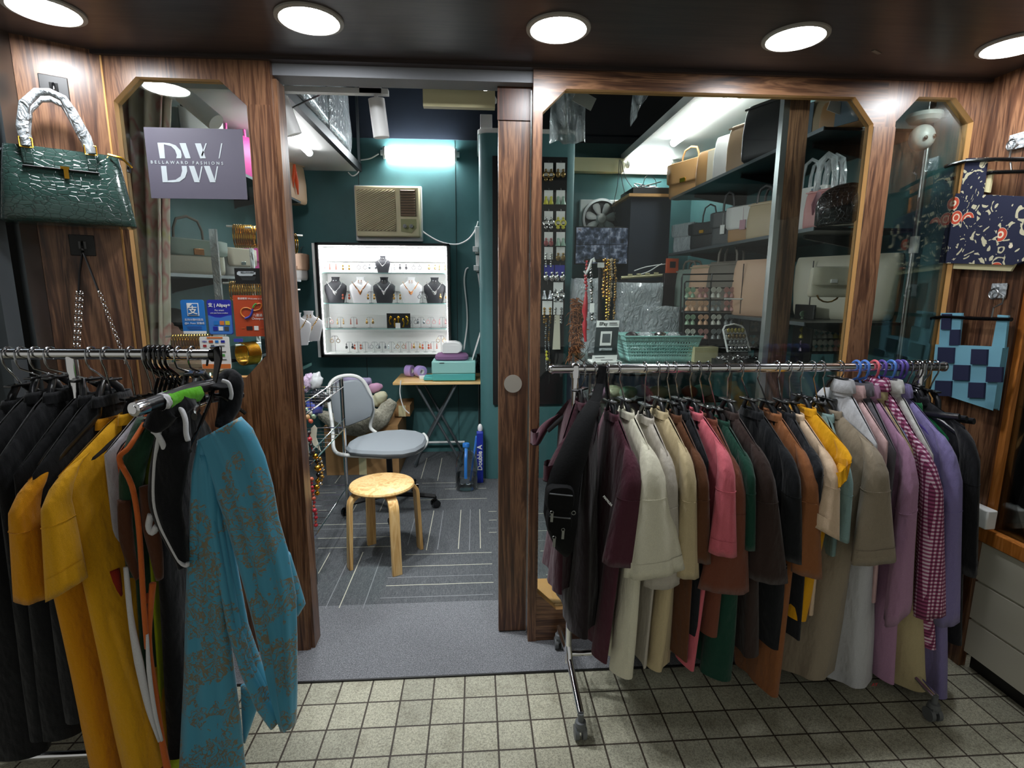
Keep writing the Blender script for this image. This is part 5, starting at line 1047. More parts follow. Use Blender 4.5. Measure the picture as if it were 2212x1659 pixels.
L.new(ramp(N, L, math_n(N, L, 'ADD', math_n(N, L, 'MULTIPLY', vo.outputs['Distance'], .3), math_n(N, L, 'MULTIPLY', f, .75)), [(.36, '14181f'), (.47, '2b3442'), (.54, '4c5568'), (.62, '8f97a8'), (.70, '5a3f36')]), b.inputs['Emission Color']); b.inputs['Emission Strength'].default_value = .5; b.inputs['Base Color'].default_value = (.01, .01, .012, 1); b.inputs['Roughness'].default_value = .2; M['screen'] = m
mx_, mz_ = (a.x+b_.x)/2, (a.z+b_.z)/2+.01
for i, (x0, z0, x1, z1) in enumerate(((a.x+.008, mz_, mx_-.002, a.z-.008), (mx_+.002, mz_, b_.x-.008, a.z-.008), (a.x+.008, b_.z+.008, mx_-.002, mz_-.004), (mx_+.002, b_.z+.008, b_.x-.008, mz_-.004))):
    mb = MB(); mb.bb((x0, 4.296, z0), (x1, 4.2995, z1)); mb.build('camera_view', 'screen', t)
# high cupboard with recorder
t = thing('wall_cabinet', 'dark wall cabinet with pale shelf edge beside the exhaust fan', 'cabinet', P(1400, 560, Y=4.45)); a = P(1362, 415, Y=4.2); b_ = P(1448, 560, Y=4.2)
mb = MB(); mb.bb((a.x+.02, 4.25, 1.55), (b_.x, 4.79, a.z-.03)); mb.build('body', 'navy', t)
mb = MB(); mb.bb((a.x-.01, 4.20, a.z-.03), (b_.x, 4.79, a.z-.008)); mb.build('shelf', 'raw_edge', t)
t = thing('recorder', 'flat black recorder with loose cables on top of the wall cabinet', 'recorder', ((a.x+b_.x)/2, 4.4, a.z)); mb = MB(); mb.bb((a.x+.03, 4.24, a.z-.006), (b_.x, 4.6, a.z+.045)); mb.build('housing', 'black', t, bevel=.003)
random.seed(12); mb = MB(); mb.tube([((a.x+b_.x)/2+random.uniform(-.09, .11), 4.35+random.uniform(-.08, .1), a.z+.05+random.uniform(0, .055)) for k in range(22)], .004, 5); mb.build('cables', 'steel', t)
for k, pts in enumerate(([(1338, 345), (1334, 400), (1326, 440), (1330, 470), (1345, 490)], [(1340, 345), (1342, 380), (1350, 420), (1356, 450), (1370, 485)], [(1342, 348), (1352, 385), (1378, 420)], [(1388, 415), (1392, 388), (1402, 378), (1415, 388), (1418, 402)])):
    cable('thin dark cable %s near the exhaust fan' % ('drooping in front of the fan', 'hanging down past the fan to the monitor', 'running slanted from the beam to the cabinet', 'looped above the recorder')[k], pts, .003, 'l_grey', 4.6)
for k, (lb, x0, y0, x1, y1, Yk, rz_) in enumerate((('tall stack of grey plastic wrapped stock under the power strip', 1340, 610, 1432, 735, 3.75, 0), ('grey plastic wrapped stack behind the necklaces', 1242, 602, 1300, 770, 3.8, 0), ('lower grey plastic wrapped stack behind the earring rack', 1395, 662, 1475, 740, 3.7, 0))):
    a, b_ = P(x0, y0, Y=Yk), P(x1, y1, Y=Yk); random.seed(k); rr_ = []
    for i in range(9):
        s = i/8; z = lerp(min(b_.z, .9) if k < 2 else b_.z, a.z, s); rr_.append([Vector(((a.x+b_.x)/2+(b_.x-a.x)/2*sgnp(math.cos(q), .4)*(1+random.uniform(-.03, .03)), Yk+.12+.12*sgnp(math.sin(q), .4)*(1+random.uniform(-.06, .06)), z+random.uniform(-.01, .01))) for q in [2*PI*j/24 for j in range(24)]])
    mb = MB(); mb.loft(rr_); o = mb.build('wrapped_stack', 'film_white', sharp=180); tag(o, lb, 'wrapped stock')
    if k < 2: mb = MB(); mb.bb((a.x, Yk, .006), (b_.x, Yk+.24, o.location.z-.012)); tag(mb.build('storage_box', 'navy'), 'dark storage box beneath the %s' % lb.replace('grey ', '').replace('tall ', ''), 'box')
t = thing('power_strip', 'pale power strip on the dark ledge under the monitor', 'power strip', P(1390, 600, Y=4.0)); a, b_ = P(1342, 600, Y=4.0), P(1436, 594, Y=4.0)
mb = MB(); mb.tube([a, b_], .016, 4, flat=(1, .7)); mb.build('strip', 'cream_pl', t)
mb = MB(); 
for k in range(4): mb.box(a.lerp(b_, .2+.2*k)+Vector((0, 0, .018)), (.03, .02, .012))
mb.build('socket', 'cream_pl', t)
mb = MB(); mb.bb((a.x-.1, 3.95, a.z-.05), (b_.x+.03, 4.3, a.z-.02)); tag(mb.build('ledge', 'black'), 'black ledge carrying the power strip below the monitor', 'ledge')
cable('white cable arching from the power strip to the orange frame', [(1370, 585), (1390, 578), (1410, 574), (1440, 570)], .004, 'white', 3.95); cable('second white cable curving up beside the orange frame', [(1385, 592), (1402, 586), (1420, 575), (1430, 570)], .004, 'white', 3.93)
# earring racks on the counter
RY = 2.98
t = thing('earring_rack', 'black wire earring rack on the counter, in front of the pale totes', 'display rack', P(1540, 740, Y=RY)); 
def wire(pts, r=.0045, nm_='wire_frame'): mb = MB(); mb.tube([P(x, y, Y=Yw) for x, y, Yw in pts], r, 6); mb.build(nm_, 'black', t)
wire([(1466, 745, RY+.04), (1473, 600, RY+.04), (1475, 593, RY+.04), (1602, 591, RY+.04), (1606, 597, RY+.04), (1598, 700, RY+.04)]); wire([(1476, 750, RY), (1479, 612, RY), (1482, 608, RY), (1592, 607, RY), (1597, 612, RY), (1592, 750, RY)])
wire([(1538, 592, RY+.04), (1536, 608, RY), (1530, 745, RY)])
for k, y in enumerate((622, 648, 672, 708, 738)): wire([(1478, y, RY), (1596, y, RY)], .0035, 'crossbar')
mb = MB(); a, b_ = P(1476, 676, Y=RY+.02), P(1592, 742, Y=RY+.02); mb.bb((a.x, RY+.02, ZC+.004), (b_.x, RY+.03, a.z)); mb.build('backing', 'black', t)
mb = MB(); mb.bb((a.x, RY-.05, ZC+.001), (b_.x, RY+.06, ZC+.008)); mb.build('base', 'black', t)
EP = {}
def jhumka(label, px, py, mat, Y=RY-.012, sc=1.0, grp='stud and bell earrings on the wire rack', par='silver'):
    c = P(px, py, Y=Y); k = (mat, sc)
    if k in EP: return dup(EP[k], c, label=label, group=grp)
    t = thing('earring_pair', label, 'earrings', c, group=grp); EP[k] = t
    for s in (-1, 1):
        o = Vector((s*.0165*sc, 0, 0)); mb = MB(); mb.lathe([(.0, -.003), (.015*sc, -.002), (.0165*sc, .002), (0, .004)], o, 14, Matrix.Rotation(PI/2, 3, 'X')); mb.torus(o+Vector((0, -.003, 0)), .013*sc, .0025*sc, Matrix.Rotation(PI/2, 3, 'X'), 14, 5)
        mb.lathe([(.003, -.018*sc), (.012*sc, -.028*sc), (.0155*sc, -.042*sc), (.0155*sc, -.045*sc), (.002, -.045*sc)], o, 12); mb.build('earring', mat, t, world=False)
    return t
flat('je_grn', '8ea68c', .35, .3, bmp=.4, bscale=300); flat('je_rose', 'b98a84', .35, .3, bmp=.4, bscale=300); flat('je_wht', 'c4c2b8', .35, .2, bmp=.4, bscale=300); flat('je_grey', '8c9090', .35, .4, bmp=.4, bscale=300); flat('je_yel', 'b0a04c', .35, .4, bmp=.4, bscale=300); flat('je_peach', 'cda284', .35, .2, bmp=.4, bscale=300); flat('je_lil', '9f8ea6', .35, .2, bmp=.4, bscale=300)
names = {'je_grn': 'pale green', 'je_rose': 'dusty rose', 'je_wht': 'white', 'je_grey': 'grey', 'je_yel': 'olive yellow', 'je_peach': 'peach', 'je_lil': 'lilac'}
gr = [(626, ['je_grn', 'je_rose', 'je_wht', 'je_rose']), (655, ['je_peach', 'je_peach', 'je_grey', 'je_rose']), (685, ['je_grn', 'je_peach', 'je_wht', 'je_grey']), (716, ['je_wht', 'je_rose', 'je_grey', 'je_wht'])]
for r_, (y, ms) in enumerate(gr):
    for c_, mt in enumerate(ms):
        jhumka('%s bell earrings on the black wire rack, %s row, %s' % (names[mt], ('top', 'second', 'third', 'bottom')[r_], ('leftmost', 'left of centre', 'right of centre', 'rightmost')[c_]), 1491+28*c_, y, mt, sc=.95)
# tiered black boxes of earrings (between rack and mullion, and right of the mullion)
def tier(label, x0, x1, ys, Y, cols, w_, rowm, top, nm_):
    t = thing('earring_tray', label, 'display tray', P((x0+x1)/2, ys[-1], Y=Y)); a, b_ = P(x0, ys[0], Y=Y+.03), P(x1, ys[-1], Y=Y+.03)
    mb = MB(); mb.bb((b_.x-.0, Y-.10, ZC+.002), (b_.x+.012, Y+.06, P(x1, top, Y=Y).z)); mb.build('side_panel', 'black', t, bevel=.003)
    mb = MB(); mb.bb((a.x-.012, Y-.10, ZC+.002), (a.x, Y+.06, P(x1, top+20, Y=Y).z)); mb.build('side_panel', 'black', t, bevel=.003)
    for k, y in enumerate(ys):
        c = P(x0, y+16, Y=Y); mb = MB(); mb.bb((a.x, Y-.015-.0*k, c.z-.02), (b_.x, Y+.05, c.z)); mb.build('shelf', 'black', t)
        for q in range(cols):
            mt = rowm[k][q % len(rowm[k])]
            jhumka('%s bell earrings %s, %s tier, %s' % (names[mt], nm_, ('top', 'second', 'third', 'bottom')[k], ('leftmost', 'left of centre', 'right of centre', 'rightmost')[q*4//cols]), x0+(x1-x0)*(q+.5)/cols, y, mt, Y=Y-.02, sc=.95, grp='bell earrings '+nm_)
tier('black tiered earring tray left of the mullion, behind the white card rack', 1600, 1636, (668, 700, 733), 3.05, 2, 0, [['je_yel', 'je_peach'], ['je_yel', 'je_wht'], ['je_grey', 'je_wht']], 640, 'in the tray left of the mullion')
tier('black tiered earring tray right of the mullion, under the cream tote', 1728, 1824, (678, 712, 740), 2.62, 4, 0, [['je_grn', 'je_lil', 'je_peach', 'je_yel'], ['je_yel', 'je_grey', 'je_wht', 'je_yel'], ['je_lil', 'je_wht', 'je_wht', 'je_rose']], 638, 'in the tray right of the mullion')
mb = MB(); mb.tube([P(1565, 646, Y=2.9), P(1637, 646, Y=2.9)], .004, 8); tag(mb.build('display_bar', 'white'), 'thin white bar crossing behind the wire earring rack', 'bar')
t = thing('card_rack', 'small white arched rack of dark studs in front of the mullion', 'display rack', P(1595, 765, Y=2.72)); a, b_ = P(1560, 705, Y=2.72), P(1620, 758, Y=2.72)
q = [P(x, y, Y=2.72) for x, y in ((1572, 760), (1562, 712), (1566, 704), (1585, 700), (1602, 704), (1608, 712), (1620, 758))]
mb = MB(); mb.tube(q, .009, 8, flat=(1, .5)); mb.build('arch', 'white', t)
for k in range(4):
    y = 714+13*k; mb = MB(); p0, p1 = P(1568+2*k, y+5, Y=2.72), P(1606+3*k, y+5, Y=2.72); mb.tube([p0, p1], .005, 6); mb.build('crossbar', 'white', t)
    for j in range(5): mb = MB(); c = p0.lerp(p1, (j+.5)/5)+Vector((0, -.01, .014)); mb.ell(c, (.010, .007, .013), 8, 6); mb.build('stud', ('je_yel', 'ear_bronze', 'je_grey', 'silver')[k], t)
mb = MB(); a, b_ = P(1500, 760, Y=2.86), P(1550, 786, Y=2.86); mb.bb((a.x, 2.86, ZC+.001), (b_.x, 2.95, P(1500, 750, Y=2.86).z)); tag(mb.build('storage_box', 'cream_pl', bevel=.003), 'pale cream box on the counter right of the mint basket', 'box')
t = thing('jewellery_tray', 'black tray heaped with silver jewellery at the foot of the white rack', 'tray', P(1590, 780, Y=2.68)); a, b_ = P(1552, 770, Y=2.68), P(1640, 770, Y=2.68)
mb = MB(); mb.bb((a.x, 2.62, ZC+.001), (b_.x, 2.76, ZC+.04)); mb.build('tray', 'black', t)
random.seed(2); mb = MB()
for k in range(60): mb.ell((random.uniform(a.x+.01, b_.x-.01), random.uniform(2.63, 2.75), ZC+.045+random.uniform(0, .01)), (random.uniform(.006, .013), .007, .006), 6, 4)
o = mb.build('silver_pieces', 'silver', t); o['kind'] = 'stuff'
mb = MB(); mb.bb((.60, 2.60, ZC-.012), (1.44, 2.80, ZC)); tag(mb.build('counter_shelf', 'glass_green'), 'narrow glass shelf in front of the counter top', 'shelf')
# wrapped bundles stored on the slabs
random.seed(6)
for k, (x0, y0, x1, y1, Yk, lb) in enumerate(((655, 170, 735, 300, 3.3, 'large clear wrapped garment bundle leaning over the left slab edge, nearest the door'), (715, 190, 762, 330, 4.1, 'clear wrapped bundle further back on the left slab edge'))):
    a, b_ = P(x0, y0, Y=Yk), P(x1, y1, Y=Yk); rr_ = []
    zb = 2.531
    for i in range(10):
        s = i/9; w = (.5+.5*math.sin(PI*min(.95, .25+s*.7)))*(b_.x-a.x)*.62
        rr_.append([Vector(((a.x+b_.x)/2-.06+w*math.cos(q)*(1+.12*math.sin(5*q+i)), Yk+.40*math.sin(q)*(1+.1*math.sin(7*q)), lerp(zb, max(a.z, 2.9)+.1, s))) for q in [2*PI*j/30 for j in range(30)]])
    for r_ in rr_:
        for j in range(len(r_)):
            if r_[j].x > -.94: r_[j].x = -.94+(r_[j].x+.94)*.15
    mb = MB(); mb.loft(rr_); tag(mb.build('wrapped_bundle', 'film_white', sharp=180), lb, 'wrapped bundle')
for k, (x0, y0, x1, y1, Yk, lb) in enumerate(((1368, 190, 1430, 272, 2.9, 'crumpled clear plastic sheet hanging from the right slab edge'), (1190, 205, 1262, 310, 3.2, 'crumpled bluish plastic hanging above the teal column'))):
    a, b_ = P(x0, y0, Y=Yk), P(x1, y1, Y=Yk); rows_ = []
    for i in range(14):
        s = i/13; rows_.append([Vector((lerp(a.x, b_.x, u+.0)+(-.10*s*u if k == 0 else 0), Yk+.03*math.sin(9*u+3*s)+.02*math.sin(17*u-5*s), lerp(a.z+.05, b_.z, s*(1-.55*u if k == 0 else 1)))) for u in [j/19 for j in range(20)]])
    mb = MB(); mb.grid(rows_); tag(mb.build('plastic_sheet', 'film', solid=.001, sharp=180), lb, 'plastic sheet')
mb = MB(); a = P(1262, 215, Y=2.25); mb.box(a, (.085, .003, .05), ry=.45); tag(mb.build('paper_slip', 'bag_grey'), 'pale paper slip taped inside the top left corner of the right window', 'paper')
mb = MB(); a = P(1808, 232, Y=2.25); mb.box(a, (.075, .003, .045), ry=.3); tag(mb.build('paper_slip', 'white'), 'white paper slip taped inside the top of the right window, right of the mullion', 'paper')
# pipe behind the corner window; a street camera's reflection, modelled as a solid
t = thing('wall_conduit', 'pale conduit pipe running down the teal wall in the corner window', 'conduit', (1.88, 2.25, .3)); mb = MB(); mb.tube([(1.885, 2.235, .3), (1.885, 2.235, 2.28)], .012, 12); mb.build('pipe', 'steel', t)
mb = MB(); mb.tube([(1.885, 2.235, 1.66), (1.885, 2.235, 1.73)], .018, 12); mb.build('coupling', 'white', t)
t = thing('camera_reflection', 'round white security camera reflection, modelled solid, under the corner window top', 'camera', P(1995, 320, Y=2.16)); c = P(1992, 292, Y=2.16); 
mb = MB(); mb.lathe([(.06, .06), (.062, .045), (.05, .03), (.036, .028)], c+Vector((0, 0, .02)), 24); mb.bb(c+Vector((-.02, -.0, .07)), c+Vector((.10, .02, .09))); mb.build('mount', 'bag_grey', t)
mb = MB(); mb.ell(c-Vector((0, 0, .01)), (.045, .045, .05), 20, 12); mb.build('housing', 'bag_grey', t)
for s in (-.018, .016): mb = MB(); mb.ell(c+Vector((s, -.043, -.02+.006*(s > 0))), (.008, .004, .008), 12, 8); mb.build('lens', 'black_gloss', t)
# wire basket shelf just inside the doorway on the left
t = thing('wire_rack', 'chrome wire rack of accessories just inside the doorway on the left', 'rack', P(672, 1270, Z=.006)); rx_, ry0, ry1 = P(680, 1270, Z=.006).x, 2.56, 3.3
mb = MB(); mb.tube([(rx_-.01, ry0, .01), (rx_-.01, ry0, .95)], .0125, 12); mb.build('post', 'chrome', t)
mb = MB(); mb.tube([(rx_-.01, ry0, .007), (rx_-.01, ry0, .09)], .0145, 12); mb.build('foot', 'black', t)
mb = MB(); mb.tube([(rx_-.01, ry1, .01), (rx_-.01, ry1, .95)], .0125, 12); mb.build('post', 'chrome', t)
for z in (.26, .64, .90):
    mb = MB(); 
    for y in (ry0, ry1): mb.tube([(rx_-.45, y, z), (rx_, y, z)], .004, 6)
    for x in (rx_-.45, rx_): mb.tube([(x, ry0, z), (x, ry1, z)], .004, 6)
    for k in range(1, 9): mb.tube([(rx_-.45, lerp(ry0, ry1, k/9), z), (rx_, lerp(ry0, ry1, k/9), z)], .002, 5)
    if z > .3:
        mb.tube([(rx_, ry0, z+.06), (rx_, ry1, z+.06)], .003, 6); mb.tube([(rx_-.45, ry0, z+.06), (rx_, ry0, z+.06)], .003, 6)
        for k in range(10): y = lerp(ry0, ry1, k/9); mb.tube([(rx_, y, z), (rx_, y, z+.06)], .002, 5)
    mb.build('wire_shelf', 'chrome', t)
flat('pk_purple', '5a3f8c', .35, bmp=.5, bscale=20, coat=.4); flat('pk_plum', '4a2440', .5, bmp=.3, bscale=20); flat('pk_yel', 'd8d021', .4, coat=.3, bmp=.2, bscale=18); flat('pk_blue', '3c468c', .3, coat=.5, bmp=.6, bscale=30); flat('pk_dark', '23262a', .25, coat=.6, bmp=.7, bscale=30); flat('pk_white', 'b5b8ba', .35, bmp=.5, bscale=25)
def lump(label, px, py, Y, r, mat, name='wrapped_item', cat='wrapped item', seed=0, rot=0):
    random.seed(seed); c = P(px, py, Y=Y); mb = MB(); mb.ell(c, r, 20, 12, R=Matrix.Rotation(rot, 3, 'Y'))
    for i, q in enumerate(mb.v): d_ = q-c; mb.v[i] = c+d_*(1+.10*math.sin(9*d_.normalized().x+seed)+.09*math.sin(11*d_.normalized().z+2*seed)+.06*math.sin(13*d_.normalized().y))
    return tag(mb.build(name, mat, sharp=180), label, cat)
lump('purple quilted pouch in clear wrap behind the left door post', 553, 920, 2.62, (.075, .07, .075), 'pk_purple', 'pouch', 'pouch', 1); lump('dark plum garment folded under the purple pouch', 560, 1000, 2.68, (.09, .1, .075), 'pk_plum', 'folded_garment', 'garment', 2)
lump('crinkled silver wrapped stock at the lower left, behind the blue dress', 585, 1060, 2.72, (.10, .1, .10), 'pk_white', seed=3)
t = thing('price_label', 'torn yellow plastic label with red lettering by the doorway rack', 'label', P(645, 870, Y=2.9)); q = [P(x, y, Y=2.9) for x, y in ((632, 792), (642, 802), (650, 810), (654, 812), (652, 822), (656, 832), (658, 838), (654, 846), (648, 848), (646, 858), (638, 868), (637, 830))]
mb = MB(); n_ = len(q); mb.add(q+[p+Vector((0, .004, 0)) for p in q], [tuple(range(n_))[::-1], tuple(range(n_, 2*n_))]+[(i, (i+1) % n_, n_+(i+1) % n_, n_+i) for i in range(n_)]); mb.build('sheet', 'pk_yel', t, smooth=False)
a = P(642, 852, Y=2.893); b_ = P(650, 830, Y=2.893); u = (b_-a).normalized(); text('NEW', .028, a, u, Vector((-u.z, 0, u.x)), 'red_pl', t, bold=.0008, ext=.0002)
for k, (px, py, r, mt, lb) in enumerate(((664, 826, (.03, .03, .06), 'foil', 'crinkled lilac foil bag beside the yellow label'), (683, 824, (.035, .03, .05), 'pk_white', 'folded white plastic bag standing right of the lilac foil'), (690, 858, (.06, .05, .04), 'pk_dark', 'glossy black wrapped bundle under the white plastic bag'), (678, 880, (.05, .05, .05), 'pk_blue', 'blue and clear wrapped bundle below the glossy black one'),
                                (650, 960, (.04, .05, .05), 'pk_dark', 'dark wrapped goods in the doorway rack'), (648, 1010, (.04, .05, .07), 'pk_white', 'white patterned garment hanging in the doorway rack'))): lump(lb, px, py, 3.1, r, mt, seed=10+k, rot=.3)
beads('pale green stone bead strand lying on top of the doorway rack', [(645, 870), (660, 882), (676, 900)], .013, 'je_grn', 2.75, alt='je_wht', name='bead_strand', seed=3); beads('orange brown bead strand beneath the pale green one', [(642, 888), (655, 896), (672, 910)], .013, 'gem_rust', 2.72, alt='l_tan', name='bead_strand', seed=5)
for k, (pts, lb) in enumerate(((((670, 940), (672, 925), (679, 918), (685, 925), (683, 945), (690, 965), (693, 975), (688, 970), (677, 962)), 'ivory shaped necklace card hooked further back on the doorway rack'), (((655, 950), (660, 938), (664, 945), (666, 960), (668, 985), (664, 1002), (657, 995), (652, 995)), 'ivory shaped necklace card hooked nearest the door post'))):
    q = [P(x, y, Y=2.62+.12*(1-k)) for x, y in pts]; n_ = len(q); mb = MB(); mb.add(q+[p+Vector((0, .003, 0)) for p in q], [tuple(range(n_))[::-1], tuple(range(n_, 2*n_))]+[(i, (i+1) % n_, n_+(i+1) % n_, n_+i) for i in range(n_)]); tag(mb.build('necklace_card', 'l_ivory', smooth=False), lb, 'card')
beads('dark red polished necklace hanging from the doorway rack', [(668, 935), (671, 955), (675, 975)], .013, 'red_pl', 2.60, alt='l_choc', seed=7); beads('chunky gold and black necklace hanging from the doorway rack', [(680, 985), (686, 1000), (688, 1030), (685, 1065)], .017, 'gold', 2.60, alt='black_gloss', seed=8)
beads('thin gold chain necklace behind the chunky one', [(692, 990), (697, 1010), (694, 1045)], .010, 'brass', 2.66, alt='silver', seed=9); beads('long crimson bead strand reaching lowest by the door post', [(672, 1035), (676, 1070), (680, 1105), (683, 1135)], .010, 'red_pl', 2.56, alt='gem_rust', seed=6, name='bead_strand')
lump('round yellow ball low behind the left door post', 655, 1182, 2.9, (.035, .03, .045), 'pk_yel', 'ball', 'ball', 5); mb = MB(); a = P(660, 1110, Y=2.75); mb.box((a.x-.02, 2.75, .30), (.05, .04, .5)); tag(mb.build('garment_roll', 'pk_plum', bevel=.01), 'plum fabric roll standing behind the doorway rack post', 'fabric roll')
mb = MB(); a = P(658, 1118, Y=2.54); mb.box(a, (.016, .002, .016), ry=.5); tag(mb.build('price_tag', 'paper'), 'small white tag hanging above the yellow ball', 'tag')
# ---- things on the left return wall
n_ = Vector((.19, -.12, 0)).normalized(); n_ = Vector((-n_.y*-1, n_.x*-1, 0)); 
wd_ = Vector((-1.262+1.455, YF-1.93, 0)).normalized(); wn = Vector((wd_.y, -wd_.x, 0))
def onret(px, py, off=0):
    d = RT*((px-CX)/F)-UP*((py-CY)/F)+FW; o = Vector((0, 0, H)); p0 = Vector((-1.455, 1.93, 0))+wn*off; t = (p0-o).dot(wn)/d.dot(wn); return o+d*t
def hook(label, px, py, sz, mat, hm='black_gloss'):
    c = onret(px, py, .004); t = thing('adhesive_hook', label, 'hook', c); mb = MB(); mb.box(c, (sz, .004, sz), math.atan2(wd_.y, wd_.x)); mb.build('pad', mat, t, bevel=.004)
    mb = MB(); mb.tube([c+wn*.004+Vector((0, 0, .012)), c+wn*.02+Vector((0, 0, .008)), c+wn*.03+Vector((0, 0, -.012)), c+wn*.028+Vector((0, 0, -.025)), c+wn*.036+Vector((0, 0, -.022))], .004, 8); mb.box(c+wn*.006, (sz*.3, .01, sz*.35), math.atan2(wd_.y, wd_.x)); mb.build('hook', hm, t); return c
hook('square black adhesive hook above the green crocodile handbag', 117, 190, .075, 'black'); hook('square black adhesive hook below the green crocodile handbag', 178, 530, .07, 'black')
a, b_ = onret(36, 320, .07), onret(240, 325, .07); bt = onret(165, 490, .07); rz_ = math.atan2(wd_.y, wd_.x)+.03
cb_ = Vector(((a.x+b_.x)/2+.012, (a.y+b_.y)/2-.03, bt.z)); hB = a.z-bt.z
t = thing('handbag', 'dark green crocodile handbag with wrapped handles hung on the left panel', 'handbag', cb_, rz_)
rr_ = []
for z, w, d in ((0, .162, .055), (.02, .172, .07), (.08, .170, .075), (.5, .158, .062), (.85, .148, .045), (1, .142, .034)): rr_.append([Vector((w*sgnp(math.cos(q), .35), d*sgnp(math.sin(q), .4), z*hB)) for q in [2*PI*(k+.5)/40 for k in range(40)]])
mb = MB(); mb.loft(rr_); mb.build('body', 'croc_green', t, world=False, sharp=60)
mb = MB(); mb.tube([(-.10, -.056, hB*.72), (.085, -.056, hB*.72)], .006, 6, flat=(1, .5)); mb.build('pocket_zip', 'black', t, world=False)
mb = MB(); mb.box((0, -.062, hB*.74), (.022, .004, .008)); mb.box((.002, -.063, hB*.66), (.012, .004, .028)); mb.build('zip_pull', 'gold', t, world=False)
for s in (-.085, .070):
    mb = MB(); mb.box((s, -.05, hB*.88), (.026, .006, .06)); ht_ = mb.build('handle_tab', 'croc_green', t, world=False, bevel=.003)
    mb = MB(); 
    for d_ in ((-.015, 0), (.015, 0)): mb.tube([(s+d_[0], -.052, hB*.96), (s+d_[0], -.052, hB*1.08)], .0022, 6)
    for z in (.96, 1.08): mb.tube([(s-.015, -.052, hB*z), (s+.015, -.052, hB*z)], .0022, 6)
    mb.build('buckle', 'gold', ht_, world=False)
hz_ = onret(118, 215, .07).z-bt.z; xc_ = -.012
for y_ in (-.045, .03):
    mb = MB(); mb.tube([(-.085, y_, hB*.98), (-.088, y_, hB+.05), (-.075, y_, hB+(hz_-hB)*.72), (xc_-.03, y_+.0, hz_-.006), (xc_, y_, hz_), (xc_+.03, y_, hz_-.012), (.035, y_, hB+(hz_-hB)*.72), (.062, y_, hB+.045), (.072, y_, hB*.98)], [.014, .015, .014, .012, .011, .012, .014, .015, .014], 12); mb.build('handle', 'film_white', t, world=False)
mb = MB(); mb.tube([(-.145, 0, hB*.95), (-.165, -.01, hB*.85), (-.155, -.01, hB*.5)], .008, 6, flat=(1, .4)); mb.tube([(.145, -.02, hB*.98), (.17, -.045, hB*.92), (.165, -.05, hB*.78)], .008, 6, flat=(1, .4)); mb.build('side_strap', 'black', t, world=False)
mb = MB(); mb.tube([(.115, -.04, hB*1.0), (.150, -.06, hB*.96), (.175, -.06, hB*.84)], .004, 6); mb.build('zip_tag', 'gold', t, world=False)
# chain straps of a black bag below
t = thing('chain_bag_strap', 'black strap with silver chains hanging on the left wood panel', 'bag strap', onret(200, 740, .03)); c0 = onret(178, 560, .04)
mb = MB()
mb.tube([onret(178, 545, .03), onret(172, 590, .03), onret(170, 632, .03)], .006, 6, flat=(1, .4)); mb.tube([onret(180, 545, .03), onret(196, 585, .03), onret(214, 632, .03)], .006, 6, flat=(1, .4)); mb.build('strap', 'black', t)
for (x0, y0, x1, y1) in ((168, 632, 160, 780), (176, 632, 168, 780), (215, 632, 275, 790)):
    mb = MB(); A, B = onret(x0, y0, .03), onret(x1, y1, .03); n2 = int((B-A).length/.011); R1 = Matrix.Rotation(PI/2, 3, 'X')
    for k in range(n2): mb.torus(A.lerp(B, k/n2), .0065, .0018, R1 if k % 2 else Matrix.Rotation(PI/2, 3, 'Y'), 8, 4)
    mb.build('chain', 'silver', t)
# ---- totes and hooks on the right return wall, glass cabinet, white drawers
m, N, L, b = base('tote_floral'); v = coords(N, L)
vo = N.new('ShaderNodeTexVoronoi'); vo.inputs['Scale'].default_value = 11; L.new(v, vo.inputs['Vector']); v2 = N.new('ShaderNodeTexVoronoi'); v2.inputs['Scale'].default_value = 40; L.new(v, v2.inputs['Vector'])
nz = N.new('ShaderNodeTexNoise'); nz.inputs['Scale'].default_value = 20; nz.inputs['Distortion'].default_value = 2.2; nz.inputs['Detail'].default_value = 1; L.new(v, nz.inputs['Vector'])
leaf = math_n(N, L, 'GREATER_THAN', nz.outputs['Fac'], .60); fl = math_n(N, L, 'LESS_THAN', vo.outputs['Distance'], .30); sel = math_n(N, L, 'GREATER_THAN', math_n(N, L, 'FRACT', math_n(N, L, 'MULTIPLY', vo.outputs['Distance'], 7)), .30)
c1 = N.new('ShaderNodeMix'); c1.data_type = 'RGBA'; L.new(leaf, c1.inputs[0]); c1.inputs[6].default_value = lin('131833'); c1.inputs[7].default_value = lin('b8b295')
c3 = N.new('ShaderNodeMix'); c3.data_type = 'RGBA'; L.new(sel, c3.inputs[0]); c3.inputs[6].default_value = lin('d9cdb4'); c3.inputs[7].default_value = lin('b8462e')
c2 = N.new('ShaderNodeMix'); c2.data_type = 'RGBA'; L.new(math_n(N, L, 'MULTIPLY', fl, math_n(N, L, 'GREATER_THAN', noise(N, L, v, 5, 1), .5)), c2.inputs[0]); L.new(c1.outputs[2], c2.inputs[6]); L.new(c3.outputs[2], c2.inputs[7]); L.new(c2.outputs[2], b.inputs['Base Color']); b.inputs['Roughness'].default_value = .9; M['tote_floral'] = m
flat('tote_blue', '6fa5b8', .9); flat('tote_navy', '161c3c', .9)
XR = 1.90
def rp(px, py, X=XR): return P(px, py, X=X)
def flatbag(label, outl, mat, X, name='tote_bag', hang=None):
    t = thing(name, label, 'tote bag', rp(*outl[0], X)); q = [rp(x, y, X) for x, y in outl]; n2 = len(q); mb = MB()
    mb.add([p+Vector((-.012, 0, 0)) for p in q]+[p+Vector((.012, 0, 0)) for p in q], [tuple(range(n2)), tuple(range(n2, 2*n2))[::-1]]+[(i, (i+1) % n2, n2+(i+1) % n2, n2+i) for i in range(n2)]); mb.build('body', mat, t, bevel=.004, smooth=False); return t
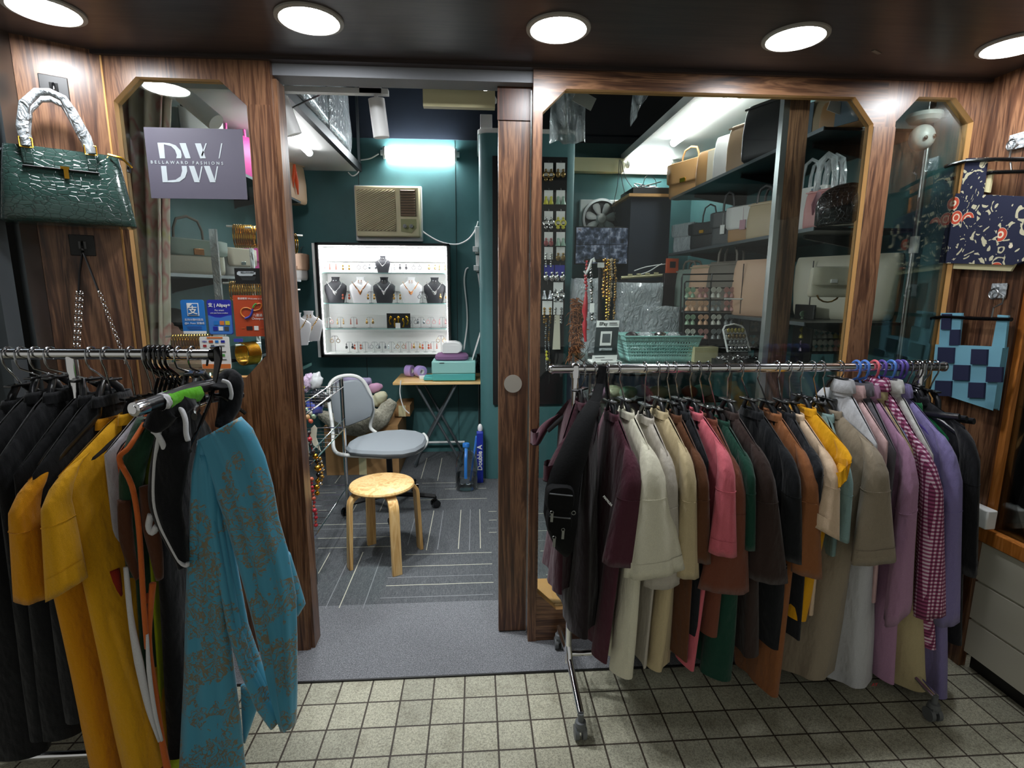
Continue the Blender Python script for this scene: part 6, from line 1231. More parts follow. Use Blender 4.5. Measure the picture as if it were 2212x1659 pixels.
def strapq(t, outl, mat, X, nm_='strap'):
    q = [rp(x, y, X) for x, y in outl]; n2 = len(q); mb = MB(); mb.add([p+Vector((-.004, 0, 0)) for p in q]+[p+Vector((.004, 0, 0)) for p in q], [tuple(range(n2)), tuple(range(n2, 2*n2))[::-1]]+[(i, (i+1) % n2, n2+(i+1) % n2, n2+i) for i in range(n2)]); mb.build(nm_, mat, t, smooth=False)
t = flatbag('navy tote with red and cream flowers hanging at the upper right', [(2072, 420), (2230, 428), (2222, 560), (2195, 570), (2036, 566), (2050, 490)], 'tote_floral', 1.905)
strapq(t, [(2088, 342), (2134, 340), (2122, 425), (2074, 430)], 'tote_floral', 1.90)
strapq(t, [(2136, 366), (2147, 368), (2138, 416), (2128, 414)], 'cream_pl', 1.915, 'strap_back'); strapq(t, [(2036, 566), (2195, 570), (2185, 586), (2050, 580)], 'cream_pl', 1.91, 'lining')
TB = [(2026, 745), (2098, 748), (2146, 750), (2152, 705), (2180, 705), (2180, 770), (2140, 890), (2082, 868), (2012, 838)]
t = flatbag('tote checkered in light blue and navy hanging below the floral one', [(2028, 746), (2170, 752), (2150, 884), (2018, 842)], 'tote_blue', 1.905)
strapq(t, [(2034, 676), (2080, 676), (2072, 750), (2030, 748)], 'tote_blue', 1.90); strapq(t, [(2157, 680), (2180, 682), (2172, 752), (2144, 750)], 'tote_blue', 1.90)
# plain navy checks on the light blue cloth
k = 0
for i in range(4):
    for j in range(3):
        if (i+j) % 2 == 0:
            x0, y0 = 2028+i*36-j*3, 750+j*36+i*2
            strapq(t, [(x0, y0), (x0+34, y0+1), (x0+32, y0+34), (x0-2, y0+33)], 'tote_navy', 1.888, 'check_square')
strapq(t, [(2036, 678), (2056, 678), (2054, 712), (2034, 712)], 'tote_navy', 1.894, 'check_square'); strapq(t, [(2054, 712), (2074, 712), (2072, 746), (2052, 746)], 'tote_navy', 1.894, 'check_square')
def clear_hook(label, px, py, X=1.93):
    c = rp(px, py, X); t = thing('adhesive_hook', label, 'hook', c); mb = MB(); mb.box(c+Vector((.008, 0, 0)), (.006, .06, .055)); mb.build('pad', 'film_white', t, bevel=.003)
    mb = MB(); mb.torus(c+Vector((-.01, 0, -.012)), .018, .0028, Matrix.Rotation(PI/2, 3, 'Y'), 18, 6); mb.tube([c+Vector((.006, 0, .01)), c+Vector((-.012, 0, .006))], .004, 8); mb.build('hook', 'steel', t)
clear_hook('clear adhesive hook with a steel ring holding the navy floral tote hanger', 2192, 305); clear_hook('clear adhesive hook with a steel ring above the checkered tote', 2153, 628)
def tote_hanger(label, pts, hk, X=1.90):
    t = thing('coat_hanger', label, 'coat hanger', rp(*pts[0], X)); mb = MB(); mb.tube([rp(x, y, X) for x, y in pts], .0075, 8); mb.build('arms', 'black_gloss', t); mb = MB(); mb.tube([rp(x, y, X) for x, y in hk], .003, 8); mb.build('hook', 'steel', t)
tote_hanger('double barred black hanger holding the navy floral tote', [(2042, 360), (2085, 348), (2150, 344), (2230, 345)], [(2180, 345), (2184, 325), (2200, 312), (2192, 300)], 1.895); tote_hanger('black hanger bar below the upper one, behind the floral tote strap', [(2045, 388), (2090, 380), (2150, 372), (2230, 370)], [(2185, 370), (2184, 358), (2183, 350)], 1.91)
tote_hanger('plain black hanger holding the checkered tote', [(2012, 688), (2040, 684), (2110, 688), (2185, 690)], [(2142, 688), (2146, 665), (2165, 655), (2170, 640), (2158, 632)], 1.895)
# glass display cabinet
t = thing('display_cabinet', 'orange wood framed glass cabinet at the right edge', 'cabinet', (2.2, 1.4, .56)); XC = 1.955
mb = MB(); mb.bb((XC, 1.775, .60), (XC+.045, 1.83, 2.2)); mb.build('corner_post', 'wood_orange', t)
mb = MB(); mb.bb((XC-.012, .6, .545), (XC+.42, 1.835, .60)); mb.build('base_frame', 'wood_orange', t, bevel=.003)
mb = MB(); mb.bb((XC+.018, .7, .60), (XC+.024, 1.775, 2.2)); mb.build('glass_side', 'glass', t)
mb = MB(); mb.bb((XC+.05, .7, .60), (XC+.42, 1.80, .612)); mb.build('inner_floor', 'wood_orange', t)
mb = MB(); mb.bb((XC+.40, .7, .6), (XC+.42, 1.83, 2.2)); mb.bb((XC+.045, 1.81, .6), (XC+.42, 1.83, 2.2)); mb.build('back_panel', 'l_blk', t)
mb = MB(); mb.bb((XC+.03, .7, 1.08), (XC+.4, 1.8, 1.088)); mb.build('shelf', 'glass_green', t)
t = thing('drawer_unit', 'white drawer unit beneath the glass cabinet', 'drawers', (2.2, 1.4, 0))
flat('unit_white', 'd6d2c2', .5)
mb = MB(); mb.bb((XC+.015, .6, .06), (XC+.42, 1.80, .545)); mb.build('body', 'unit_white', t)
for k, (z0, z1) in enumerate(((.065, .21), (.215, .375), (.38, .54))): mb = MB(); mb.bb((XC+.004, .6, z0+.002), (XC+.014, 1.80, z1-.002)); mb.build('drawer_front', 'unit_white', t, bevel=.001)
mb = MB(); mb.bb((XC+.03, .6, .0), (XC+.40, 1.79, .06)); mb.build('plinth', 'black', t)
t = thing('cosmetic_box', 'clear box with small white pieces inside the glass cabinet', 'box', (2.12, 1.62, .612)); mb = MB(); mb.bb((2.03, 1.52, .613), (2.2, 1.72, .72)); mb.build('case', 'film_thin', t)
for k in range(3): mb = MB(); mb.ell((2.07+.04*k, 1.58+.02*k, .635), (.018, .016, .02), 10, 7); mb.build('white_piece', 'white', t)
mb = MB(); mb.tube([(2.02, 1.65, 1.09), (2.06, 1.6, 1.11), (2.12, 1.56, 1.105)], [.03, .05, .03], 12, flat=(1, .5)); tag(mb.build('black_pouch', 'black'), 'black pouch on the shelf of the glass cabinet', 'pouch')
t = thing('wall_box', 'white wall box with a round knob low on the wood wall beside the last jackets', 'wall box', P(2097, 1130, X=1.90)); a, b_ = P(2083, 1075, X=1.93), P(2117, 1140, X=1.90)
mb = MB(); mb.bb((1.90, b_.y-.02, b_.z), (1.942, b_.y+.08, a.z)); mb.build('housing', 'white', t, bevel=.005)
mb = MB(); mb.cyl((1.90, b_.y+.03, (a.z+b_.z)/2+.02), (1.885, b_.y+.03, (a.z+b_.z)/2+.02), .016, 16); mb.build('knob', 'steel', t)
mb = MB(); mb.bb((.9, 1.15, ZS-.0035), (1.0, 1.17, ZS)); 
# screws in the window head
s0 = None
for k, (x, y) in enumerate(((1435, 146), (1640, 148), (1943, 159))):
    c = P(x, y, Y=YF-.004); mb = MB(); mb.ell((0, 0, 0), (.005, .003, .005), 10, 6)
    if s0 is None: s0 = mb.build('screw', 'steel'); s0.location = c; tag(s0, 'small screw head in the wood above the right window, above the plastic sheet', 'screw', 'screws above the right window')
    else: q = s0.copy(); COL.objects.link(q); q.location = c; q['label'] = ('small screw head in the wood above the right window, over the ceiling tube', 'small screw head in the wood near the corner window top')[k-1]
t = P(1893, 112, Z=ZS); mb = MB(); mb.box((t.x, t.y, ZS-.001), (.045, .012, .002), .5); tag(mb.build('tape_strip', 'l_taupe'), 'short strip of tape on the soffit between the last two downlights', 'tape')
# ================================================================ CLOTHES RAILS
def garment(label, cat, mat, Nk, S, hem, sleeve=None, Yr=1.79, W=.20, sc=1.0, seed=0, name='t_shirt', group=None, collar='band', fold=.28, flare=0, sl_d=.035, far=True, lean=0, thick=None, band_mat=None, yh=None, ztop=None):
    """garment hung on a rail that runs along X. Nk: neck point, S: near shoulder end, hem: (xl, xr, y),
    sleeve: ((xl, yl), (xr, yr)) as seen in the photograph, each put at its own real depth."""
    rnd = random.Random(seed+11)
    N_ = P(*Nk, Y=Yr-.065*sc); S_ = P(*S, Y=Yr-W); yh = Yr-W*.93 if yh is None else yh
    H0, H1 = P(hem[0], hem[2], Y=yh), P(hem[1], hem[2], Y=yh)
    Hc = (H0+H1)/2; hb = max(.010, (H1.x-H0.x)/2) if thick is None else thick; zh = Hc.z
    t = thing(name, label, cat, (N_.x, Yr, zh), group=group)
    ph = rnd.uniform(0, 6); ph2 = rnd.uniform(0, 6); rings = []; nT, nA = 18, 44
    zt = lambda u: (N_.z+.004 if abs(u) < .33 else lerp(N_.z, S_.z, ((abs(u)-.33)/.67)**1.0))
    for i in range(nT+1):
        tt = i/nT; e = S_.lerp(Hc, tt); b_ = lerp(.014*sc, hb, min(1, tt*1.25)**.8); ye = lerp(Yr-W, yh, tt); hw = Yr-ye
        cx_ = lerp(N_.x, Hc.x-.0, tt**1.2); r_ = []
        for k in range(nA):
            a = 2*PI*k/nA; u = math.cos(a); v = sgnp(math.sin(a), .75)
            bb_ = b_*(1+fold*tt*math.sin(7*u+ph+1.5*tt))*(1 if tt > .02 else .8)
            ex = lerp(cx_, e.x, abs(u)**1.2) if u > 0 else lerp(cx_, e.x*.5+cx_*.5, abs(u)**1.2)
            z = lerp(zt(u), zh, tt)+(.010*math.sin(5*u+ph2)*tt if tt > .9 else 0)
            cen = .012*sc*math.sin(9*u+ph2)*tt
            r_.append(Vector((ex+v*bb_+cen, Yr-u*hw, z)))
        if i == 0: rings.append([Vector((lerp(p.x, cx_, .0)+(p.x-lerp(cx_, S_.x, abs((Yr-p.y)/W)))*(-.75), p.y, p.z+.004)) for p in r_])
        rings.append(r_)
    mb = MB(); mb.loft(rings, caps=False); mb.build('body', mat, t, sharp=180)
    if sleeve:
        (lx, ly), (rx_, ry_) = sleeve; yb_ = Yr-W-sl_d
        A, B = P(lx, ly, Y=yb_), P(rx_, ry_, Y=yb_); Mx = (A+B)/2; hw = (B-A)/2
        def sleeve_mesh(mir):
            r2 = []; n = 16; sh = S_.lerp(N_, .45)+Vector((0, .0, -.004)); p1 = S_+Vector(((Mx.x-S_.x)*.10, -.016*sc, -.012*sc)); w0 = .017*sc
            for i in range(n+1):
                s = i/n; k1 = .24; c = sh.lerp(p1, s/k1) if s < k1 else p1.lerp(Mx, (s-k1)/(1-k1))
                if abs(s-k1) < .13: c = c+(sh.lerp(Mx, .24)-p1)*.25*(1-abs(s-k1)/.13)
                gr = math.sin(min(1, s/.22)*PI/2)
                wx = lerp(w0, hw.length, max(0, (s-.12)/.88)**.95)*max(.3, gr); wy = lerp(.012*sc, .034*sc, min(1, s*2.5))*max(.3, gr); R_ = []
                for k in range(28):
                    a = 2*PI*k/28; f = 1+.10*s*math.sin(3*a+ph)+.05*s*math.sin(7*a+ph2)
                    dx = hw.normalized()*(wx*f*sgnp(math.cos(a), .85)); dy = Vector((0, 1, 0))*(wy*f*math.sin(a))
                    dz = Vector((0, 0, 0)) if s > .25 else Vector((0, 0, .0))
                    dxx = Vector((dx.x, dx.y, dx.z*s))
                    R_.append(c+dxx+dy+dz)
                r2.append(R_)
            e = r2[-1]; cc_ = sum(e, Vector())/len(e)
            r2.append([cc_+(p-cc_)*.93+Vector((0, 0, .002)) for p in e]); r2.append([cc_+(p-cc_)*.88+Vector((0, 0, .05*sc)) for p in e])
            if mir: r2 = [[Vector((p.x, 2*Yr-p.y, p.z)) for p in R_] for R_ in r2]
            return r2
        for mir in ((False, True) if far else (False,)):
            mb = MB(); mb.loft(sleeve_mesh(mir), caps=False); sv_ = mb.build('sleeve', mat, t, sharp=180)
            if not mir: sv0 = sv_
        if not thick:    # shoulder seam
            mb = MB(); R_ = sleeve_mesh(False)[8]; mb.tube([p+(p-sum(R_, Vector())/len(R_)).normalized()*.0008 for p in R_], .0011, 4, loop=True); mb.build('seam', mat, sv0)
    if collar == 'band':
        mb = MB(); rr = []
        for z, k in ((-.012, 1.0), (.006, .96), (.016, .9), (.014, .84), (-.01, .84)):
            rr.append([Vector((N_.x+.021*sc*k*math.sin(a)+.002, Yr-.078*sc*k*math.cos(a), N_.z+z*sc-.02*sc*(0 if math.cos(a) > 0 else .2))) for a in [2*PI*q/24 for q in range(24)]])
        mb.loft(rr, caps=False); mb.build('neckband', band_mat or mat, t, sharp=180)
    elif collar == 'shirt':
        mb = MB(); rr = []
        for z, k in ((-.01, 1.0), (.02, .97), (.045, .9), (.048, .96), (.030, 1.16), (.006, 1.28), (.004, 1.22)):
            rr.append([Vector((N_.x+.026*sc*k*math.sin(a)+.004, Yr-.030-.040*sc*k*math.cos(a), N_.z+z*sc)) for a in [2*PI*q/24 for q in range(24)]])
        mb.loft(rr, caps=False); mb.build('collar', band_mat or mat, t, sharp=60)
    return t, N_, S_
def hanger(label, hx, N_, S_, zr, Yr=1.79, kind='flat', mat='black', hook='chrome_dark', group=None, rr=.017, sc=1.0):
    """hook over the rail, short stem, curved arms running to both shoulder ends"""
    x0 = P(hx, 790, Y=Yr-.0).x if hx > 3 else hx
    t = thing('coat_hanger', label, 'coat hanger', (x0, Yr, N_.z), group=group)
    zp = N_.z+.052*sc; r = rr+.006
    mb = MB(); pts = [(x0, Yr+r*.95, zr-.012)]+[(x0, Yr+r*math.cos(a), zr+r*math.sin(a)) for a in [PI*k/10 for k in range(11)]]+[(x0, Yr-r*.9, zr-.02), (x0+.0, Yr-r*.55, zr-.035)]
    pts += [(lerp(x0, N_.x, .4), Yr-.004, lerp(zr-.04, zp, .45)), (lerp(x0, N_.x, .75), Yr, zp)]
    mb.tube(pts, .0026 if kind != 'plastic' else .0042, 8); mb.build('hook', hook, t)
    xa = lerp(x0, N_.x, .75)
    if kind == 'flat':
        mb = MB(); d = Vector((S_.x-N_.x, S_.y-N_.y, 0)).normalized()
        mb.box((xa, Yr, zp-.003), (.024, .075, .007), math.atan2(-d.x, -d.y)*-1); mb.build('top_plate', mat, t, bevel=.002)
    mb = MB()
    for sgn in (1, -1):
        f = lambda p: Vector((p.x, Yr-(Yr-p.y)*sgn, p.z))
        a = Vector((xa, Yr-.012, zp-.004)); b_ = Vector((lerp(xa, N_.x, .6), Yr-.040*sc, lerp(zp, N_.z, .5)-.004)); c = N_+Vector((0, .006, -.036)); e = S_+Vector((0, .016, -.028)); mdl = N_.lerp(S_, .5)+Vector((0, 0, -.030))
        q = [f(a), f(b_), f(c), f(mdl), f(e)]
        mb.tube(q, [.007*sc, .008*sc, .0085*sc, .0075*sc, .007*sc] if kind == 'flat' else .0042*sc, 10, flat=(1.0, 1.5) if kind == 'flat' else None)
    if kind != 'flat': mb.tube([Vector((S_.x, S_.y+.012, S_.z-.014)), Vector((S_.x, 2*Yr-S_.y-.012, S_.z-.014))], .0036, 8)
    mb.build('arms', mat, t)
    return t
def rail_cylinder(a, b_, r): mb = MB(); mb.tube([a, b_], r, 20); return mb
flat('chrome_dark', 'a9aaac', .15, 1); flat('hanger_black', '17181a', .28, coat=.5, spec=.6)
# ---------------- right rail
ZR, YR = 1.231, 1.79
t = thing('garment_rack', 'chrome rolling clothes rail full of shirts in front of the right window', 'clothes rack', (1.0, YR, 0))
xl, xr = P(1193, 800, Y=YR).x, P(2038, 795, Y=YR).x
mb = MB(); mb.tube([(xl, YR, ZR), (xr, YR, ZR)], .0155, 20); mb.build('top_rail', 'chrome', t)
for x in (xl, xr): mb = MB(); mb.tube([(x-.003, YR, ZR), (x+.003, YR, ZR)], .018, 20); mb.ell((x+(.006 if x > 1 else -.006), YR, ZR), (.008, .014, .014)); mb.build('end_cap', 'chrome', t)
xp = [P(1243, 805, Y=YR).x, P(1990, 800, Y=YR).x]
xb = [P(1232, 1440, Y=YR).x, P(1950, 1470, Y=YR).x]
for k in (0, 1):
    x, x2 = xp[k], xp[k]
    mb = MB(); mb.tube([(x, YR, ZR-.006), (x, YR, .10)], .0125, 16); mb.build('post', 'chrome', t)
    mb = MB(); mb.tube([(x, YR, ZR-.030), (x, YR, ZR+.012), (x, YR, ZR+.020)], [.017, .018, .012], 16); mb.build('joint', 'chrome', t)
    mb = MB(); mb.tube([(x, YR, .17), (x, YR-.03, .125), (x, YR-.25, .095)], .0125, 14); mb.tube([(x, YR, .17), (x, YR+.03, .13), (x, YR+.21, .10)], .0125, 14); mb.build('foot_bar', 'chrome', t)
    for yy in (YR-.25, YR+.21):
        mb = MB(); c = Vector((x, yy, .028)); mb.cyl((x, yy, .10), (x, yy, .052), .010, 10); mb.lathe([(.014, .05), (.02, .056), (.018, .07), (.01, .072)], (x, yy, 0), 14)
        for s in (-1, 1): mb.tube([c+Vector((s*.006, 0, 0)), c+Vector((s*.02, 0, 0))], .024, 16)
        mb.box((x, yy, .048), (.03, .03, .018)); mb.build('caster', 'grey_pl', t)
mb = MB(); mb.tube([(xp[0], YR, .135), (xp[1], YR, .135)], .010, 12); mb.build('lower_rail', 'chrome', t)
fab = {}
def fm(c): 
    k = 'cloth_'+c
    if k not in M: fabric(k, c)
    return k
G = [ # hook px, neck, shoulder, hem(xl,xr,y), sleeve, colour, label
 (1262, (1258, 880), (1212, 965), (1195, 1232, 1290), ((1172, 1035), (1200, 1030)), '3a1a24', 'dark maroon t-shirt at the left end of the right rail, behind the black sling bag', 't_shirt', 't-shirt', {'W': .16}),
 (1285, (1290, 890), (1270, 980), (1232, 1292, 1385), None, '1c1316', 'long black garment hanging just right of the black sling bag', 'dress', 'dress', {}),
 (1312, (1330, 905), (1366, 985), (1290, 1320, 1437), ((1297, 1213), (1398, 1219)), '4c2732', 'maroon t-shirt with small white lettering, first with a wide sleeve on the right rail', 't_shirt', 't-shirt', {}),
 (1337, (1363, 901), (1402, 972), (1328, 1380, 1470), ((1346, 1247), (1478, 1226)), 'd9d5bf', 'cream t-shirt with the widest sleeve, right of the maroon one', 't_shirt', 't-shirt', {'sl_d': .06}),
 (1393, (1406, 913), (1442, 985), (1383, 1396, 1440), ((1396, 1268), (1470, 1252)), 'b3aca0', 'light grey t-shirt between the cream and the beige ones', 't_shirt', 't-shirt', {'sl_d': .025}),
 (1421, (1437, 900), (1483, 978), (1402, 1456, 1458), ((1455, 1238), (1505, 1244)), 'bfae88', 'beige t-shirt with a creased sleeve, right of the light grey one', 't_shirt', 't-shirt', {'sl_d': .035}),
 (1440, (1466, 907), (1510, 990), (1462, 1490, 1430), ((1492, 1205), (1530, 1212)), '5d3a24', 'dark brown t-shirt between the beige and the pink ones', 't_shirt', 't-shirt', {'sl_d': .02}),
 (1458, (1484, 900), (1530, 1000), (1492, 1512, 1380), None, '1a1c20', 'black top squeezed in just left of the pink t-shirt', 't_shirt', 't-shirt', {}),
 (1489, (1512, 902), (1566, 972), (1476, 1504, 1450), ((1533, 1192), (1587, 1196)), 'c9646f', 'salmon pink t-shirt on the right rail', 't_shirt', 't-shirt', {'sl_d': .055}),
 (1510, (1543, 916), (1585, 1000), (1520, 1560, 1380), ((1513, 1271), (1620, 1273)), '70402f', 'chestnut brown t-shirt right behind the salmon pink one', 't_shirt', 't-shirt', {'sl_d': .02}),
 (1530, (1570, 920), (1610, 985), (1530, 1600, 1475), ((1598, 1180), (1630, 1180)), '173f31', 'bottle green t-shirt on the right rail', 't_shirt', 't-shirt', {'sl_d': .025}),
 (1571, (1590, 902), (1640, 975), (1600, 1650, 1420), ((1622, 1250), (1703, 1251)), '352824', 'very dark brown t-shirt right of the bottle green one', 't_shirt', 't-shirt', {'sl_d': .04}),
 (1600, (1643, 900), (1702, 980), (1650, 1700, 1400), ((1688, 1205), (1732, 1210)), '17191c', 'black t-shirt between the very dark brown and the tan ones', 't_shirt', 't-shirt', {'sl_d': .03}),
 (1635, (1682, 904), (1740, 985), (1646, 1692, 1505), ((1712, 1234), (1770, 1243)), '8a5734', 'tan brown t-shirt with a long hem hanging lowest', 't_shirt', 't-shirt', {'sl_d': .045}),
 (1678, (1712, 903), (1755, 980), (1705, 1735, 1380), ((1742, 1090), (1770, 1080)), '1c1e22', 'black t-shirt between the tan and the ivory ones', 't_shirt', 't-shirt', {'sl_d': .02}),
 (1703, (1731, 905), (1790, 985), (1745, 1770, 1330), ((1754, 1135), (1806, 1162)), 'd2b89b', 'ivory t-shirt with a short flared sleeve, left of the yellow one', 't_shirt', 't-shirt', {'sl_d': .05}),
 (1727, (1757, 893), (1822, 962), (1700, 1762, 1345), ((1799, 1052), (1820, 1020)), 'd69a14', 'golden yellow t-shirt on the right rail', 't_shirt', 't-shirt', {'sl_d': .04}),
 (1755, (1795, 905), (1820, 1000), (1790, 1815, 1200), ((1798, 1160), (1829, 1166)), '7f9c9a', 'pale aqua top of which only a slim sleeve shows, right of the yellow t-shirt', 't_shirt', 't-shirt', {'sl_d': .03}),
 (1775, (1812, 898), (1886, 963), (1716, 1832, 1474), ((1838, 1216), (1930, 1205)), '8f8370', 'taupe t-shirt with a wide sleeve and a wide trailing hem', 't_shirt', 't-shirt', {'sl_d': .06}),
 (1815, (1832, 852), (1895, 962), (1815, 1914, 1490), None, 'b9babd', 'white shirt with red letters at its hem, next to the taupe t-shirt', 'shirt', 'shirt', {'collar': 'shirt'}),
 (1850, (1855, 862), (1918, 957), (1880, 1900, 1300), None, 'c9a7a6', 'dusty pink short-sleeved shirt on a blue hanger', 'shirt', 'shirt', {'collar': 'shirt'}),
 (1868, (1873, 858), (1936, 980), (1905, 1925, 1200), None, '5f5d63', 'thin dark grey top between the dusty pink and the lilac shirts', 'shirt', 'shirt', {'collar': 'shirt'}),
 (1889, (1887, 862), (1960, 965), (1909, 1946, 1483), ((1912, 1350), (1962, 1300)), 'a77f9b', 'lilac pink long-sleeved shirt on a red hanger', 'shirt', 'shirt', {'collar': 'shirt', 'sl_d': .03}),
 (1905, (1902, 866), (1972, 975), (1946, 2040, 1500), None, 'b5a67e', 'beige shirt whose crumpled hem swings out at the bottom', 'shirt', 'shirt', {'collar': 'shirt', 'W': .19}),
 (1925, (1908, 848), (2002, 985), (1985, 2040, 1405), ((1975, 1330), (2035, 1320)), 'check', 'magenta and white gingham long-sleeved shirt', 'shirt', 'shirt', {'collar': 'shirt', 'sl_d': .03}),
 (1940, (1938, 852), (2016, 985), (2010, 2030, 1300), None, 'c9c9c4', 'thin white shirt between the gingham and the lavender ones', 'shirt', 'shirt', {'collar': 'shirt'}),
 (1950, (1956, 862), (2046, 955), (2010, 2068, 1508), ((2022, 1350), (2062, 1330)), '7f76a5', 'lavender blue long-sleeved shirt near the right end of the rail', 'shirt', 'shirt', {'collar': 'shirt', 'sl_d': .03}),
 (1962, (1985, 880), (2055, 950), (2060, 2075, 1200), None, '17663c', 'emerald green top peeping out before the black jackets', 't_shirt', 't-shirt', {'W': .16}),
 (1975, (2000, 868), (2085, 925), (2064, 2098, 1400), ((2078, 1240), (2100, 1230)), '16171b', 'black jacket at the right end of the right rail', 'jacket', 'jacket', {}),
]
# gingham
m, N, L, b = base('check'); v = coords(N, L); s_ = N.new('ShaderNodeSeparateXYZ'); L.new(v, s_.inputs[0])
yy = math_n(N, L, 'ADD', s_.outputs[1], s_.outputs[0])
g1 = math_n(N, L, 'GREATER_THAN', math_n(N, L, 'FRACT', math_n(N, L, 'MULTIPLY', yy, 75)), .5); g2 = math_n(N, L, 'GREATER_THAN', math_n(N, L, 'FRACT', math_n(N, L, 'MULTIPLY', s_.outputs[2], 75)), .5)
L.new(ramp(N, L, math_n(N, L, 'MULTIPLY', math_n(N, L, 'ADD', g1, g2), .5), [(0, 'd8c2cf'), (.45, '9a4a72'), (.9, '5e1d3f')]), b.inputs['Base Color']); b.inputs['Roughness'].default_value = .9; M['check'] = m
def SH(lb): return ' '.join(lb.split(' between the dusty')[0].split()[:12])
hc = {20: ('blue', '4c78c4'), 21: ('blue', '4c78c4'), 22: ('coral red', 'd0606a'), 23: ('purple', '5a4a9c'), 24: ('blue', '3f7fbf'), 25: ('purple', '5a4a9c'), 26: ('purple', '6a52a8')}
for i, (hx, nk, sh, hm, sv, col, lb, nm_, ct, kw) in enumerate(G):
    mt = 'check' if col == 'check' else fm(col)
    t, N_, S_ = garment(lb, ct, mt, nk, sh, hm, sv, Yr=YR, seed=i, name=nm_, **kw)
    sn = lb.split(' that')[0].split(' with')[0].split(' of ')[0]
    if i in hc:
        flat('hang_'+hc[i][0], hc[i][1], .35)
        hanger('%s plastic hanger holding the %s' % (hc[i][0], SH(lb)), hx, N_, S_, ZR, YR, 'plastic', 'hang_'+hc[i][0], 'hang_'+hc[i][0])
    else: hanger('black hanger holding the %s' % SH(lb), hx, N_, S_, ZR, YR, 'flat', 'hanger_black')
    if i == 2: a = P(1302, 1073, Y=YR-.265); b_ = P(1320, 1094, Y=YR-.265); u = (b_-a).normalized(); text('MAPALISA', .0095, a, u, Vector((-u.z, 0, u.x)), 'white', t, bold=.0003)
    if i == 19: a = P(1883, 1482, Y=YR-.215); text('AY', .017, a, (1, 0, 0), (0, 0, 1), 'red_pl', t, bold=.0003)
for k, (hx, zz) in enumerate(((1985, 0), (2001, 0), (2018, 0))):
    N_ = P(1990+k*22, 872+k*4, Y=YR-.06); S_ = P(2085+k*16, 885+k*5, Y=YR-.2)
    hanger(['bare black hanger beside the last black jacket, nearest it', 'bare black hanger second from the end of the right rail', 'bare black hanger at the very end of the right rail'][k], hx, N_, S_, ZR, YR, 'flat', 'hanger_black', group='bare black hangers')
# black sling bag
t = thing('sling_bag', 'black nylon sling bag with zipped pockets hung on the left of the right rail', 'bag', P(1215, 1190, Y=1.56))
flat('nylon', '08090a', .85, spec=.2, bmp=.3, bscale=120)
s0 = [P(1301, 795, Y=YR-.02), P(1296, 830, Y=YR-.03), P(1288, 860, Y=YR-.08), P(1262, 900, Y=YR-.16), P(1240, 960, Y=YR-.20)]
mb = MB(); mb.tube([P(1312, 860, Y=YR+.03), P(1308, 815, Y=YR+.03), P(1306, 792, Y=YR+.01), P(1302, 792, Y=YR-.02)]+s0[1:], [.015]*4+[.016, .018, .024, .03], 12, flat=(1, .3)); mb.build('strap', 'nylon', t)
rr = []
for x, y, w, Y in ((1284, 868, .020, 1.68), (1268, 900, .030, 1.64), (1252, 940, .038, 1.61), (1238, 985, .046, 1.58), (1222, 1020, .050, 1.57), (1215, 1060, .052, 1.56), (1212, 1110, .054, 1.56), (1214, 1150, .046, 1.56), (1218, 1185, .028, 1.57), (1222, 1200, .010, 1.575)):
    c = P(x, y, Y=Y); rr.append([c+Vector((w*math.cos(a)*(1+.05*math.sin(5*a+y)), .035*math.sin(a)*min(1, w/.03), .25*w*math.cos(a)*-.5)) for a in [2*PI*k/24 for k in range(24)]])
mb = MB(); mb.loft(rr); mb.build('body', 'nylon', t, sharp=180)
for (x, y, w, h_) in ((1210, 1078, .044, .045), (1208, 1125, .040, .04)):
    c = P(x, y, Y=1.525); mb = MB(); mb.loft([[c+Vector((w*k*sgnp(math.cos(a), .6), dd, h_*k*sgnp(math.sin(a), .6))) for a in [2*PI*q/20 for q in range(20)]] for k, dd in ((1, .02), (1, .0), (.9, -.012), (.5, -.016))]); pk = mb.build('pocket', 'nylon', t)
    mb = MB(); mb.tube([c+Vector((-w*.8, -.016, h_*.55)), c+Vector((w*.8, -.016, h_*.35))], .0022, 6); mb.build('zip', 'grey_pl', pk)
for x, y in ((1192, 1118), (1216, 1155), (1197, 1172)):
    c = P(x, y, Y=1.505); mb = MB(); mb.box(c, (.008, .003, .028), ry=.05); mb.torus(c+Vector((0, 0, .016)), .005, .0013, Matrix.Rotation(PI/2, 3, 'X'), 12, 5); mb.build('zip_pull', 'steel', t)
c = P(1239, 1108, Y=1.53); mb = MB(); mb.torus(c, .006, .0015, Matrix.Rotation(PI/2, 3, 'X'), 14, 5); mb.build('ring', 'steel', t)
# ---------------- left rail
ZL, YL = 1.318, 1.52
t = thing('garment_rack', 'chrome clothes rail of dark and yellow shirts at the left edge', 'clothes rack', (-1.2, YL, 0))
xe = P(455, 770, Y=YL).x
mb = MB(); mb.tube([(-2.3, YL, ZL+.012), (xe, YL, ZL)], .0155, 20); mb.build('top_rail', 'chrome', t)
mb = MB(); c = Vector((xe+.004, YL, ZL)); mb.tube([c, c+Vector((.012, 0, 0))], .020, 18); mb.build('end_cap', 'black_gloss', t)
xq = P(162, 830, Y=YL).x
mb = MB(); mb.tube([(xq, YL, ZL), (xq, YL, .08)], .0145, 16); mb.build('post', 'chrome', t)
mb = MB(); mb.tube([(-2.3, YL, .06), (-1.1, YL, .06)], .012, 12); mb.build('lower_rail', 'chrome', t)
mb = MB(); mb.tube([(xq, YL-.25, .05), (xq, YL+.25, .05)], .012, 12); mb.build('foot_bar', 'chrome', t)
K = 'cloth_'
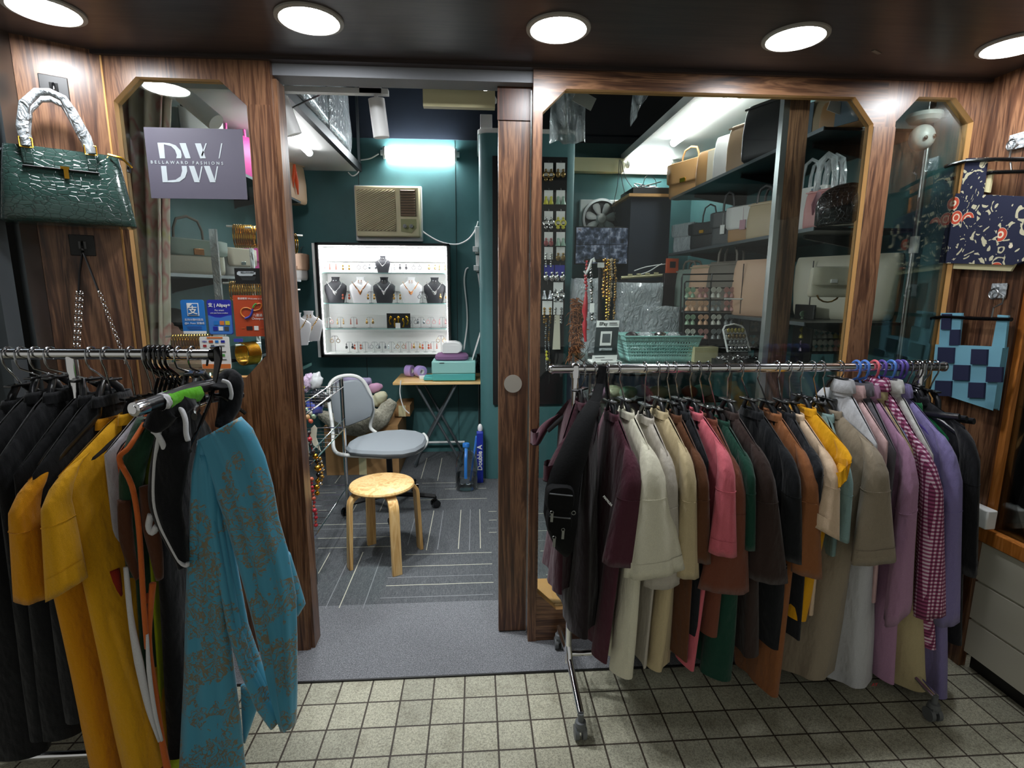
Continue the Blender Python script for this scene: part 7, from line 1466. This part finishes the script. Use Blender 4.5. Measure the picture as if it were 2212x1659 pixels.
GL = [
 (22, (10, 880), (-120, 985), (-160, 60, 1640), None, '121315', 'black shirt at the left edge of the left rail', {}),
 (50, (60, 862), (-60, 990), (-60, 90, 1640), None, '101113', 'black shirt just right of the leftmost one on the left rail', {}),
 (80, (100, 862), (-10, 1005), (10, 120, 1600), None, '141517', 'black shirt hanging left of the rack post', {}),
 (112, (175, 868), (30, 1030), (60, 160, 1600), None, '111214', 'black shirt hanging at the rack post', {}),
 (200, (205, 870), (70, 1030), (100, 190, 1560), None, '151618', 'black shirt hanging between the rack post and the yellow t-shirts', {}),
 (232, (212, 918), (60, 1042), (182, 262, 1700), ((36, 1280), (104, 1292)), 'd08c12', 'golden yellow t-shirt, the left one of two on the left rail', {'sl_d': .03, 'fold': .2}),
 (285, (262, 908), (126, 1032), (250, 342, 1700), ((106, 1292), (178, 1256)), 'd39a18', 'golden yellow t-shirt, the right one of two on the left rail', {'sl_d': .05, 'fold': .2}),
 (320, (303, 900), (226, 985), (262, 285, 1350), None, 'b9b6bc', 'white sleeveless top right of the yellow t-shirts', {'W': .15, 'thick': .012}),
 (332, (318, 903), (252, 990), (292, 312, 1300), None, 'b44f20', 'red and orange vest on the left rail', {'W': .15, 'thick': .012}),
 (345, (335, 908), (275, 990), (298, 345, 1560), None, '1e3a28', 'dark green and brown patterned vest on the left rail', {'W': .16, 'thick': .02}),
 (356, (350, 915), (310, 1010), (345, 378, 1690), None, 'a3b018', 'neon yellow green top showing as a narrow strip', {'W': .13, 'thick': .014}),
 (368, (365, 900), (330, 1000), (355, 400, 1640), None, '0f1012', 'long black garment between the neon strip and the blue dress', {'W': .15, 'thick': .035}),
]
for i, (hx, nk, sh, hm, sv, col, lb, kw) in enumerate(GL):
    w = kw.pop('W', .22)
    t, N_, S_ = garment(lb, 't-shirt' if sv else 'top', fm(col), nk, sh, hm, sv, Yr=YL, W=w, seed=40+i, name='t_shirt' if sv else ('shirt' if i < 5 else 'sleeveless_top'), sc=1.05, collar='band', **kw)
    hanger('black hanger holding the %s' % SH(lb), hx, N_, S_, ZL, YL, 'flat', 'hanger_black', rr=.0165)
fabric('piping_white', 'c4c4c6', .2); fabric('jersey_black', '101114'); fabric('green_bright', '56a420')
def ribbon(pts, w, th, mat, name, parent, Y=None, seg=4):
    q = [P(x, y, Y=Yy) for x, y, Yy in pts]; s = []
    for i in range(len(q)-1):
        p0, p1, p2, p3 = q[max(i-1, 0)], q[i], q[i+1], q[min(i+2, len(q)-1)]
        for k in range(seg): u = k/seg; s.append(.5*((2*p1)+(p2-p0)*u+(2*p0-5*p1+4*p2-p3)*u*u+(3*p1-p0-3*p2+p3)*u**3))
    s.append(q[-1]); mb = MB(); n = len(s); rings = []
    for i, p in enumerate(s):
        tn = (s[min(i+1, n-1)]-s[max(i-1, 0)]).normalized(); wv = tn.cross(Vector((0, 1, 0))).normalized(); ww = w[min(int(i/seg), len(w)-1)] if isinstance(w, (list, tuple)) else w
        if isinstance(w, (list, tuple)): f = i/seg-int(i/seg); ww = lerp(ww, w[min(int(i/seg)+1, len(w)-1)], f)
        rings.append([p+wv*(ww*math.cos(a))+Vector((0, 1, 0))*(th*math.sin(a)) for a in [2*PI*k/14 for k in range(14)]])
    mb.loft(rings); return mb.build(name, mat, parent, sharp=180)
# patterned vest trims: orange, red and dark strips
t = thing('vest', 'orange trimmed camouflage vest hanging between the white top and black jacket', 'vest', P(310, 1500, Y=1.36))
fabric('camo_brown', '4a2a18'); fabric('trim_orange', 'c4622a'); fabric('dark_green', '1c3a26'); fabric('rust_red', '8e2a1c')
ribbon([(322, 905, 1.42), (300, 960, 1.38), (285, 1030, 1.36), (282, 1120, 1.36), (292, 1240, 1.36)], [.03, .032, .03, .02, .018], .02, 'dark_green', 'body', t)
ribbon([(318, 905, 1.40), (280, 965, 1.345), (258, 992, 1.33), (285, 1050, 1.33), (300, 1140, 1.33), (310, 1300, 1.33), (318, 1400, 1.335)], .0065, .006, 'trim_orange', 'binding', t)
ribbon([(268, 1080, 1.34), (273, 1160, 1.34), (285, 1215, 1.34), (298, 1250, 1.34)], [.016, .018, .012, .004], .01, 'camo_brown', 'panel', t)
ribbon([(312, 1050, 1.345), (325, 1130, 1.34), (338, 1200, 1.34), (345, 1250, 1.345)], [.012, .022, .016, .008], .012, 'camo_brown', 'panel', t)
ribbon([(330, 1260, 1.345), (322, 1380, 1.345), (335, 1500, 1.35), (350, 1600, 1.35), (368, 1690, 1.35)], [.008, .006, .008, .008, .01], .008, 'trim_orange', 'binding', t)
ribbon([(245, 1230, 1.36), (256, 1330, 1.37), (290, 1450, 1.38), (320, 1560, 1.38), (350, 1690, 1.38)], [.014, .022, .02, .014, .01], .012, 'rust_red', 'lining', t)
t = thing('trousers', 'grey white drawstring strips hanging below the patterned vest', 'strap', P(330, 1600, Y=1.33)); t.name = 'hanging_strap'
ribbon([(272, 1225, 1.335), (282, 1330, 1.335), (300, 1430, 1.335), (322, 1530, 1.335), (345, 1600, 1.34)], [.006, .007, .012, .009, .004], .006, 'piping_white', 'strap', t)
ribbon([(318, 1370, 1.33), (322, 1450, 1.33), (335, 1540, 1.33), (350, 1600, 1.33)], [.003, .006, .005, .003], .004, 'piping_white', 'strap', t)
# padded black hanger bar pointing at the viewer, with black jacket and green sleeve
a, b_ = P(292, 884, Y=1.24), P(515, 822, Y=1.58); d = (b_-a).normalized()
t = thing('padded_hanger', 'thick black padded hanger bar with chrome end cap, aimed towards the viewer', 'coat hanger', a.lerp(b_, .5))
mb = MB(); mb.tube([a+d*.012, a.lerp(b_, .5)+Vector((0, 0, .012)), b_], .0165, 18); mb.build('padding', 'hanger_black', t)
mb = MB(); R_ = d.to_track_quat('Z', 'Y').to_matrix(); mb.lathe([(.008, -.012), (.0165, -.010), (.0185, .0), (.0185, .02), (.0165, .022)], a+d*.006, 24, R_); mb.lathe([(.010, -.0135), (.006, -.0105), (.003, -.012)], a+d*.006, 16, R_); mb.build('end_cap', 'chrome', t)
hk = P(462, 765, Y=YL-.0)
mb = MB(); pts = [P(447, 790, Y=YL+.02), P(450, 770, Y=YL+.02), P(458, 752, Y=YL), P(470, 752, Y=YL-.02), P(472, 775, Y=YL-.03), P(467, 805, Y=YL-.04), P(463, 832, Y=YL-.05)]; mb.tube(pts, [.004, .006, .009, .011, .010, .007, .005], 10, flat=(1, .6)); mb.build('hook', 'black_gloss', t)
t = thing('jacket', 'black jacket with white piping hanging from the padded hanger', 'jacket', P(390, 1225, Y=1.33))
ribbon([(375, 885, 1.38), (372, 960, 1.34), (362, 1030, 1.335), (358, 1090, 1.335), (375, 1150, 1.335), (392, 1200, 1.335), (398, 1222, 1.335)], [.04, .045, .045, .04, .03, .018, .010], .022, 'jersey_black', 'front_panel', t)
ribbon([(345, 930, 1.32), (335, 1000, 1.32), (333, 1080, 1.318), (345, 1130, 1.318), (362, 1165, 1.318), (388, 1212, 1.318), (404, 1222, 1.318), (405, 1215, 1.318)], .0045, .006, 'piping_white', 'piping', t)
ribbon([(370, 876, 1.345), (388, 880, 1.34), (400, 905, 1.335), (402, 935, 1.335), (406, 952, 1.34)], .0055, .008, 'piping_white', 'piping', t)
ribbon([(330, 930, 1.315), (340, 938, 1.315), (352, 960, 1.32), (356, 975, 1.325)], .007, .006, 'piping_white', 'piping', t)
ribbon([(330, 925, 1.32), (345, 905, 1.325), (365, 880, 1.33), (390, 872, 1.35), (412, 862, 1.37)], [.02, .03, .032, .03, .02], .02, 'jersey_black', 'shoulder', t)
ribbon([(327, 1110, 1.33), (322, 1135, 1.33), (330, 1150, 1.33), (340, 1135, 1.33)], .008, .01, 'piping_white', 'hem_band', t)
ribbon([(470, 835, 1.46), (495, 820, 1.52), (500, 830, 1.5), (495, 880, 1.5), (478, 920, 1.47)], [.02, .03, .034, .03, .015], .02, 'jersey_black', 'shoulder', t)
ribbon([(480, 822, 1.455), (494, 828, 1.46), (500, 850, 1.465), (498, 862, 1.47)], .005, .005, 'piping_white', 'piping', t)
t = thing('jersey', 'bright green jersey with a white edge lying over the padded hanger', 'jersey', P(378, 870, Y=1.33))
def sleeve_around(a_, b__, r0, r1, mat, nm, parent):
    mb = MB(); n = 8; rr_ = []
    for i in range(n+1):
        s = i/n; c = a_.lerp(b__, s); r = lerp(r0, r1, s); side = d.cross(Vector((0, 0, 1))).normalized(); u = side.cross(d).normalized()
        rr_.append([c+side*(r*math.cos(q)*(1+.06*math.sin(6*q+9*s)))+u*(r*1.0*math.sin(q)*(1+.06*math.sin(4*q+7*s))) for q in [2*PI*k/22 for k in range(22)]])
    mb.loft(rr_, caps=False); return mb.build(nm, mat, parent, sharp=180)
sleeve_around(a+d*.068, a+d*.084, .020, .0215, 'piping_white', 'edge_band', t); sleeve_around(a+d*.084, a+d*.185, .0215, .024, 'green_bright', 'body', t)
# ---------------- blue brocade dress
m, N, L, b = base('brocade'); v = coords(N, L)
def warp(sc_, dist, thr, w):
    n = N.new('ShaderNodeTexNoise'); n.inputs['Scale'].default_value = sc_; n.inputs['Detail'].default_value = 3; n.inputs['Distortion'].default_value = dist; L.new(v, n.inputs['Vector'])
    return math_n(N, L, 'LESS_THAN', math_n(N, L, 'ABSOLUTE', math_n(N, L, 'SUBTRACT', n.outputs['Fac'], thr)), w)
l1 = warp(12, 3.4, .50, .026); mask = math_n(N, L, 'GREATER_THAN', noise(N, L, v, 8.5, 3), .47); l2 = warp(17, 4.5, .52, .03)
pat = math_n(N, L, 'MULTIPLY', math_n(N, L, 'MAXIMUM', l1, l2), mask)
L.new(ramp(N, L, pat, [(.2, '3a8eaa'), (.8, '7c7661')]), b.inputs['Base Color']); L.new(math_n(N, L, 'MULTIPLY', pat, .5), b.inputs['Metallic'])
b.inputs['Roughness'].default_value = .5; b.inputs['Sheen Weight'].default_value = .3; bump(N, L, b, math_n(N, L, 'ADD', noise(N, L, coords(N, L, (1, 1, .4)), 12, 2), math_n(N, L, 'MULTIPLY', pat, .05)), .4, .02); M['brocade'] = m
t = thing('dress', 'blue brocade dress with gold floral pattern folded over a black hanger', 'dress', P(480, 1600, Y=1.36))
def cloth_panel(L_, R__, Y, mat, nm, parent, bulge=.03, folds=3, amp=.008, ph=0, dY=(0, 0)):
    """closed cloth fold between a left and a right outline (same number of pixel points)"""
    rings = []; n = len(L_)
    for i in range(n-1):
        for k in range(4):
            if i == n-2 and k == 3: ks = [3, 4]
            else: ks = [k]
            for kk in ks:
                s = kk/4; lx, ly = lerp(L_[i][0], L_[i+1][0], s), lerp(L_[i][1], L_[i+1][1], s); rx_, ry_ = lerp(R__[i][0], R__[i+1][0], s), lerp(R__[i][1], R__[i+1][1], s)
                tt = (i+s)/(n-1); yy = Y+lerp(dY[0], dY[1], tt); A, B = P(lx, ly, Y=yy), P(rx_, ry_, Y=yy); r_ = []; m_ = 26
                hwid = (B-A).length/2; bl = min(bulge, hwid)
                for j in range(m_):
                    a_ = 2*PI*j/m_; u = (1-math.cos(a_))/2; f = math.sin(a_)
                    off = -bl*f+(amp*min(1, hwid/.045)**2*math.sin(folds*2*PI*u+ph+2*tt)*min(1, 3*u*(1-u)*2))
                    r_.append(A.lerp(B, u)+Vector((0, off, 0)))
                rings.append(r_)
    mb = MB(); mb.loft(rings); return mb.build(nm, mat, parent, sharp=180)
cloth_panel([(428, 950), (415, 1020), (408, 1150), (402, 1300), (398, 1450), (392, 1560), (385, 1700)], [(452, 945), (470, 1020), (480, 1150), (492, 1300), (505, 1440), (520, 1560), (535, 1700)], 1.37, 'brocade', 'skirt_front', t, .03, 3, .007)
cloth_panel([(425, 952), (440, 1000), (462, 1060), (485, 1120), (505, 1190), (525, 1260), (548, 1350), (570, 1440), (588, 1515), (606, 1572)], [(520, 900), (545, 925), (572, 985), (590, 1050), (602, 1120), (622, 1190), (640, 1290), (642, 1380), (642, 1490), (640, 1560)], 1.335, 'brocade', 'skirt_side', t, .026, 3, .011, 1, (.04, 0))
cloth_panel([(615, 1190), (620, 1250), (628, 1290), (632, 1320)], [(628, 1200), (645, 1255), (660, 1305), (645, 1330)], 1.37, 'brocade', 'sleeve_tip', t, .015, 1, .002)
for k, (xo, dy) in enumerate(((0, .0), (14, .012), (28, .024))):
    cloth_panel([(432+xo*.3, 980), (446+xo, 1100), (466+xo, 1220), (492+xo, 1360), (520+xo*.9, 1450), (556+xo*.6, 1530-8*k), (585, 1572-14*k)], [(452+xo*.3, 985), (462+xo, 1100), (484+xo, 1220), (508+xo, 1350), (540+xo*.9, 1435), (578+xo*.6, 1505-8*k), (612, 1545-14*k)], 1.355+dy, 'brocade', 'inner_fold', t, .022, 1, .003, k)
cloth_panel([(520, 1480), (522, 1540), (526, 1600)], [(548, 1480), (556, 1530), (530, 1605)], 1.40, 'brocade', 'lining_flap', t, .01, 1, .002)
t = thing('coat_hanger', 'thin black hanger strapped with cord above the blue dress', 'coat hanger', P(440, 960, Y=1.36))
mb = MB(); mb.tube([P(463, 835, Y=1.47), P(452, 870, Y=1.44), P(430, 925, Y=1.39), P(412, 960, Y=1.36), P(400, 985, Y=1.34)], .0045, 8); mb.tube([P(463, 855, Y=1.46), P(475, 855, Y=1.46), P(500, 870, Y=1.5), P(530, 893, Y=1.52)], .0055, 8); mb.build('arms', 'black_gloss', t)
mb = MB(); mb.tube([P(400, 975, Y=1.335), P(375, 985, Y=1.33), P(385, 965, Y=1.33), P(402, 958, Y=1.335), P(412, 975, Y=1.34), P(395, 990, Y=1.33)], .003, 6); mb.build('cord', 'black', t)
# cluster of black plastic hangers between, and steel hooks near the rail end
for k, hx in enumerate((326, 336, 346, 357, 368)):
    N_ = P(330+k*10, 862, Y=YL-.06); S_ = P(300+k*12, 900, Y=YL-.19)
    hanger('black plastic hanger in the tight bunch on the left rail, %s' % ('leftmost', 'second from the left', 'middle one', 'second from the right', 'rightmost')[k], hx, N_, S_, ZL, YL, 'plastic', 'black_gloss', 'black_gloss', group='bunched black hangers', rr=.018)
for k, hx in enumerate((388, 417)):
    N_ = P(398+k*22, 850, Y=YL-.05); S_ = P(392+k*18, 880, Y=YL-.16)
    hanger(('steel hooked hanger between the black bunch and the rail end', 'steel hooked hanger nearest the end of the left rail')[k], hx, N_, S_, ZL, YL, 'flat', 'hanger_black', rr=.0165)
